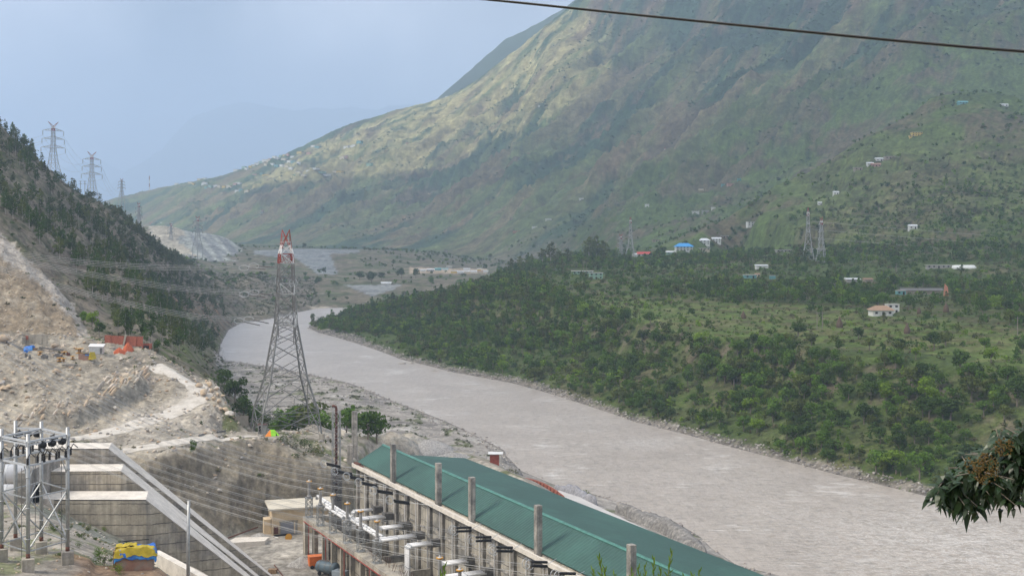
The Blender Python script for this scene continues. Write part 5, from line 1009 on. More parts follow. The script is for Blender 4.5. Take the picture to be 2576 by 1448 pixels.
# ---------------- lattice transmission towers and conductors ----------------
def tower_mesh(H, R0, arms, rot, th, detail, name, far=False):
    """H height, R0 half diagonal at the base; returns dict part -> MB. arms: [(height fraction, reach)]"""
    S = H/53.6
    prof = [(0, 11.6), (6.2, 10.5), (14.5, 7.1), (24, 5.0), (29.5, 3.75), (38, 3.1), (46.2, 2.6), (48.6, 2.4), (51.2, 1.6)]
    prof = [(z*S, r*R0/11.6) for z, r in prof]
    def rad(z):
        for (z0, r0), (z1, r1) in zip(prof[:-1], prof[1:]):
            if z <= z1: return r0+(r1-r0)*(z-z0)/(z1-z0)
        return prof[-1][1]
    ang = [rot+math.pi/2*k for k in range(4)]
    def cr(k, z): r = rad(z); return Vector((r*math.cos(ang[k % 4]), r*math.sin(ang[k % 4]), z))
    parts = {'leg': [], 'body': MB(), 'peak': MB(), 'arm': []}
    zt = 46.2*S
    for k in range(4):
        q = MB(); zs = [z for z, r in prof if z <= zt+.1]
        for a, b in zip(zs[:-1], zs[1:]): q.prism(cr(k, a), cr(k, b), th*(2.1 if a < 25*S else 1.6))
        parts['leg'].append(q)
    B = parts['body']
    lv = [0, 6.2, 14.5, 19.5, 24, 27, 29.5, 33.5, 38, 42, 46.2] if detail > 1 else [0, 6.2, 14.5, 24, 29.5, 38, 46.2]
    lv = [z*S for z in lv]
    for a, b in zip(lv[:-1], lv[1:]):
        for k in range(4):
            B.prism(cr(k, a), cr(k+1, b), th); B.prism(cr(k+1, a), cr(k, b), th)
            if b in (lv[1], lv[2]) or b > 29*S: B.prism(cr(k, b), cr(k+1, b), th)
            if detail > 1 and a < 28*S:
                m = (cr(k, a)+cr(k+1, b)+cr(k+1, a)+cr(k, b))/4; l = cr(k, (a+b)/2); r = cr(k+1, (a+b)/2)
                B.prism(l, m.lerp(cr(k, a), .5), th*.6); B.prism(r, m.lerp(cr(k+1, a), .5), th*.6); B.prism(l, m.lerp(cr(k, b), .5), th*.6); B.prism(r, m.lerp(cr(k+1, b), .5), th*.6)
                if b < 16*S: B.prism(m.lerp(cr(k, a), .5), cr(k, a).lerp(cr(k+1, a), .25), th*.6); B.prism(m.lerp(cr(k+1, a), .5), cr(k+1, a).lerp(cr(k, a), .25), th*.6); B.prism(l, r, th*.7)
    Pk = parts['peak']; dr = Vector((math.cos(rot+math.pi/4), math.sin(rot+math.pi/4), 0)); sd = Vector((-dr.y, dr.x, 0))
    # red cage, white neck, red horns (material 0 red, 1 white)
    z1, z2, z3, z4 = 46.2*S, 48.6*S, 51.0*S, 53.6*S
    z0 = z1
    for k in range(4):
        Pk.prism(cr(k, z1), cr(k, z2), th*1.7, mi=0); Pk.prism(cr(k, z1), cr(k+1, z2), th, mi=0); Pk.prism(cr(k+1, z1), cr(k, z2), th, mi=0); Pk.prism(cr(k, z1), cr(k+1, z1), th*1.3, mi=0); Pk.prism(cr(k, z2), cr(k+1, z2), th*1.2, mi=0)
        Pk.prism(cr(k, z2), cr(k, z3)*1.0, th*1.6, mi=1); Pk.prism(cr(k, z2), cr(k+1, z3), th, mi=1); Pk.prism(cr(k+1, z2), cr(k, z3), th, mi=1)
    for s in (-1, 1):
        tip = dr*s*(3.6*R0/11.6*.62*1.6)+Vector((0, 0, z4+.6*S)); bs = [cr(k, z3-1.0*S) for k in range(4)]
        tipx = dr*s*5.4*S+Vector((0, 0, z4+1.6*S))
        for b in bs: Pk.prism(b, tipx, th*.9, mi=0)
        for f in (.35, .65): 
            q = [b.lerp(tipx, f) for b in bs]
            for i in range(4): Pk.prism(q[i], q[(i+1) % 4], th*.7, mi=0 if f > .5 else 1)
    for z, reach in arms:
        z *= S; reach *= S
        for s in (-1, 1):
            q = MB(); tip = dr*s*reach+Vector((0, 0, z)); n0 = sorted(range(4), key=lambda k: -cr(k, z).dot(dr)*s)[:2]
            lo = [cr(k, z) for k in n0]; hi = [cr(k, z+2.6*S) for k in n0]
            for p in lo+hi: q.prism(p, tip, th*1.15)
            q.prism(lo[0], lo[1], th); q.prism(hi[0], hi[1], th)
            for f, g in ((.25, .0), (.25, .5), (.5, .25), (.5, .75), (.75, .5)):
                for a_, b_ in zip(lo, hi): q.prism(a_.lerp(tip, f), b_.lerp(tip, g), th*.7)
            for f in (.25, .5, .75): q.prism(lo[0].lerp(tip, f), lo[1].lerp(tip, f), th*.7)
            parts['arm'].append((q, tip, s, z))
    return parts, dr, S
ARMS = [(29.5, 12.4), (38.0, 11.4), (46.2, 10.6)]
def make_tower(base, H, rot, th, detail, label, group, fade=False, strings=True, R0=11.6, hang=True):
    e = empty("transmission_tower", base, 0, label, "pylon", group); pt, dr, S = tower_mesh(H, R0*H/53.6, ARMS, rot, th, detail, "t")
    for q in pt['leg']: q.build("leg", steel if detail < 2 else mat("tower_leg_steel", (.20, .205, .20), .55, .4, n1=(.5, .3)), e)
    pt['body'].build("bracing", steel if detail < 2 else mat("tower_brace_steel", (.22, .22, .215), .55, .35, n1=(.5, .3)), e); pt['peak'].build("peak", [redp, whitep], e)
    tips = []
    for q, tip, s, z in pt['arm']:
        o = q.build("crossarm", steel, e); tips.append((tip+Vector(base), s, z))
        if hang:
            w = MB()
            for k in (-.22, .22): ribbed(w, tip+Vector((k, 0, -.3*S)), tip+Vector((k, 0, -4.6*S)), .1*S+th*.3, .07*S+th*.2, 10, 5)
            w.build("insulator", steel_dark, o)
            if detail > 1:
                w = MB()
                for k in (-.5, .5): 
                    c = tip+Vector((k, 0, -5.2*S)); w.tube([c+Vector((math.cos(a*math.pi/6)*.55, 0, math.sin(a*math.pi/6)*.95)) for a in range(13)], .05, 5, cap=False)
                w.build("grading_ring", steel_pale, o)
    return e, tips, dr, S
rotA = R(24)
TB = Vector(((719-U0)/FP*335, 335, 22.6))
main_t, tipsM, drM, SM = make_tower(TB, 53.2, R(-114), .165, 2, "biggest steel lattice pylon, red and white topped, on the terrace by the river", "lattice pylons")
for k in range(4):
    r = 11.5; a = R(-114)+math.pi/2*k; x = TB.x+r*math.cos(a); y = TB.y+r*math.sin(a); q = MB(); g_ = gz(x, y); q.box((x-TB.x, y-TB.y, (g_-TB.z)/2-.6), (1.3, 1.3, abs(g_-TB.z)+1.8)); q.build("footing", concrete, main_t)
def conductor(a, b, c=None, sag=0.0, r=.03, n=26):
    """curve from a to b through c (its middle) or with a sag"""
    a = Vector(a); b = Vector(b); mid = Vector(c) if c is not None else (a+b)/2-Vector((0, 0, sag)); ctl = mid*2-(a+b)/2
    return [a*(1-t)**2+ctl*2*t*(1-t)+b*t*t for t in [i/n for i in range(n+1)]]
wire_m = mat("aluminium_wire", (.42, .42, .41), .5, .4, n1=(.1, .1))
def wires(label, lines, r=.03, group="overhead conductors"):
    e0 = lines[0][0]; q = MB()
    for l in lines: q.tube([p-e0 for p in l], r, 4, cap=False)
    o = q.build("conductor", wire_m); o.location = e0; return tag(o, label, "power line", group)
# strain strings on the left of the main pylon and their bundles
LW = [((-60, 622), (312, 666), (690, 672), "highest"), ((-60, 628), (365, 711), (690, 743), "middle"), ((-60, 655), (365, 771), (676, 813), "lowest")]
for i, (p0, p1, p2, nm) in enumerate(LW):
    for j in (0, 1):
        a = W(p0[0], p0[1]+j*9, 300+j*8); b0 = W(p2[0]-j*22, p2[1]+j*5, 333-j*6); c = W(p1[0], p1[1]+j*8, 318)
        d = (a-b0).normalized(); e_ = b0+d*6.6; w = MB(); ribbed(w, Vector((0, 0, 0)), d*4.8, .17, .1, 14, 6); o = w.build("tension_insulator", steel_dark); o.location = b0
        tag(o, "dark insulator string pulled left at the big pylon's %s crossarm, %s one" % (nm, ("upper", "lower")[j]), "insulator", "tension insulators on the big pylon")
        w = MB(); sd_ = Vector((0, 1, 0))
        for s in (-.5, .5): w.tube([d*5.6+Vector((math.cos(k*math.pi/7)*1.3, s, math.sin(k*math.pi/7)*.7)) for k in range(15)], .05, 5, cap=False)
        w.build("grading_ring", steel_pale, o)
        L_ = [conductor(a+Vector((0, 0, s)), e_+Vector((0, 0, s)), c+Vector((0, 0, s))) for s in (0, .42)]
        wires("pair of pale conductors left of the big pylon, %s level, %s bundle" % (nm, ("back", "front")[j]), L_, .04)
# conductors to the powerhouse strings
lefts = [(812, 300), (822, 300), (836, 300), (848, 300), (865, 300), (880, 300)]
for i in range(6):
    A = RING[i]; v0, y0 = lefts[i]; a = W(-60, v0-20, y0-60+i*4); mid = (a+A)/2; uu = .5*(-60+U0+FP*A.x/A.y); sag = 5.2+i*.25
    L_ = [conductor(a+o_, A+o_, None, sag) for o_ in (Vector((0, 0, 0)), Vector((.3, 0, -.4)), Vector((-.3, .3, -.1)))]
    wires("triple conductor ending at the %s ring on the powerhouse" % ("first", "second", "third", "fourth", "fifth", "sixth")[i], L_, .02)
for i in range(5):
    A = RING[6+i]; a = W(-60, 985+i*14, 190+i*3)
    L_ = [conductor(a+o_, A+o_, None, 3.0+i*.3) for o_ in (Vector((0, 0, 0)), Vector((.3, 0, -.4)), Vector((-.3, .3, -.1)))]
    wires("triple conductor passing over the yard to the %s of the double insulators" % ("first", "second", "third", "fourth", "nearest")[i], L_, .018)
# other pylons
far_t = []
def ftower(u, v, y, H, rot, label, th=.15):
    x = (u-U0)/FP*y; zt = HC-(v-VH)/FP*y; b = Vector((x, y, zt-H*1.03)); e, t, d, s = make_tower(b, H, rot, th, 1, label, "lattice pylons", R0=8.2); far_t.append((e, t)); 
    g_ = gz(x, y)
    if b.z > g_+.5: 
        q = MB(); 
        for k in range(4): a = rot+math.pi/2*k; r = 8.2*H/53.6; q.prism((r*math.cos(a), r*math.sin(a), g_-b.z-1), (r*math.cos(a), r*math.sin(a), .3), th*2)
        q.build("leg_extension", steel, e)
    return e, t
ta = ftower(134, 306, 1000, 44, R(0), "red topped pylon behind the wooded ridge, nearer of the two on the skyline")
tb_ = ftower(231, 381, 1190, 46, R(0), "red topped pylon behind the wooded ridge, farther of the two on the skyline")
tc_ = ftower(306, 449, 2700, 42, R(10), "tiny pylon on the far shoulder left of the village slope", .4)
ftower(349, 509, 2050, 46, R(30), "hazy pylon with a red top rising behind the wooded slope's trees", .4)
td_ = ftower(497, 543, 1900, 48, R(15), "hazy pylon with a red top standing in front of the grey spoil heaps", .36)
ftower(430, 561, 2080, 34, R(15), "slim grey pylon standing before the highest spoil heap", .36)
ftower(1586, 545, 1330, 43, R(30), "pylon with a red and white top on the plateau left of the red roofed house", .2)
ftower(1562, 588, 1290, 32, R(10), "shorter grey pylon just left of the red topped plateau pylon", .18)
te_ = ftower(2033, 522, 1050, 44, R(35), "large grey pylon at the foot of the right hand spur, left of a pair", .18)
tf_ = ftower(2066, 545, 1020, 40, R(15), "large grey pylon at the foot of the right hand spur, right of a pair", .17)
ftower(1673, 371, 2750, 42, R(20), "faint pylon halfway up the mountain slope above the plateau houses", .45)
ftower(2122, 214, 2500, 42, R(20), "faint pylon high on the mountain slope left of the spur's crest", .45)
ftower(1388, 463, 3000, 38, R(0), "faint pylon on the mountain's lower slope near the middle", .45)
ftower(660, 526, 3900, 44, R(0), "faint pylon on the terraced mountain foot at left", .5)
ftower(1530, 492, 2950, 40, R(0), "faint pylon on the mountain slope right of the middle one", .45)
def line_between(A, B, label, sag, r=.05):
    for s in (-1, 1):
        L_ = []
        for (pa, sa, za), (pb, sb, zb) in zip(A, B):
            if sa == s and sb == s: L_.append(conductor(pa-Vector((0, 0, 4)), pb-Vector((0, 0, 4)), None, sag))
        wires(label+(" left hand circuit" if s < 0 else " right hand circuit"), L_, r)
line_between(ta[1], tb_[1], "thin conductors strung between the two skyline pylons,", 9)
line_between(tb_[1], tc_[1], "thin conductors falling from the farther skyline pylon to the distant one,", 22, .07)
line_between(te_[1], [(p+Vector((900, 60, -30)), s, z) for p, s, z in te_[1]], "thin conductors leaving the right hand pylons across the trees,", 12, .05)
hx0 = [(Vector((W(-150, 330+20*i, 800))), s, 0) for i in (2, 1, 0) for s in (-1, 1)]
line_between(ta[1], hx0, "thin conductors running left from the nearer skyline pylon,", 6)
# ---------------- plants ----------------
def leafcards(c, rad, n, size, rs, flat=1.0, up=.25, hollow=.55):
    """n leaf clump quads spread through an ellipsoid crown lobe, facing mostly outwards"""
    d = rs.normal(size=(n, 3)); d /= np.linalg.norm(d, axis=1)[:, None]; r = (hollow+(1-hollow)*rs.rand(n, 1)**.6)
    p = d*r*np.array(rad)+np.array(c); nn = d+rs.normal(size=(n, 3))*.55+np.array([0, 0, up]); nn /= np.linalg.norm(nn, axis=1)[:, None]
    t = np.cross(nn, rs.normal(size=(n, 3))); t /= np.linalg.norm(t, axis=1)[:, None]+1e-9; b = np.cross(nn, t)
    s = size*(.6+.8*rs.rand(n, 1)); t = t*s; b = b*s*.62
    return np.stack([p-t, p-b*.9+t*.1, p+t, p+b], 1).reshape(-1, 3)
def card_faces(nv): return np.arange(nv).reshape(-1, 4)
def crown(kind, seed, n, size):
    rs = np.random.RandomState(seed); out = []
    if kind == 'broad':           # unit: height ~1, spreads ~.9
        L_ = [((0, 0, .62), (.3, .3, .26), 1.6)]+[((rs.uniform(-.27, .27), rs.uniform(-.27, .27), rs.uniform(.38, .82)), (rs.uniform(.15, .24),)*2+(rs.uniform(.11, .18),), 1) for _ in range(8)]
    elif kind == 'gum':
        L_ = [((rs.uniform(-.07, .07), rs.uniform(-.07, .07), z), (r*rs.uniform(.8, 1.2), r*rs.uniform(.8, 1.2), .085), 1) for z, r in ((.36, .09), (.45, .14), (.54, .15), (.63, .15), (.72, .13), (.81, .11), (.9, .08), (.97, .04))]
        L_ += [((rs.uniform(-.17, .17), rs.uniform(-.17, .17), rs.uniform(.4, .75)), (.08, .08, .06), .5) for _ in range(4)]
    else:                          # shrub
        L_ = [((rs.uniform(-.3, .3), rs.uniform(-.3, .3), rs.uniform(.25, .6)), (rs.uniform(.22, .36),)*2+(rs.uniform(.2, .32),), 1) for _ in range(5)]
    tot = sum(l[2] for l in L_)
    for c, r, w in L_: out.append(leafcards(c, r, max(3, int(n*w/tot)), size, rs))
    V = np.concatenate(out); V[:, 2] = np.maximum(V[:, 2], .02); return V
def trunk_mb(kind, seed, base=(0, 0, 0), s=1.0):
    r = random.Random(seed); q = MB()
    if kind == 'gum':
        q.tube([(0, 0, -.05), (r.uniform(-.01, .01), 0, .35), (r.uniform(-.03, .03), r.uniform(-.03, .03), .7), (r.uniform(-.03, .03), 0, .93)], [.017, .013, .009, .004], 5)
        for k in range(5): z = .35+k*.11; a = r.uniform(0, 6.3); q.tube([(0, 0, z), (.1*math.cos(a), .1*math.sin(a), z+.08)], [.006, .003], 4)
    else:
        q.tube([(0, 0, -.05), (r.uniform(-.02, .02), 0, .2), (r.uniform(-.05, .05), r.uniform(-.05, .05), .5)], [.032, .026, .014], 6)
        for k in range(6): a = r.uniform(0, 6.3); z = r.uniform(.2, .42); q.tube([(0, 0, z), (.12*math.cos(a), .12*math.sin(a), z+.14), (.25*math.cos(a), .25*math.sin(a), z+.28)], [.014, .009, .004], 5)
    return q
leafm = [mat("leaves_dark", (.052, .098, .014), .7, n1=(1.2, .3), transl=.2, rand=.3, spec=.2), mat("leaves_mid", (.085, .16, .017), .7, n1=(1.2, .3), transl=.22, rand=.3, spec=.2), mat("leaves_olive", (.105, .135, .03), .75, n1=(1.2, .3), transl=.2, rand=.25, spec=.2), mat("leaves_bright", (.15, .24, .02), .7, n1=(1.2, .25), transl=.25, rand=.2, spec=.2)]
barkm = mat("bark", (.20, .17, .14), .9, n1=(4, .3)); gumbark = mat("pale_bark", (.34, .31, .27), .85, n1=(4, .3))
leaf_attr = mat("leaves_mass", attr=True, rough=.8, n1=(.5, .35), transl=.18, spec=.15); rock_attr = mat("stones_mass", attr=True, rough=.9, n1=(1.5, .2), spec=.2)
CR = {}
def cmesh(kind, v, n=420, size=.05):
    k = (kind, v, n)
    if k not in CR: V = crown(kind, 100+v*7+len(kind), n, size); CR[k] = V
    return CR[k]
def tree_proto(kind, v, mi):
    V = cmesh(kind, v, 620 if kind == 'broad' else 460, .048 if kind == 'broad' else .032)
    cm_ = npmesh("crown", V, card_faces(len(V)), leafm[mi]); t = trunk_mb(kind, v); me = bpy.data.meshes.new("trunk"); me.from_pydata(t.v, [], t.f); me.materials.append(gumbark if kind == 'gum' else barkm)
    return cm_, me
PROT = {(k, v, m): tree_proto(k, v, m) for k, vs, ms in (('broad', 4, 4), ('gum', 3, 2), ('shrub', 2, 0)) for v in range(vs) for m in range(4) if m < max(ms, 1) or k == 'shrub'}
def add_tree(kind, v, m, loc, h, wide, label, group, cat="tree", name=None):
    cmh, tmh = PROT[(kind, v, m)]; name = name or {'broad': "broadleaf_tree", 'gum': "gum_tree", 'shrub': "shrub"}[kind]
    e = empty(name, loc, rnd.uniform(0, 6.28), label, cat, group); e.scale = (h*wide, h*wide, h)
    link("crown", cmh, e); link("trunk", tmh, e); return e
def scatter_mass(name, templ, pos, sc_, rot, tint, material, kind="stuff", label=None, cat=None, squash=None):
    """one object of many copies of template vertex sets. templ list of (V, F)"""
    VV = []; FF = []; CC = []; off = 0; pos = np.asarray(pos, float); pick = nr.randint(0, len(templ), len(pos))
    for t, (V, F_) in enumerate(templ):
        ids = np.where(pick == t)[0]
        if len(ids) == 0: continue
        c = np.cos(rot[ids])[:, None]; s = np.sin(rot[ids])[:, None]; X = V[None, :, 0]*c-V[None, :, 1]*s; Y = V[None, :, 0]*s+V[None, :, 1]*c; Z = np.repeat(V[None, :, 2], len(ids), 0)
        S3 = sc_[ids]; P3 = np.stack([X*S3[:, 0:1], Y*S3[:, 1:2], Z*S3[:, 2:3]], -1)+pos[ids][:, None, :]
        VV.append(P3.reshape(-1, 3)); FF.append((F_[None]+(np.arange(len(ids))*len(V))[:, None, None]+off).reshape(-1, F_.shape[1])); CC.append(np.repeat(tint[ids], len(V), 0)); off += len(ids)*len(V)
    o = link(name, npmesh(name, np.concatenate(VV), np.concatenate(FF), material, False, np.concatenate(CC))); return tag(o, label, cat, None, kind)
def sample(density, n_max, rs, jit=True):
    """positions by a density map (per square metre) on the terrain grid"""
    cell = (GY*(gu[1]-gu[0])/FP)*(GY*(gl[1]-gl[0])/LK); w = density*cell; tot = w.sum(); n = int(min(n_max, tot)); 
    idx = rs.choice(w.size, n, p=(w/tot).ravel()); j, i = np.unravel_index(idx, w.shape)
    u = gu[i]+rs.uniform(-.5, .5, n)*(gu[1]-gu[0]); y = np.exp((gl[j]+rs.uniform(-.5, .5, n)*(gl[1]-gl[0]))/LK)
    x = (u-U0)/FP*y; ii = np.clip(((u-UMIN)/(UMAX-UMIN)*(NU-1)), 0, NU-1.01); jj = np.clip((np.log(y)*LK-gl[0])/(gl[-1]-gl[0])*(NY-1), 0, NY-1.01); a = ii.astype(int); b = jj.astype(int); fi = ii-a; fj = jj-b
    z = (TZ[b, a]*(1-fi)+TZ[b, a+1]*fi)*(1-fj)+(TZ[b+1, a]*(1-fi)+TZ[b+1, a+1]*fi)*fj
    return u, x, y, z
def thin(x, y, d):
    """drop points closer than d to an earlier one"""
    keep = []; g = {}
    for k in range(len(x)):
        c = (int(x[k]//d), int(y[k]//d)); ok = True
        for a in (-1, 0, 1):
            for b in (-1, 0, 1):
                for m in g.get((c[0]+a, c[1]+b), ()):
                    if (x[m]-x[k])**2+(y[m]-y[k])**2 < d*d: ok = False
        if ok: keep.append(k); g.setdefault(c, []).append(k)
    return np.array(keep, int)
infr = ((GU > -60) & (GU < 2650)).astype(float); side = ((GU > -500) & (GU < 3200)).astype(float)

def clear_mask(u, y, z):
    v = VH+FP*(HC-z)/y; m = np.ones(len(u), bool)
    for (cu, cv, hw, hh) in KEEP: m &= ~((np.abs(u-cu) < hw) & (v > cv-3) & (v < cv+hh))
    return m
# right bank and plateau
vv = GV
band = inpoly([(780, 830), (1000, 745), (1300, 690), (1500, 790), (1800, 860), (2100, 905), (2560, 950), (2576, 1020), (2300, 1020), (2000, 1010), (1750, 960), (1420, 900), (1100, 850)], soft=10)*(GY > 380)
low = inpoly([(1000, 850), (1500, 920), (1900, 1010), (2576, 1020), (2576, 1260), (2330, 1235), (1850, 1110), (1420, 985), (1010, 895)], soft=6)*(GY > 340)*(TZ > 1.6)
belt = inpoly([(1600, 720), (1900, 712), (2300, 720), (2576, 715), (2576, 790), (2300, 775), (1900, 765), (1600, 735)], soft=8)*(GY > 500)
belt2 = inpoly([(1300, 640), (1800, 640), (2100, 632), (2576, 585), (2700, 585), (2700, 660), (2100, 665), (1500, 668)], soft=5)*(GY > 700)*(GY < 1500)
crest = inpoly([(1180, 735), (1250, 665), (1400, 620), (1560, 640), (1560, 700), (1300, 730)], soft=5)*(GY > 700)*(GY < 1500)
plat = RIGHT*(GY < 1350)*(TZ > 4)*(1-.35*fieldc)
fieldm = inpoly([(1620, 800), (1700, 765), (2050, 770), (2300, 800), (2350, 850), (2000, 850), (1700, 830)])
clump = sstep(-.12, .22, fbm(GX/28+3, GY/28, 3))
den = side*(band*.13*(.5+clump)+low*.075*(.3+clump)+belt*.055*(.35+clump)+belt2*.022*(.3+clump)+crest*.008+plat*.009*(.3+clump))*(RIGHT)*(1-.6*fieldm)*(1-.6*sstep(.6, .9, fbm(GX/50+40, GY/50, 3)+.5))
rs = np.random.RandomState(11); u, x, y, z = sample(den, 17000, rs)
h = np.where(rs.rand(len(u)) < .12, rs.uniform(6.5, 9.5, len(u)), rs.uniform(3.2, 6.6, len(u))); k = thin(x, y, 2.5); u, x, y, z, h = u[k], x[k], y[k], z[k], h[k]
m = clear_mask(u, y, z); 
# a tree hides a clearing when its crown reaches it: test its top too
vt = VH+FP*(HC-(z+h))/y
for (cu, cv, hw_, hh) in KEEP: m &= ~((np.abs(u-cu) < hw_+h*.35*FP/y) & (vt < cv+hh*.6) & (VH+FP*(HC-z)/y > cv+hh*.5))
u, x, y, z, h, vt = u[m], x[m], y[m], z[m], h[m], vt[m]
def seen(u, v, y):
    i = np.clip(((u-UMIN)/(UMAX-UMIN)*(NU-1)).astype(int), 0, NU-1); j = np.clip(((np.log(y)*LK-gl[0])/(gl[-1]-gl[0])*(NY-1)).astype(int), 0, NY-1); return v <= VMIN[j, i]+6
vis = seen(u, vt, y) & (u > 0) & (u < 2576) & (vt < 1448)
size = np.where(vis, h/y, 0); order = np.argsort(-size)
zone = lambda u_, v_: ("on the wooded river bank" if v_ > 860+(1500-u_)*-.12 and v_ > 800 else ("on the terraced fields" if v_ > 720 else ("in the belt below the spur" if u_ > 1600 else "on the plateau's edge")))
fine = order[:300]; lf = ["dark green", "mid green", "olive green", "bright green"]
for k in fine:
    mi = int(rs.choice(4, p=(.38, .34, .2, .08))); v_ = rs.randint(4); wd_ = rs.uniform(.85, 1.25); vp = VH+FP*(HC-z[k])/y[k]
    side_ = "left" if u[k] < 1500 else ("middle" if u[k] < 2050 else "right"); tall = "tall" if h[k] > 6.4 else ("low" if h[k] < 4.4 else "medium")
    add_tree('broad', v_, mi, (x[k], y[k], z[k]), h[k], wd_, "%s %s broadleaf tree across the river, %s, %s part" % (tall, lf[mi], zone(u[k], vp), side_), "%s %s broadleaf trees %s, %s part" % (tall, lf[mi], zone(u[k], vp), side_))
rest = order[300:]
T_b = [(cmesh('broad', v, 110, .085), None) for v in range(4)]; T_b = [(V, card_faces(len(V))) for V, _ in T_b]; T_b.append((cmesh('gum', 1, 100, .06)*np.array([1.5, 1.5, 1.35]), card_faces(400))); T_b = [(V, card_faces(len(V))) for V, _ in T_b]
leafcol = np.array([(.052, .10, .014), (.08, .15, .017), (.10, .13, .03), (.13, .21, .02), (.055, .10, .02), (.09, .105, .035), (.075, .14, .02)])
def tints(n, rs, base=leafcol, j=.22): return base[rs.randint(0, len(base), n)]*(1+rs.uniform(-j, j, (n, 1)))
def S3(h, w, rs): return np.stack([h*w, h*w, h], 1)
w_ = rs.uniform(.85, 1.3, len(rest))
scatter_mass("woodland", T_b, np.stack([x, y, z], 1)[rest], S3(h[rest], w_, rs), rs.uniform(0, 6.28, len(rest)), tints(len(rest), rs), leaf_attr)
# undergrowth on the right bank
T_s = [(cmesh('shrub', v, 34, .16), None) for v in range(4)]; T_s = [(V, card_faces(len(V))) for V, _ in T_s]
den = side*RIGHT*(GY < 1300)*(TZ > 1.3)*(.016+.07*band*(.3+clump)+.06*low*(.3+clump)+.012*sstep(0, .3, n2))*(1-.3*fieldm+.5*fieldc)
u, x, y, z = sample(den, 17000, rs); hs = rs.uniform(.7, 2.2, len(u))*(1+(y > 700)*.5); mk = clear_mask(u, y, z); u, x, y, z, hs = u[mk], x[mk], y[mk], z[mk], hs[mk]
scatter_mass("undergrowth", T_s, np.stack([x, y, z-.1], 1), S3(hs, rs.uniform(1, 1.6, len(u)), rs), rs.uniform(0, 6.28, len(u)), tints(len(u), rs, np.concatenate([leafcol, [(.11, .12, .05), (.12, .105, .06)]])), leaf_attr)
# left hill: gum trees
hm1 = inpoly([(-500, 50), (0, 290), (180, 450), (300, 520), (440, 640), (560, 740), (570, 830), (530, 900), (420, 890), (330, 860), (240, 800), (190, 700), (60, 590), (-500, 350)])*(GY > 395)*(GY < 1500)
bare = inpoly([(80, 380), (180, 450), (230, 500), (330, 520), (300, 540), (180, 520), (100, 470)], soft=10)
cl2 = sstep(-.15, .2, fbm(GX/35+13, GY/35+2, 3))
den = side*hm1*(~RIGHT)*(TZ > 4)*.026*(.25+cl2)*(1-.85*bare)*(1-.6*(GU > 470))
u, x, y, z = sample(den, 5200, rs); h = rs.uniform(5.5, 10.5, len(u)); k = thin(x, y, 2.6); u, x, y, z, h = u[k], x[k], y[k], z[k], h[k]
vt = VH+FP*(HC-(z+h))/y; vis = seen(u, vt, y) & (u > 0); size = np.where(vis, h/y, 0); order = np.argsort(-size)
for k in order[:300]:
    mi = int(rs.choice(2, p=(.6, .4)))*1; mi = 0 if mi == 0 else 2; v_ = rs.randint(3); vp = VH+FP*(HC-z[k])/y[k]
    zn = "just above the cut slope" if y[k] < 560 else ("halfway up the wooded ridge" if vp > 560 else "near the ridge skyline")
    if ('gum', v_, mi) not in PROT: PROT[('gum', v_, mi)] = tree_proto('gum', v_, mi)
    tall = "tall" if h[k] > 8 else "short"; hue = "dark" if mi == 0 else "olive"
    add_tree('gum', v_, mi, (x[k], y[k], z[k]), h[k], rs.uniform(.9, 1.35), "%s slender %s gum tree on the left hill, %s" % (tall, hue, zn), "%s %s gum trees %s" % (tall, hue, zn))
rest = order[300:]; T_g = [(cmesh('gum', v, 80, .06), None) for v in range(3)]; T_g.append((cmesh('broad', 2, 90, .09)*np.array([.75, .75, .7]), None)); T_g = [(V, card_faces(len(V))) for V, _ in T_g]
# thin pale trunk added to the mass templates
gumcol = np.array([(.06, .088, .026), (.075, .10, .03), (.09, .105, .04), (.055, .08, .024)])
scatter_mass("hill_wood", T_g, np.stack([x, y, z], 1)[rest], S3(h[rest], rs.uniform(.9, 1.4, len(rest)), rs), rs.uniform(0, 6.28, len(rest)), tints(len(rest), rs, gumcol), leaf_attr)
den = side*(~RIGHT)*(GY > 395)*(GY < 1700)*(GU < 640+160*(GY > 900))*(TZ > 2)*(.014+.02*sstep(0, .25, n2))*(1-.7*inpoly([(-800, 300), (0, 590), (110, 690), (185, 780), (230, 850), (-800, 880)]))
u, x, y, z = sample(den, 9000, rs); hs = rs.uniform(.6, 1.9, len(u))*(1+(y > 800)*.5)
scatter_mass("hill_scrub", T_s, np.stack([x, y, z-.1], 1), S3(hs, rs.uniform(1, 1.7, len(u)), rs), rs.uniform(0, 6.28, len(u)), tints(len(u), rs, np.array([(.06, .085, .03), (.09, .10, .045), (.12, .11, .06), (.07, .12, .03)])), leaf_attr)
# far valley and mountain trees
T_f = [(cmesh('broad', v, 26, .2), None) for v in range(4)]; T_f = [(V, card_faces(len(V))) for V, _ in T_f]
den = infr*(GY > 1300)*(GY < 2600)*(GU < 1450)*(~RIGHT | (GY > 1350))*(TZ > 1.5)*(1-.93*HEAPS)*.0016*(.3+sstep(0, .3, n1+.5*n2)*1.6)
u, x, y, z = sample(den, 2500, rs); hs = rs.uniform(2.2, 7, len(u)); mk = clear_mask(u, y, z); u, x, y, z, hs = u[mk], x[mk], y[mk], z[mk], hs[mk]
scatter_mass("valley_scrub", T_f, np.stack([x, y, z-.2], 1), S3(hs, rs.uniform(1, 1.7, len(u)), rs), rs.uniform(0, 6.28, len(u)), tints(len(u), rs), leaf_attr)
forest = FOR; gully = sstep(.0, .3, -(big))
den = infr*mtn*(.00004+.0021*forest+.0009*gully+.0002*sstep(.0, .3, n1))*(GY < 6200)
u, x, y, z = sample(den, 30000, rs); hs = rs.uniform(3, 7.5, len(u)); mk = clear_mask(u, y, z); u, x, y, z, hs = u[mk], x[mk], y[mk], z[mk], hs[mk]
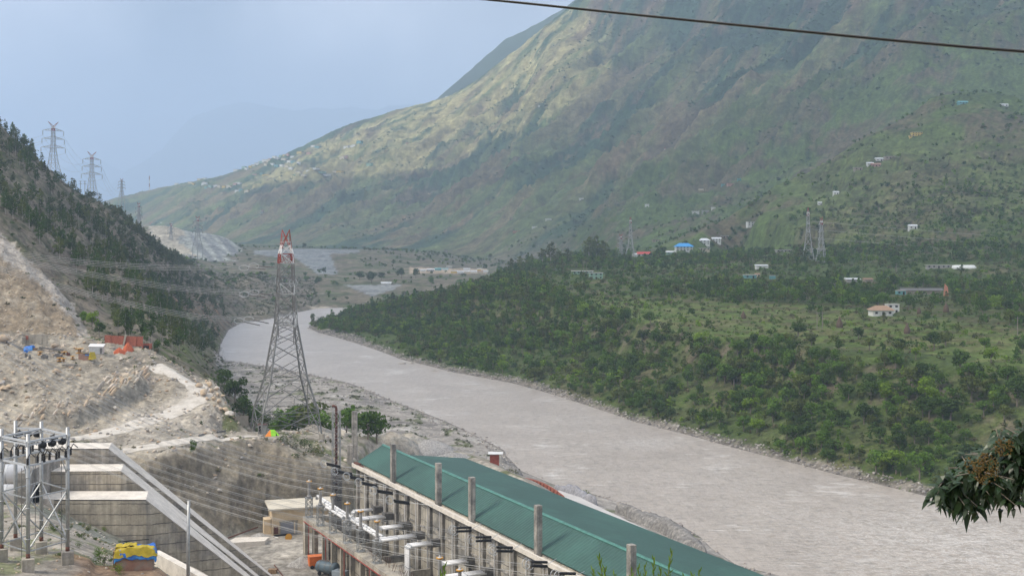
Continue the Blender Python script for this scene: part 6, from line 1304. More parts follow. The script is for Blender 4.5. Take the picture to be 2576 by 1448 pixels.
T_m = [(cmesh('shrub', v, 16, .26), None) for v in range(4)]; T_m = [(V, card_faces(len(V))) for V, _ in T_m]
scatter_mass("mountain_forest", T_m, np.stack([x, y, z-.5], 1), S3(hs, rs.uniform(1, 1.9, len(u)), rs), rs.uniform(0, 6.28, len(u)), tints(len(u), rs, np.array([(.055, .105, .04), (.06, .11, .045), (.075, .115, .045)])), leaf_attr)
den = side*RIGHT*(GY > 1040)*(GY < 2100)*(GU > 1560)*(1-mtn)*(.0014+.0035*sstep(.05, .3, n1+.3*n2))
u, x, y, z = sample(den, 3600, rs); hs = rs.uniform(1.8, 6.5, len(u)); mk = clear_mask(u, y, z); u, x, y, z, hs = u[mk], x[mk], y[mk], z[mk], hs[mk]
scatter_mass("spur_scrub", T_f, np.stack([x, y, z-.2], 1), S3(hs, rs.uniform(.9, 1.5, len(u)), rs), rs.uniform(0, 6.28, len(u)), tints(len(u), rs), leaf_attr)
# named single trees
def lone(u, v, kind, h, label, mi=0, var=0, wide=1.1, ymin=120, y=None, cat="tree"):
    p = spot(u, v, ymin) if y is None else on_ground(u, y); return add_tree(kind, var, mi, (p.x, p.y, p.z-.1), h, wide, label, None, cat)
lone(2253, 684, 'broad', 12.5, "big round dark tree standing alone on the upper meadow", 0, 1, 1.0, 500)
for a in [(486, 1133, 'broad', 4.6, "slim leafy green tree at the brink of the cliff", 1, 0, .55, None, 291), (872, 1088, 'broad', 9.0, "bushy green tree left of the big one beside the exhaust mast", 1, 1, .95, None, 352), (888, 1088, 'gum', 9.3, "slender green tree squeezed beside the mast tree", 1, 0, 1.6, None, 354), (925, 1102, 'broad', 9.0, "big leafy green tree right of the exhaust mast", 1, 2, 1.05, None, 347), (948, 1100, 'broad', 10, "tallest leafy tree right of the exhaust mast", 1, 3, .9, None, 349)]:
    lone(a[0], a[1], a[2], a[3], a[4], a[5], a[6], a[7], 120, a[9])
for i, (u, v, h_, y_, s_) in enumerate([(592, 985, 6.5, 415, "dense dark green tree at the left foot of the pylon terrace"), (612, 1020, 5.5, 392, "dark green tree below the densest one"), (640, 1015, 6, 398, "rounded green tree between pylon legs and boulders"), (668, 1010, 5, 405, "small grey green tree seen through the pylon's left legs"), (716, 1060, 6.5, 362, "yellowish green tree behind the pylon's left foot"), (745, 1050, 7.5, 366, "tall green tree under the middle of the pylon"), (778, 1050, 8, 360, "tall olive tree behind the pylon's right legs"), (800, 1065, 6.5, 356, "leafy tree beside the pylon's right foot"), (700, 1055, 5, 370, "low green tree under the pylon"), (565, 965, 5, 430, "dark shrubby tree on the dark rock edge")]):
    lone(u, v, 'broad', h_*1.55, s_, (0, 0, 1, 2, 1, 1, 2, 1, 1, 0)[i], i % 4, 1.05, 120, y_)
for i, (u, v, h_, s_) in enumerate([(232, 830, 7, "yellow green tree at the foot of the cut slope"), (210, 818, 5, "rounded green tree left of the yellow green one"), (250, 850, 5.5, "dark bush below the yellow green tree"), (362, 850, 7, "dark conical tree behind the brick wall"), (395, 890, 5, "dark green tree right of the brick wall"), (420, 880, 3.6, "green shrub tree right of the brick wall, outer one")]):
    lone(u, v, 'broad', h_, s_, (3, 1, 0, 0, 0, 1)[i], i % 4, .8, 396)
for i, (u, v, h_, s_, ww) in enumerate([(766, 625, 17, "big round tree alone on the skyline of the far mesa", 1), (1046, 700, 20, "tall dark clump left of the camp", .9), (1085, 720, 18, "leafy clump below the camp", .9), (905, 705, 20, "dark valley tree clump, leftmost of the row", 1), (935, 712, 24, "largest dark valley clump in the row", 1.2), (960, 705, 16, "small dark clump right of the largest", 1), (1010, 700, 22, "tall thin clump in the valley row", .8), (802, 716, 15, "round green tree below the grey slide", 1.1), (815, 690, 16, "dark tree on the grey slide's edge", .7), (786, 820, 16, "tall gum tree at the tip of the wooded bank", .45), (1220, 682, 18, "dark tree at the camp's right end", .7), (770, 708, 12, "round tree just right of the big pylon", 1.1)]):
    lone(u, v, 'broad', h_*.72, s_, (0, 0, 1, 0, 0, 0, 0, 1, 0, 2, 0, 1)[i], i % 4, ww, 1000 if i == 9 else 1300)
for i, (u, y_, h_) in enumerate([(1285, 1160, 13), (1268, 1180, 11), (1310, 1150, 12), (1385, 1180, 19), (1405, 1200, 22), (1430, 1190, 17), (1365, 1190, 14), (1482, 1200, 22), (1500, 1220, 24), (1520, 1210, 20), (1490, 1215, 17)]):
    lone(u, 0, 'gum', h_, "tall gum tree on the plateau skyline, %s of the %s cluster" % (("first", "second", "third", "fourth", "last")[i % 5 if i < 3 else (i-3) % 4], ("left", "middle", "right")[0 if i < 3 else (1 if i < 7 else 2)]), 2, i % 3, 1.9, 120, y_)
# rocks
def rock_T(seed, n=1):
    rs_ = np.random.RandomState(seed); bm = bmesh.new(); bmesh.ops.create_icosphere(bm, subdivisions=n, radius=.5); V = np.array([v.co[:] for v in bm.verts]); F = np.array([[v.index for v in f.verts] for f in bm.faces]); bm.free()
    for _ in range(7+5*n): d = rs_.normal(size=3); d /= np.linalg.norm(d); c = rs_.uniform(.2, .38); t = V @ d; V = V-np.maximum(0, t-c)[:, None]*d
    return V*np.array([1, rs_.uniform(.65, .95), rs_.uniform(.5, .8)]), F
RT = [rock_T(k) for k in range(6)]; RT2 = [rock_T(30+k, 2) for k in range(6)]
stonec = np.array([(.48, .42, .34), (.40, .37, .33), (.56, .50, .42), (.34, .32, .30), (.50, .38, .27)])
def stones(name, den, n, lo, hi, cols=stonec, pw=2.5):
    u, x, y, z = sample(den, n, rs); s = lo+(hi-lo)*rs.rand(len(u))**pw
    scatter_mass(name, RT, np.stack([x, y, z+s*.08], 1), np.stack([s, s, s], 1), rs.uniform(0, 6.28, len(u)), tints(len(u), rs, cols, .18), rock_attr)
leftn = (~RIGHT)*infr
stones("loose_stones", leftn*(GY < 196)*(GY > 126)*(GU < 600)*(.9*(.25+sstep(-.1, .3, n2+.3*nf))), 5500, .1, .7)
stones("quarry_stones", leftn*(GY > 262)*(GY < 400)*(TZ > 16)*(slope < 2.2)*(GU < 900)*.6*(.2+sstep(-.05, .3, n2)), 11000, .2, 2.0, pw=3.4)
stones("scree_stones", leftn*(GY > 385)*(GY < 560)*(GU < 240)*.35*inpoly([(-800, 300), (0, 590), (110, 690), (185, 780), (230, 850), (-800, 880)]), 7000, .25, 1.3, np.array([(.44, .38, .29), (.36, .32, .26), (.50, .43, .33)]), 3)
stones("river_cobbles", infr*rv*(TZ > .15)*(GU < 1300)*.22*(.15+sstep(0, .3, n1*.6+n2)), 6000, .3, 1.7, np.array([(.42, .39, .35), (.34, .32, .30), (.52, .48, .42), (.28, .26, .25)]), 3)
stones("bank_boulders", infr*pl*(TZ > -.3)*(TZ < 1.9)*(GY > 340)*(GY < 1000)*.9, 4600, .3, 2.3, np.array([(.30, .28, .26), (.22, .205, .195), (.40, .375, .34), (.17, .16, .15)]), 2.6)
stones("left_bank_boulders", infr*(~RIGHT)*(TZ > -.25)*(TZ < .7)*(GY > 240)*(GY < 1250)*.25, 2600, .3, 2.0, np.array([(.34, .31, .28), (.24, .22, .205), (.44, .41, .37)]), 2.6)
den = infr*rv*(TZ > .3)*(GU < 1350)*.11*sstep(.0, .3, fbm(GX/7+20, GY/16, 4)); u, x, y, z = sample(den, 3200, rs); hs = rs.uniform(.4, 1.3, len(u))
scatter_mass("riverside_scrub", T_s, np.stack([x, y, z-.05], 1), S3(hs, rs.uniform(1.2, 2, len(u)), rs), rs.uniform(0, 6.28, len(u)), tints(len(u), rs, np.array([(.07, .09, .035), (.10, .11, .05), (.06, .08, .03)])), leaf_attr)
T_n = [(crown('shrub', 300+v, 150, .075), None) for v in range(4)]; T_n = [(V, card_faces(len(V))) for V, _ in T_n]
den = leftn*(GY < 196)*(GY > 128)*(GU < 620)*.16*sstep(-.15, .2, n1); u, x, y, z = sample(den, 700, rs); hs = rs.uniform(.2, .75, len(u)); nearsel = ~((x > -48) & (x < -42) & (y > 145) & (y < 155)); u, x, y, z, hs = u[nearsel], x[nearsel], y[nearsel], z[nearsel], hs[nearsel]
scatter_mass("grass_tufts", T_n, np.stack([x, y, z-.03], 1), S3(hs, rs.uniform(1, 1.7, len(u)), rs), rs.uniform(0, 6.28, len(u)), tints(len(u), rs, np.array([(.10, .14, .04), (.15, .15, .07), (.08, .12, .035)])), leaf_attr)
den = leftn*((GY > 262)*(GY < 400)*(TZ > 14)*(GU < 1250)*.018*sstep(-.05, .25, n1-n2*.3)); u, x, y, z = sample(den, 1600, rs); hs = rs.uniform(.25, .9, len(u))*(1+(y > 250)*.6)
scatter_mass("dry_scrub", T_s, np.stack([x, y, z-.03], 1), S3(hs, rs.uniform(1, 1.8, len(u)), rs), rs.uniform(0, 6.28, len(u)), tints(len(u), rs, np.array([(.09, .12, .04), (.14, .13, .07), (.07, .10, .035)])), leaf_attr)
# ---------------- quarry shelf, terrace, river edge ----------------
def Q(u, v, ymin=262): return spot(u, v, ymin)
def thing_at(name, p, label, cat, group=None, rot=0.0): return empty(name, p, rot, label, cat, group)
def part(e, name, m, fn, **k): q = MB(); fn(q); return q.build(name, m, e, **k)
p = Q(312, 868); s = p.y/FP; e = thing_at("brick_wall", p, "long red brick wall panel standing on the quarry shelf behind the brick heaps", "wall", rot=-.06)
for k in range(6): part(e, "panel", brick, lambda q: q.box((-5.2+k*2.05, .12*(k % 2), 1.45+(.12 if k == 0 else 0)-.05*k), (2.0, .3, 3.1)))
part(e, "pillar", concrete, lambda q: q.prism((.0, -.4, 0), (.7, -.4, 3.2), .5))
for (u, v, r_, h_, lb) in ((322, 884, 2.4, 2.5, "taller orange red heap of broken bricks"), (300, 886, 2.0, 1.2, "lower orange red heap of broken bricks")): heap("brick_heap", Q(u, v), r_, r_*.8, h_, mat("broken_brick", (.52, .13, .06), .9, n1=(6, .35), n2=(14, .3), bump=.1), lb, "brick heap", int(r_*10), 1.0)
p = Q(370, 878); e = thing_at("brick_pen", p, "small roofless red brick pen at the right end of the brick wall", "pen"); part(e, "wall", brick, lambda q: (q.box((-1.1, 0, .7), (.25, 2.4, 1.6)), q.box((1.1, 0, .6), (.25, 2.4, 1.4)), q.box((0, 1.2, .7), (2.4, .25, 1.6)))); part(e, "opening", darkv, lambda q: q.box((0, .2, .4), (1.9, 1.6, .7)))
p = Q(241, 892); e = thing_at("tin_shed", p, "small shiny tin shed with a white lean-to roof", "shed", rot=.1); part(e, "wall", tin, lambda q: q.box((0, 1.0, 1.0), (4.0, 2.2, 2.2))); part(e, "roof", whitep, lambda q: q.add([(-2.2, -.3, 2.25), (2.3, -.3, 2.15), (2.3, 2.4, 2.75), (-2.2, 2.4, 2.85), (-2.2, -.3, 2.15), (2.3, -.3, 2.05), (2.3, 2.4, 2.65), (-2.2, 2.4, 2.75)], [(0, 1, 2, 3), (7, 6, 5, 4), (0, 4, 5, 1), (1, 5, 6, 2), (2, 6, 7, 3), (3, 7, 4, 0)])); part(e, "door", steel_dark, lambda q: q.box((1.55, -.12, .9), (.7, .06, 1.6)))
p = Q(92, 866); e = thing_at("block_wall", p, "grey concrete block wall at the foot of the brown cut slope", "wall", rot=.08); part(e, "wall", concrete, lambda q: (q.box((0, 0, 1.2), (6.8, .3, 2.9)), q.box((-3.3, -1.6, 1.0), (.3, 3.2, 2.2)))); part(e, "brick_patch", brick, lambda q: q.box((-2.9, -.2, 1.7), (1.0, .14, 1.2)))
p = Q(75, 883); e = thing_at("blue_shelter", p, "low shelter under a domed bright blue tarpaulin", "shelter"); part(e, "tarpaulin", blue_tarp, lambda q: q.lathe([(1.5, -1.3), (1.5, 1.3)], (0, 0, .2), 14, ax=Matrix.Rotation(R(80), 3, 'Y'))); part(e, "box", wood, lambda q: q.box((1.7, -.2, .5), (1.0, 1.4, 1.1)))
p = Q(211, 913); e = thing_at("board_shed", p, "brown board shed with a yellow tarpaulin thrown over its right side", "shed"); part(e, "wall", mat("board_wall", (.33, .19, .14)), lambda q: q.box((0, 1, .8), (3.2, 2.2, 2.0))); part(e, "tarpaulin", yellow_tarp, lambda q: q.add([(-1.0, -.2, 1.95), (1.9, -.3, 2.5), (2.4, 2.4, 2.3), (-.6, 2.4, 2.0), (2.6, -.4, .2), (2.9, 2.4, .3), (1.4, -.35, .3)], [(0, 1, 2, 3), (1, 4, 5, 2), (1, 6, 4)])); part(e, "sheet", blue_tarp, lambda q: q.box((1.0, -.15, 1.6), (1.2, .1, .3)))
for i, (u, v, s_, lb) in enumerate([(200, 890, 1.25, "standing upright behind the board shed"), (161, 893, .9, "behind the dark machines"), (101, 893, .8, "leftmost, beside dark stones"), (150, 908, .85, "left of the two lying close together"), (160, 911, .8, "right of the two lying close together"), (183, 906, .7, "small, left of the board shed")]):
    p = Q(u, v); e = thing_at("cable_drum", p, "empty wooden cable drum used as a table, "+lb, "cable drum", "cable drums on the quarry shelf"); part(e, "top_disc", ochre, lambda q: q.lathe([(s_, 0), (s_, .14)], (0, 0, s_*1.0), 14)); part(e, "core", wood, lambda q: q.lathe([(s_*.4, 0), (s_*.4, s_)], n=10)); part(e, "base_disc", ochre, lambda q: q.lathe([(s_*.9, 0), (s_*.9, .12)], n=14))
for i, (u, v, w_, h_, lb) in enumerate([(146, 901, 2.2, 1.2, "dark machine block beside the cable drums"), (112, 902, 1.8, 1.1, "dark square block left of the cable drums"), (66, 902, .8, 1.4, "grey barrel, left of two by the blue shelter"), (75, 905, .7, 1.2, "grey barrel, right of two by the blue shelter"), (172, 898, .9, 1.0, "rusty box between the drums")]):
    p = Q(u, v); e = thing_at("barrel" if "barrel" in lb else "machine_block", p, lb, "barrel" if "barrel" in lb else "machine"); part(e, "body", steel_dark if i != 4 else rust, (lambda q: q.lathe([(w_/2, 0), (w_*.52, h_*.5), (w_/2, h_)], n=12)) if "barrel" in lb else (lambda q: (q.box((0, 0, h_*.4), (w_, w_*.7, h_*.8)), q.box((-.3, 0, h_*.9), (w_*.4, w_*.4, h_*.3)))))
for (u0, v0, u1, v1, lb) in ((15, 868, 62, 885, "rusty girder lying left of the blue shelter"), (98, 877, 158, 886, "long dark girder lying right of the blue shelter"), (500, 1100, 566, 1088, "pair of rails laid along the brink road")):
    a = Q(u0, v0)+Vector((0, 0, .25)); b = Q(u1, v1)+Vector((0, 0, .25)); q = MB(); q.prism((0, 0, 0), b-a, .3, .3); q.prism((0, .5, .1), b-a+Vector((0, .5, .1)), .25, .3); o = q.build("girder", steel_dark); o.location = a; tag(o, lb, "girder")
pe2 = mat("wire_coil", (.22, .21, .20), .7, n1=(5, .3)); p = Q(176, 918); q = MB()
for k in range(9): r_ = 1.1+.1*k; q.tube([(r_*math.cos(a*math.pi/9)*1.2, r_*math.sin(a*math.pi/9)*.8, .1+.05*(k % 3)) for a in range(19)], .04, 4, cap=False)
o = q.build("wire_coil", pe2); o.location = p; tag(o, "loose coil of grey wire lying below the cable drums", "wire coil")
rockm = [mat("rock_tan", (.56, .44, .31), .9, n1=(.8, .25), n2=(3, .2), bump=.08, c2=(.44, .36, .28)), mat("rock_grey", (.42, .39, .35), .9, n1=(.8, .28), n2=(3, .2), bump=.08, c2=(.32, .30, .27)), mat("rock_white", (.62, .58, .52), .9, n1=(.8, .2), n2=(3, .2), bump=.08, c2=(.50, .38, .28))]
BM = [npmesh("boulder", V, F) for V, F in RT2]
def boulder(u, v, s, label, mi=0, ymin=262, z=1, grp="boulders on the quarry shelf", sh=None, rx=0):
    me = BM[rnd.randrange(6)].copy(); me.materials.clear(); me.materials.append(rockm[mi]); p = Q(u, v, ymin); o = link("boulder", me, None, p+Vector((0, 0, s*.2*z))); sh = sh or (1.2, .9, .9); o.scale = (s*sh[0], s*sh[1], s*sh[2]*z); o.rotation_euler = (rx, rnd.uniform(-.2, .2), rnd.uniform(0, 3)); return tag(o, label, "boulder", grp)
bd = [(8, 862, 5.5, 0, "huge tan boulder at the left picture edge, level with the block wall"), (137, 875, 4.0, 0, "rounded tan boulder behind the girders"), (190, 879, 2.6, 0, "tan boulder left of the tin shed, larger one"), (204, 880, 1.5, 1, "grey boulder left of the tin shed, smaller one"), (213, 865, 2.0, 0, "tan boulder on the shelf left of the brick wall"), (152, 855, 1.6, 0, "orange boulder under the cut slope"), (143, 948, 3.4, 0, "large cracked tan boulder alone on the slope below the drums"), (34, 939, 2.0, 0, "round tan boulder near the left edge"), (69, 956, 2.3, 0, "tan boulder right of the round one"), (60, 913, 1.6, 1, "grey boulder below the barrels"), (305, 908, 2.2, 2, "flat white boulder at the road's end"), (382, 900, 1.3, 2, "small pale boulder at the quarry's brink"), (255, 923, 1.7, 0, "upright tan stone above the white ledge"), (126, 995, 1.7, 0, "tan stone in the middle of the stony slope"), (10, 985, 3.2, 0, "tan boulder of the heap at the left edge, lower left one"), (22, 978, 2.6, 0, "tan boulder of the heap at the left edge, upper one"), (30, 988, 2.0, 0, "tan boulder of the heap at the left edge, right one"), (2, 972, 2.2, 1, "grey boulder of the heap at the left edge"), (63, 975, 1.6, 1, "dark grey stone by the left heap"), (290, 1036, 2.2, 2, "white boulder below the rock cut"), (252, 1092, 1.5, 1, "grey block lying at the road's edge"), (425, 960, 1.2, 2, "pale stone inside the road loop"), (403, 992, 1.0, 0, "reddish stone inside the road loop")]
for (u, v, s, mi, lb) in bd: boulder(u, v, s, lb, mi)
bk = [(501, 977, 3.0), (520, 985, 2.2), (528, 975, 3.6), (512, 998, 4.2), (532, 992, 2.6), (545, 984, 2.6), (548, 1000, 2.0), (521, 1010, 2.0), (538, 1012, 2.2), (525, 1022, 1.8), (551, 1018, 2.4), (560, 1008, 1.6), (568, 1040, 3.2), (578, 1060, 3.6), (540, 1030, 1.6), (556, 1034, 2.0)]
for i, (u, v, s) in enumerate(bk): boulder(u, v, s, "pale orange boulder tumbled on the outer edge of the road bend", (0, 2, 0, 0)[i % 4], 300, 1.1, "pale orange boulders tumbled on the road bend's outer edge")
# layered outcrop in the road loop
SLB = []
for k in range(5):
    V, F = rock_T(60+k, 2); me = npmesh("outcrop_rock", V*np.array([1.7, .8, .75]), F); SLB.append(me)
r5 = random.Random(8)
for i in range(46):
    t = r5.random(); u = 375-115*t+r5.uniform(-12, 12) if i < 34 else r5.uniform(0, 220); v = 935+50*t*r5.uniform(.3, 1.1)+r5.uniform(-6, 22) if i < 34 else 1085-.30*u+r5.uniform(-22, 22)
    s = r5.uniform(1.6, 3.8)*(1.1 if t < .35 else .8); me = SLB[i % 5].copy(); me.materials.clear(); me.materials.append(rockm[(0, 2, 0, 1, 2, 0)[i % 6]]); p = Q(u, v, 300); o = link("outcrop_rock", me, None, p+Vector((0, 0, s*.15)))
    o.scale = (s, s*r5.uniform(.7, 1.1), s*r5.uniform(.7, 1.1)); o.rotation_euler = (r5.uniform(-.3, .3), -1.0+r5.uniform(-.25, .25), .5+r5.uniform(-.3, .3)); tag(o, "tilted banded slab of the rock outcrop above the road cut" if i < 34 else "tilted pale slab jutting from the rocky slope above the concrete block", "rock", "tilted slabs of the outcrop" if i < 34 else "tilted slabs of the rocky slope")
for i, (u, v, s, m_, lb) in enumerate([(250, 1402, 1.5, 1, "leafy green bush left of the tarpaulin hut, upper one"), (262, 1425, 1.7, 1, "leafy green bush left of the tarpaulin hut, middle one"), (292, 1444, 1.5, 3, "bright green bush at the bottom edge before the tarpaulin hut"), (200, 1378, .9, 0, "small dark bush on the stony slope behind the gantry"), (222, 1335, 1.1, 2, "dry round bush on the grey bank under the concrete wall"), (155, 1298, 1.2, 0, "dark bush at the concrete wall's foot behind the gantry"), (193, 1303, .8, 3, "little bright bush at the concrete wall's foot"), (238, 1322, .8, 3, "first of the green tufts along the wall's foot"), (262, 1335, .9, 3, "second of the green tufts along the wall's foot"), (280, 1342, 1.1, 3, "largest of the green tufts along the wall's foot"), (430, 1395, .8, 1, "green tuft beside the narrow retaining wall")]):
    add_tree('shrub', i % 2, m_, spot(u, v, 120)-Vector((0, 0, .05)), s*1.25, .95, lb, None, "bush")
# terrace below the pylon
p = spot(661, 1092, 316); e = thing_at("site_toilet", p, "small grey booth with a dark door near the pylon's foot", "booth"); part(e, "body", steel, lambda q: q.box((0, 0, 1.2), (2.2, 1.8, 2.6))); part(e, "roof", rust, lambda q: q.box((0, 0, 2.58), (2.5, 2.1, .12))); part(e, "door", darkv, lambda q: q.box((-.45, -.93, 1.2), (.9, .06, 2.1)))
p = spot(686, 1097, 316); e = thing_at("tent", p, "bright green and orange ridge tent beside the grey booth", "tent", rot=.3); e.scale = (.8, .8, .75)
part(e, "green_side", mat("green_canvas", (.30, .68, .04), .7), lambda q: q.add([(-.6, -1.6, 0), (2.2, -1.2, 0), (.6, 0, 2.1), (-.8, 0, 2.2), (2.2, 1.2, 0)], [(0, 1, 2, 3), (1, 4, 2)])); part(e, "orange_side", mat("orange_canvas", (.75, .25, .04), .7), lambda q: q.add([(-2.6, -1.2, 0), (-.62, -1.62, 0), (-.82, 0, 2.2), (-2.2, 1.2, 0)], [(0, 1, 2), (0, 2, 3)])); part(e, "opening", darkv, lambda q: q.add([(.9, -1.45, 0), (1.5, -1.35, 0), (.9, -.7, 1.2)], [(0, 1, 2)]))
def lowwall(name, pts, h, m, label, ymin=316, w=.4, dz=0):
    P_ = [spot(u, v, ymin) for u, v in pts]; o0 = P_[0].copy(); q = MB()
    for a, b in zip(P_[:-1], P_[1:]):
        d = (b-a); d.z = 0; d.normalize(); s = Vector((-d.y, d.x, 0))*w/2; A = a-o0; B = b-o0; q.add([A-s+Vector((0, 0, h)), B-s+Vector((0, 0, h)), B+s+Vector((0, 0, h)), A+s+Vector((0, 0, h)), A-s-Vector((0, 0, 2)), B-s-Vector((0, 0, 2)), B+s-Vector((0, 0, 2)), A+s-Vector((0, 0, 2))], [(0, 1, 2, 3), (7, 6, 5, 4), (0, 4, 5, 1), (1, 5, 6, 2), (2, 6, 7, 3), (3, 7, 4, 0)])
    o = q.build(name, m); o.location = o0; return tag(o, label, "wall")
lowwall("terrace_wall", [(592, 1058), (660, 1050)], 1.2, shotcrete, "low brown stone wall behind the pylon's left foot")
lowwall("concrete_kerb", [(858, 1085), (884, 1098), (866, 1100)], .9, concrete_pale, "bent pale concrete kerb behind the exhaust mast")
lowwall("cliff_kerb", [(400, 1140), (480, 1122), (560, 1100)], .5, concrete, "low grey kerb along the brink road above the cliff", 288, .5)
for i, (u, y_, h_, lb) in enumerate([(892, 326, 12, "unfinished concrete column standing left of the hall's far end, taller"), (881, 318, 5, "stub of concrete column below the taller one")]):
    p = on_ground(u, y_); e = thing_at("concrete_column", p, lb, "column"); part(e, "shaft", concrete_grimy, lambda q: q.box((0, 0, h_/2-1), (1.4, 1.4, h_+2)))
for i, (u, y_, r_, h_, lb) in enumerate([(985, 356, 9, 3.4, "tall sandy heap behind the hall's far end"), (1030, 362, 9, 3.0, "sandy heap right of the tall one"), (1075, 360, 12, 3.4, "grey gravel heap with green tufts behind the green roof"), (790, 345, 7, 3.0, "low sandy heap left of the mast"), (1140, 352, 9, 2.6, "low gravel heap behind the middle of the green roof")]):
    heap("gravel_heap", on_ground(u, y_)-Vector((0, 0, .6)), r_, r_*.6, h_, mat("sandy_heap", (.38, .345, .29), .95, n1=(.8, .35), n2=(5, .3), bump=.15, c2=(.30, .29, .26)) if i < 2 or i == 3 else grav, lb, "gravel heap", i+3, 1.3)
for i, (u, v, s, lb) in enumerate([(706, 1115, 1.9, "round dark bush on the cliff brink, first from the left"), (722, 1120, 1.5, "small bush on the cliff brink, second from the left"), (757, 1128, 2.6, "large dark bush on the cliff brink"), (745, 1132, 1.8, "bush left of the large brink bush"), (778, 1130, 1.5, "bush right of the large brink bush"), (800, 1142, 2.0, "dry bush at the right end of the brink"), (812, 1150, 1.6, "lowest bush at the right end of the brink"), (788, 1148, 1.8, "brownish bush near the brink's right end")]):
    add_tree('shrub', i % 2, (0, 2, 0, 2, 0, 2, 2, 2)[i], spot(u, v, 300)-Vector((0, 0, .1)), s*1.5, 1.2, lb, None, "bush")
# river edge
p = on_ground(1244, 352); e = thing_at("pump_hut", p, "small rust red hut with a white overhanging slab by the water", "hut"); 
part(e, "wall", mat("hut_red", (.26, .07, .05), .8, n1=(1, .3)), lambda q: q.box((0, 0, 1.2), (2.6, 2.4, 3.4))); part(e, "roof", whitep, lambda q: q.box((.3, 0, 3.0), (4.2, 3.4, .22))); e.location = W(1244, 1162, 352)
e.location.z = gz(e.location.x, e.location.y)
P_ = [WZ(1316+i*8.6, 1201+i*.7+i*i*.262, 8.0) for i in range(13)]; o0 = P_[0].copy(); eb = empty("river_wall", o0, 0, "curved red brick retaining wall by the river, beyond the green roof", "wall")
q = MB()
for i, (a, b) in enumerate(zip(P_[:-1], P_[1:])):
    for dz, hh in ((0, 5.6),): q.add([a-o0-Vector((0, 0, 7)), b-o0-Vector((0, 0, 7)), b-o0+Vector((0, .5, -7)), a-o0+Vector((0, .5, -7)), a-o0, b-o0, b-o0+Vector((0, .5, 0)), a-o0+Vector((0, .5, 0))], [(3, 2, 1, 0), (4, 5, 6, 7), (0, 1, 5, 4), (1, 2, 6, 5), (2, 3, 7, 6), (3, 0, 4, 7)])
q.build("brickwork", brick, eb); q = MB()
for i, a in enumerate(P_): q.box(a-o0+Vector((0, -.3, -3.3)), (.35, .4, 6.4))
q.build("buttress", mat("brick_dark", (.26, .09, .06), .9, n1=(2, .3)), eb)
ap = MB(); A_ = [WZ(u, v, 6.1) for u, v in ((1405, 1232), (1460, 1250), (1520, 1280), (1600, 1318), (1690, 1358), (1760, 1390), (1840, 1425), (1900, 1448), (1850, 1470), (1500, 1330), (1400, 1262))]
o0 = A_[0].copy(); ap.poly([a-o0 for a in A_], 2.5); o = ap.build("concrete_apron", mat("apron_concrete", (.50, .485, .47), .85, n1=(.2, .1), n2=(2, .06))); o.location = o0; tag(o, "smooth pale concrete apron between the green roof and the gravel bank", "apron")
def gravel_bar(path, wid, hgt, label, m, seed):
    P2 = [WZ(u, v, 5.6) for u, v in path]; o0 = P2[0].copy(); V = []; F = []; n = 60; k = 13; ks = np.linspace(0, len(P2)-1, n)
    for i, t in enumerate(ks):
        a = int(min(t, len(P2)-1.001)); c = P2[a].lerp(P2[a+1], t-a); d = (P2[a+1]-P2[a]); d.z = 0; d.normalize(); s = Vector((-d.y, d.x, 0)); e_ = math.sin(math.pi*i/(n-1))**.5; ww = wid*e_*(1+.25*math.sin(i*.31+seed)); hh = hgt*e_*(1+.3*math.sin(i*.22+seed)+.15*math.sin(i*.7))
        for j in range(k):
            f = j/(k-1)*2-1; p = c+s*f*ww; V.append((p.x-o0.x, p.y-o0.y, -4.5*abs(f)**3+hh*(1-f*f)**1.2+rnd.uniform(-.16, .16)-.3))
    for i in range(n-1):
        for j in range(k-1): q_ = i*k+j; F.append((q_, q_+1, q_+k+1, q_+k))
    o = link("gravel_bar", npmesh("gravel_bar", V, F, m, True), None, o0); return tag(o, label, "gravel bar")
dkg = mat("dark_gravel", (.19, .183, .175), .95, n1=(1.2, .4), n2=(6, .4), bump=.12, c2=(.27, .255, .235))
gravel_bar([(1550, 1268), (1590, 1281), (1650, 1308), (1705, 1338), (1750, 1366), (1775, 1384)], 3.9, 1.7, "long dark gravel bar between the pale apron and the river", dkg, 1)
gravel_bar([(1395, 1222), (1430, 1230), (1470, 1246), (1500, 1256)], 2.6, 1.6, "low blue grey silt bar at the end of the curved brick wall", mat("silt", (.28, .28, .30), .9, n1=(.8, .3), n2=(4, .3)), 2)
gravel_bar([(1225, 1168), (1262, 1178), (1290, 1192), (1308, 1206)], 4.5, 2.6, "stony mound at the water's edge beyond the red hut", dkg, 4)
add_tree('shrub', 0, 1, WZ(1475, 1252, 1.2), 3.4, 1.1, "green bush at the river's edge beyond the apron", None, "bush")
for i, (u, v, s, lb) in enumerate([(1010, 914, 4.5, "flat dark rock breaking the water near the right bank"), (1036, 914, 3.5, "second flat dark rock just right of the first"), (1094, 932, 3.6, "round dark boulder at the right waterline"), (2078, 1182, 2.6, "pale boulder at the right waterline, left of the foreground tree"), (1528, 1250, 1.6, "small dark rock at the left waterline"), (1778, 1360, 2.0, "tan boulder at the end of the gravel bank")]):
    p = WZ(u, v, .1); me = BM[i].copy(); me.materials.clear(); me.materials.append(rockm[1]); o = link("river_rock", me, None, p); o.scale = (s*1.5, s, s*.7); tag(o, lb, "rock")
for i in range(14):
    u, v = 1730+i*5+rnd.uniform(-6, 6), 1352+i*4+rnd.uniform(-5, 5)
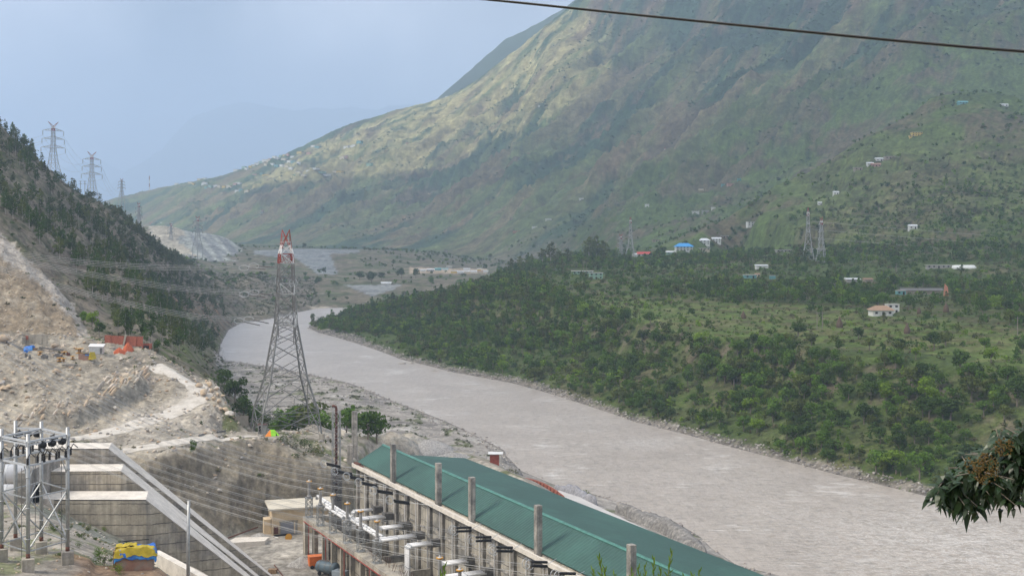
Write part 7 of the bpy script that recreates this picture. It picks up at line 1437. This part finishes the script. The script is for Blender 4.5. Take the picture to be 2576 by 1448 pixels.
# ---------------- near things ----------------
cb_ = empty("overhead_cable", W(600, -20, 16), 0, "thick black cable crossing the upper right of the picture", "cable")
pts = [W(400, -72, 16), W(900, -30, 14.6), W(1240, 0, 13.6), W(1620, 39, 12.6), W(2000, 77, 11.7), W(2300, 106, 11), W(2576, 129, 10.4), W(3000, 158, 9.6), W(3600, 190, 8.8)]
cs = []
for i in range(len(pts)-1):
    p0, p1, p2, p3 = pts[max(i-1, 0)], pts[i], pts[i+1], pts[min(i+2, len(pts)-1)]
    for k in range(6): t = k/6; cs.append(.5*((2*p1)+(p2-p0)*t+(2*p0-5*p1+4*p2-p3)*t*t+(3*p1-p0-3*p2+p3)*t**3))
q = MB(); o0 = cb_.location.copy(); q.tube([p-o0 for p in cs], .0105, 6); q.build("sheath", black, cb_); q = MB(); q.tube([p-o0+Vector((0, 0, -.013)) for p in cs], .004, 4); q.build("messenger_wire", steel_dark, cb_)
def lanceolate(c, d, L, w, nrm, droop=.25):
    """8 vertex leaf blade"""
    d = d.normalized(); s = d.cross(nrm).normalized(); up = s.cross(d).normalized(); P_ = []
    for f, ww in ((0, .08), (.3, 1), (.65, .75), (1, .02)):
        p = c+d*L*f-Vector((0, 0, 1))*droop*L*f*f; P_ += [p-s*w*ww/2+up*w*.12*ww, p+s*w*ww/2+up*w*.12*ww]
    return P_
LF = [(0, 1, 3, 2), (2, 3, 5, 4), (4, 5, 7, 6)]
def add_leaf(V, F, *a, **k): b = len(V); V += [tuple(p) for p in lanceolate(*a, **k)]; F += [tuple(i+b for i in f) for f in LF]
# roadside tree at the right: trunk outside the frame, a hanging bough inside it
tz0 = hill_z(4.9, 8.2); rt = empty("roadside_tree", (5.0, 8.2, tz0), 0, "dark leafy bough with ochre seed clusters hanging into the right edge of the picture", "tree")
o0 = rt.location.copy(); r3 = random.Random(21); near_leaf = mat("near_leaf", (.022, .048, .016), .4, n1=(8, .35), transl=.12, spec=.5); seedm = mat("ochre_seeds", (.10, .062, .015), .7, n1=(20, .3))
q = MB(); q.tube([(0, 0, -.3), (.05, 0, 1.2), (-.1, .1, 2.2), (.1, .1, 3.4), (.4, 0, 4.6)], [.17, .14, .12, .09, .04], 9); q.build("trunk", barkm, rt)
ctr = [W(2576, 1130, 8.2), W(2500, 1160, 8.1), W(2440, 1190, 8.0), W(2390, 1225, 8.0), W(2345, 1240, 7.9)]
def blob(u, v): return W(u, v, r3.uniform(7.6, 8.7))
outline = [(2330, 1242), (2350, 1215), (2395, 1165), (2405, 1150), (2440, 1130), (2480, 1105), (2495, 1070), (2520, 1058), (2640, 1020), (2760, 1040), (2760, 1290), (2576, 1270), (2530, 1292), (2480, 1300), (2410, 1305), (2380, 1290), (2350, 1265)]
def inside(u, v, P_):
    c = False; n = len(P_)
    for i in range(n):
        x1, y1 = P_[i]; x2, y2 = P_[(i+1) % n]
        if (y1 > v) != (y2 > v) and u < (x2-x1)*(v-y1)/(y2-y1)+x1: c = not c
    return c
q = MB(); V = []; F = []; SV = MB(); root = Vector((.0, .1, 2.6))+o0; nb = 0
main_b = [root, W(2760, 1080, 8.3), W(2620, 1140, 8.2), W(2520, 1170, 8.1), W(2440, 1200, 8.05), W(2380, 1225, 8.0)]
q.tube([p-o0 for p in main_b], [.06, .04, .03, .02, .013, .007], 6)
cnt = 0
while cnt < 300:
    u_, v_ = r3.uniform(2330, 2760), r3.uniform(1020, 1305)
    if not inside(u_, v_, outline): continue
    cnt += 1; tip = blob(u_, v_); b0_ = min(main_b[1:], key=lambda p: (p-tip).length); st = b0_.lerp(tip, .15); q.tube([b0_-o0, (b0_+tip)/2-o0+Vector((0, 0, .03)), tip-o0], [.008, .005, .002], 4)
    n_l = 11
    for k in range(n_l):
        f = .35+.65*k/n_l; c = b0_.lerp(tip, f) if (b0_-tip).length > .12 else tip+Vector((r3.uniform(-.05, .05), 0, r3.uniform(-.05, .05))); d = Vector((r3.uniform(-1, 1), r3.uniform(-.8, .8), r3.uniform(-.9, .45))); add_leaf(V, F, c-o0, d, r3.uniform(.06, .105), r3.uniform(.026, .042), Vector((r3.uniform(-.5, .5), r3.uniform(-1, .2), .9)), r3.uniform(.2, .6))
q.build("branch", barkm, rt); me = bpy.data.meshes.new("leaf_mass"); me.from_pydata(V, [], F); me.materials.append(near_leaf); link("leaves", me, rt)
def seedballs(cu, cv, ru, rv_, n):
    for k in range(n):
        a = r3.uniform(0, 6.28); r_ = r3.random()**.5; c = W(cu+ru*r_*math.cos(a), cv+rv_*r_*math.sin(a), r3.uniform(7.55, 7.9))-o0; SV.lathe([(.001, -.005), (.005, -.002), (.005, .002), (.001, .005)], c, 5)
seedballs(2480, 1178, 34, 40, 260); seedballs(2525, 1125, 26, 24, 130); seedballs(2450, 1170, 30, 24, 60); tag(SV.build("seed_cluster", seedm, rt), kind="stuff")
# young shoots along the bottom edge
def shoots(base, tips, label, seed):
    r4 = random.Random(seed); e = empty("sapling", base, 0, label, "sapling", "green shoots at the bottom edge"); o0 = Vector(base); q = MB(); V = []; F = []
    for tp in tips:
        md = o0.lerp(tp, .55)+Vector(((o0.x-tp.x)*.25, 0, .02)); cs_ = [o0*(1-t)**2+md*2*t*(1-t)+tp*t*t for t in [i/14 for i in range(15)]]; q.tube([p-o0 for p in cs_], [.006*(1-i/16)+.001 for i in range(15)], 5)
        L_ = (tp-o0).length; n_ = int(L_*55)
        for k in range(n_):
            t = .25+.75*k/n_; i = min(13, int(t*14)); c = cs_[i].lerp(cs_[i+1], t*14-i); ax_ = (cs_[i+1]-cs_[i]).normalized(); a = k*2.4; d = ax_*.9+Vector((math.cos(a), math.sin(a), 0))*(.75 if t < .9 else .3); add_leaf(V, F, c-o0, d, .042*(1-.45*(t-.5)), .007, Vector((r4.uniform(-1, 1), -1, .6)), .05)
    q.build("stem", mat("green_stem", (.12, .14, .04), .7), e); me = bpy.data.meshes.new("blade"); me.from_pydata(V, [], F); me.materials.append(mat("shoot_leaf", (.13, .22, .03), .6, n1=(6, .3), transl=.3)); link("leaves", me, e)
def shb(u, y_): x_ = (u-U0)/FP*y_; return (x_, y_, hill_z(x_, y_))
shoots(shb(1560, 5.0), [W(1507, 1397, 5.0), W(1490, 1430, 5.1), W(1520, 1425, 4.9), W(1590, 1432, 5.0), W(1545, 1442, 4.95)], "spiky green shoots at the bottom edge, left of the nearest column", 3)
shoots(shb(1640, 5.2), [W(1690, 1385, 5.2), W(1645, 1402, 5.1), W(1622, 1420, 5.2), W(1662, 1430, 5.0), W(1605, 1425, 5.2)], "tallest spiky green shoots at the bottom edge, right of the nearest column", 5)
shoots(shb(1735, 5.4), [W(1760, 1432, 5.4), W(1742, 1444, 5.3), W(1720, 1446, 5.4)], "short spiky shoots at the bottom edge, rightmost", 7)
shoots(shb(1100, 5.0), [W(1118, 1420, 5.0), W(1108, 1440, 5.0)], "single spiky green shoot at the bottom edge before the pipes", 9)
# ---------------- haze ----------------
hz = MB().box((0, 13400, 1396), (40000, 27600, 2820))
hm = bpy.data.materials.new("haze_air"); hm.use_nodes = True; N = hm.node_tree.nodes; N.remove(N["Principled BSDF"])
pv = N.new("ShaderNodeVolumePrincipled"); pv.inputs["Color"].default_value = (.57, .742, .99, 1); pv.inputs["Density"].default_value = HAZE_DENSITY; pv.inputs["Anisotropy"].default_value = 0.0
hm.node_tree.links.new(pv.outputs[0], N["Material Output"].inputs["Volume"])
ho = hz.build("haze", hm); tag(ho, kind="stuff")

# ---------------- added unseen cloud above the haze, shaped to shade the plateau and the mountain's right side ----------------
CZ = 3700.0; sh = Vector((math.sin(SUN_AZ), math.cos(SUN_AZ), 0))*(CZ/math.tan(SUN_EL))
SHD = [(70, 455), (-40, 1000), (-480, 1450), (-900, 2500), (-1500, 3900), (-800, 4300), (-100, 4000), (500, 3850), (1250, 4400), (1500, 5800), (6000, 5800), (6000, 150), (170, 330)]
cx_ = np.linspace(-2200, 6600, 130); cy_ = np.linspace(-300, 6400, 100); CX, CY = np.meshgrid(cx_, cy_); inside_ = np.zeros(CX.shape, bool)
for (x1, y1), (x2, y2) in zip(SHD, SHD[1:]+SHD[:1]):
    if y1 != y2: inside_ ^= ((y1 > CY) != (y2 > CY)) & (CX < (x2-x1)*(CY-y1)/(y2-y1)+x1)
th_ = blur(inside_.astype(float), 3); T_ = th_*260*(.75+.5*fbm(CX/500, CY/500, 4)); ok_ = th_ > .35
up = np.stack([CX+sh.x, CY+sh.y, CZ+T_], -1).reshape(-1, 3); dn = np.stack([CX+sh.x, CY+sh.y, CZ-T_*.35], -1).reshape(-1, 3)
idx = np.arange(CX.size).reshape(CX.shape); F = np.stack([idx[:-1, :-1], idx[:-1, 1:], idx[1:, 1:], idx[1:, :-1]], -1).reshape(-1, 4); F = F[ok_.ravel()[F].all(1)]
cmt = bpy.data.materials.new("shade_cloud_sheet"); cmt.use_nodes = True; N = cmt.node_tree.nodes; L = cmt.node_tree.links; N.remove(N["Principled BSDF"])
df = N.new("ShaderNodeBsdfDiffuse"); df.inputs[0].default_value = (.9, .92, .95, 1); tl = N.new("ShaderNodeBsdfTranslucent"); tl.inputs[0].default_value = (.9, .93, .97, 1); tp = N.new("ShaderNodeBsdfTransparent")
m1 = N.new("ShaderNodeMixShader"); m1.inputs[0].default_value = .6; L.new(df.outputs[0], m1.inputs[1]); L.new(tl.outputs[0], m1.inputs[2]); m2 = N.new("ShaderNodeMixShader"); m2.inputs[0].default_value = SHADE_CLOUD_OPEN
L.new(m1.outputs[0], m2.inputs[1]); L.new(tp.outputs[0], m2.inputs[2]); L.new(m2.outputs[0], N["Material Output"].inputs[0])
tag(link("shade_cloud", npmesh("shade_cloud", np.concatenate([up, dn]), np.concatenate([F, F[:, ::-1]+CX.size]), cmt, True)), kind="stuff")
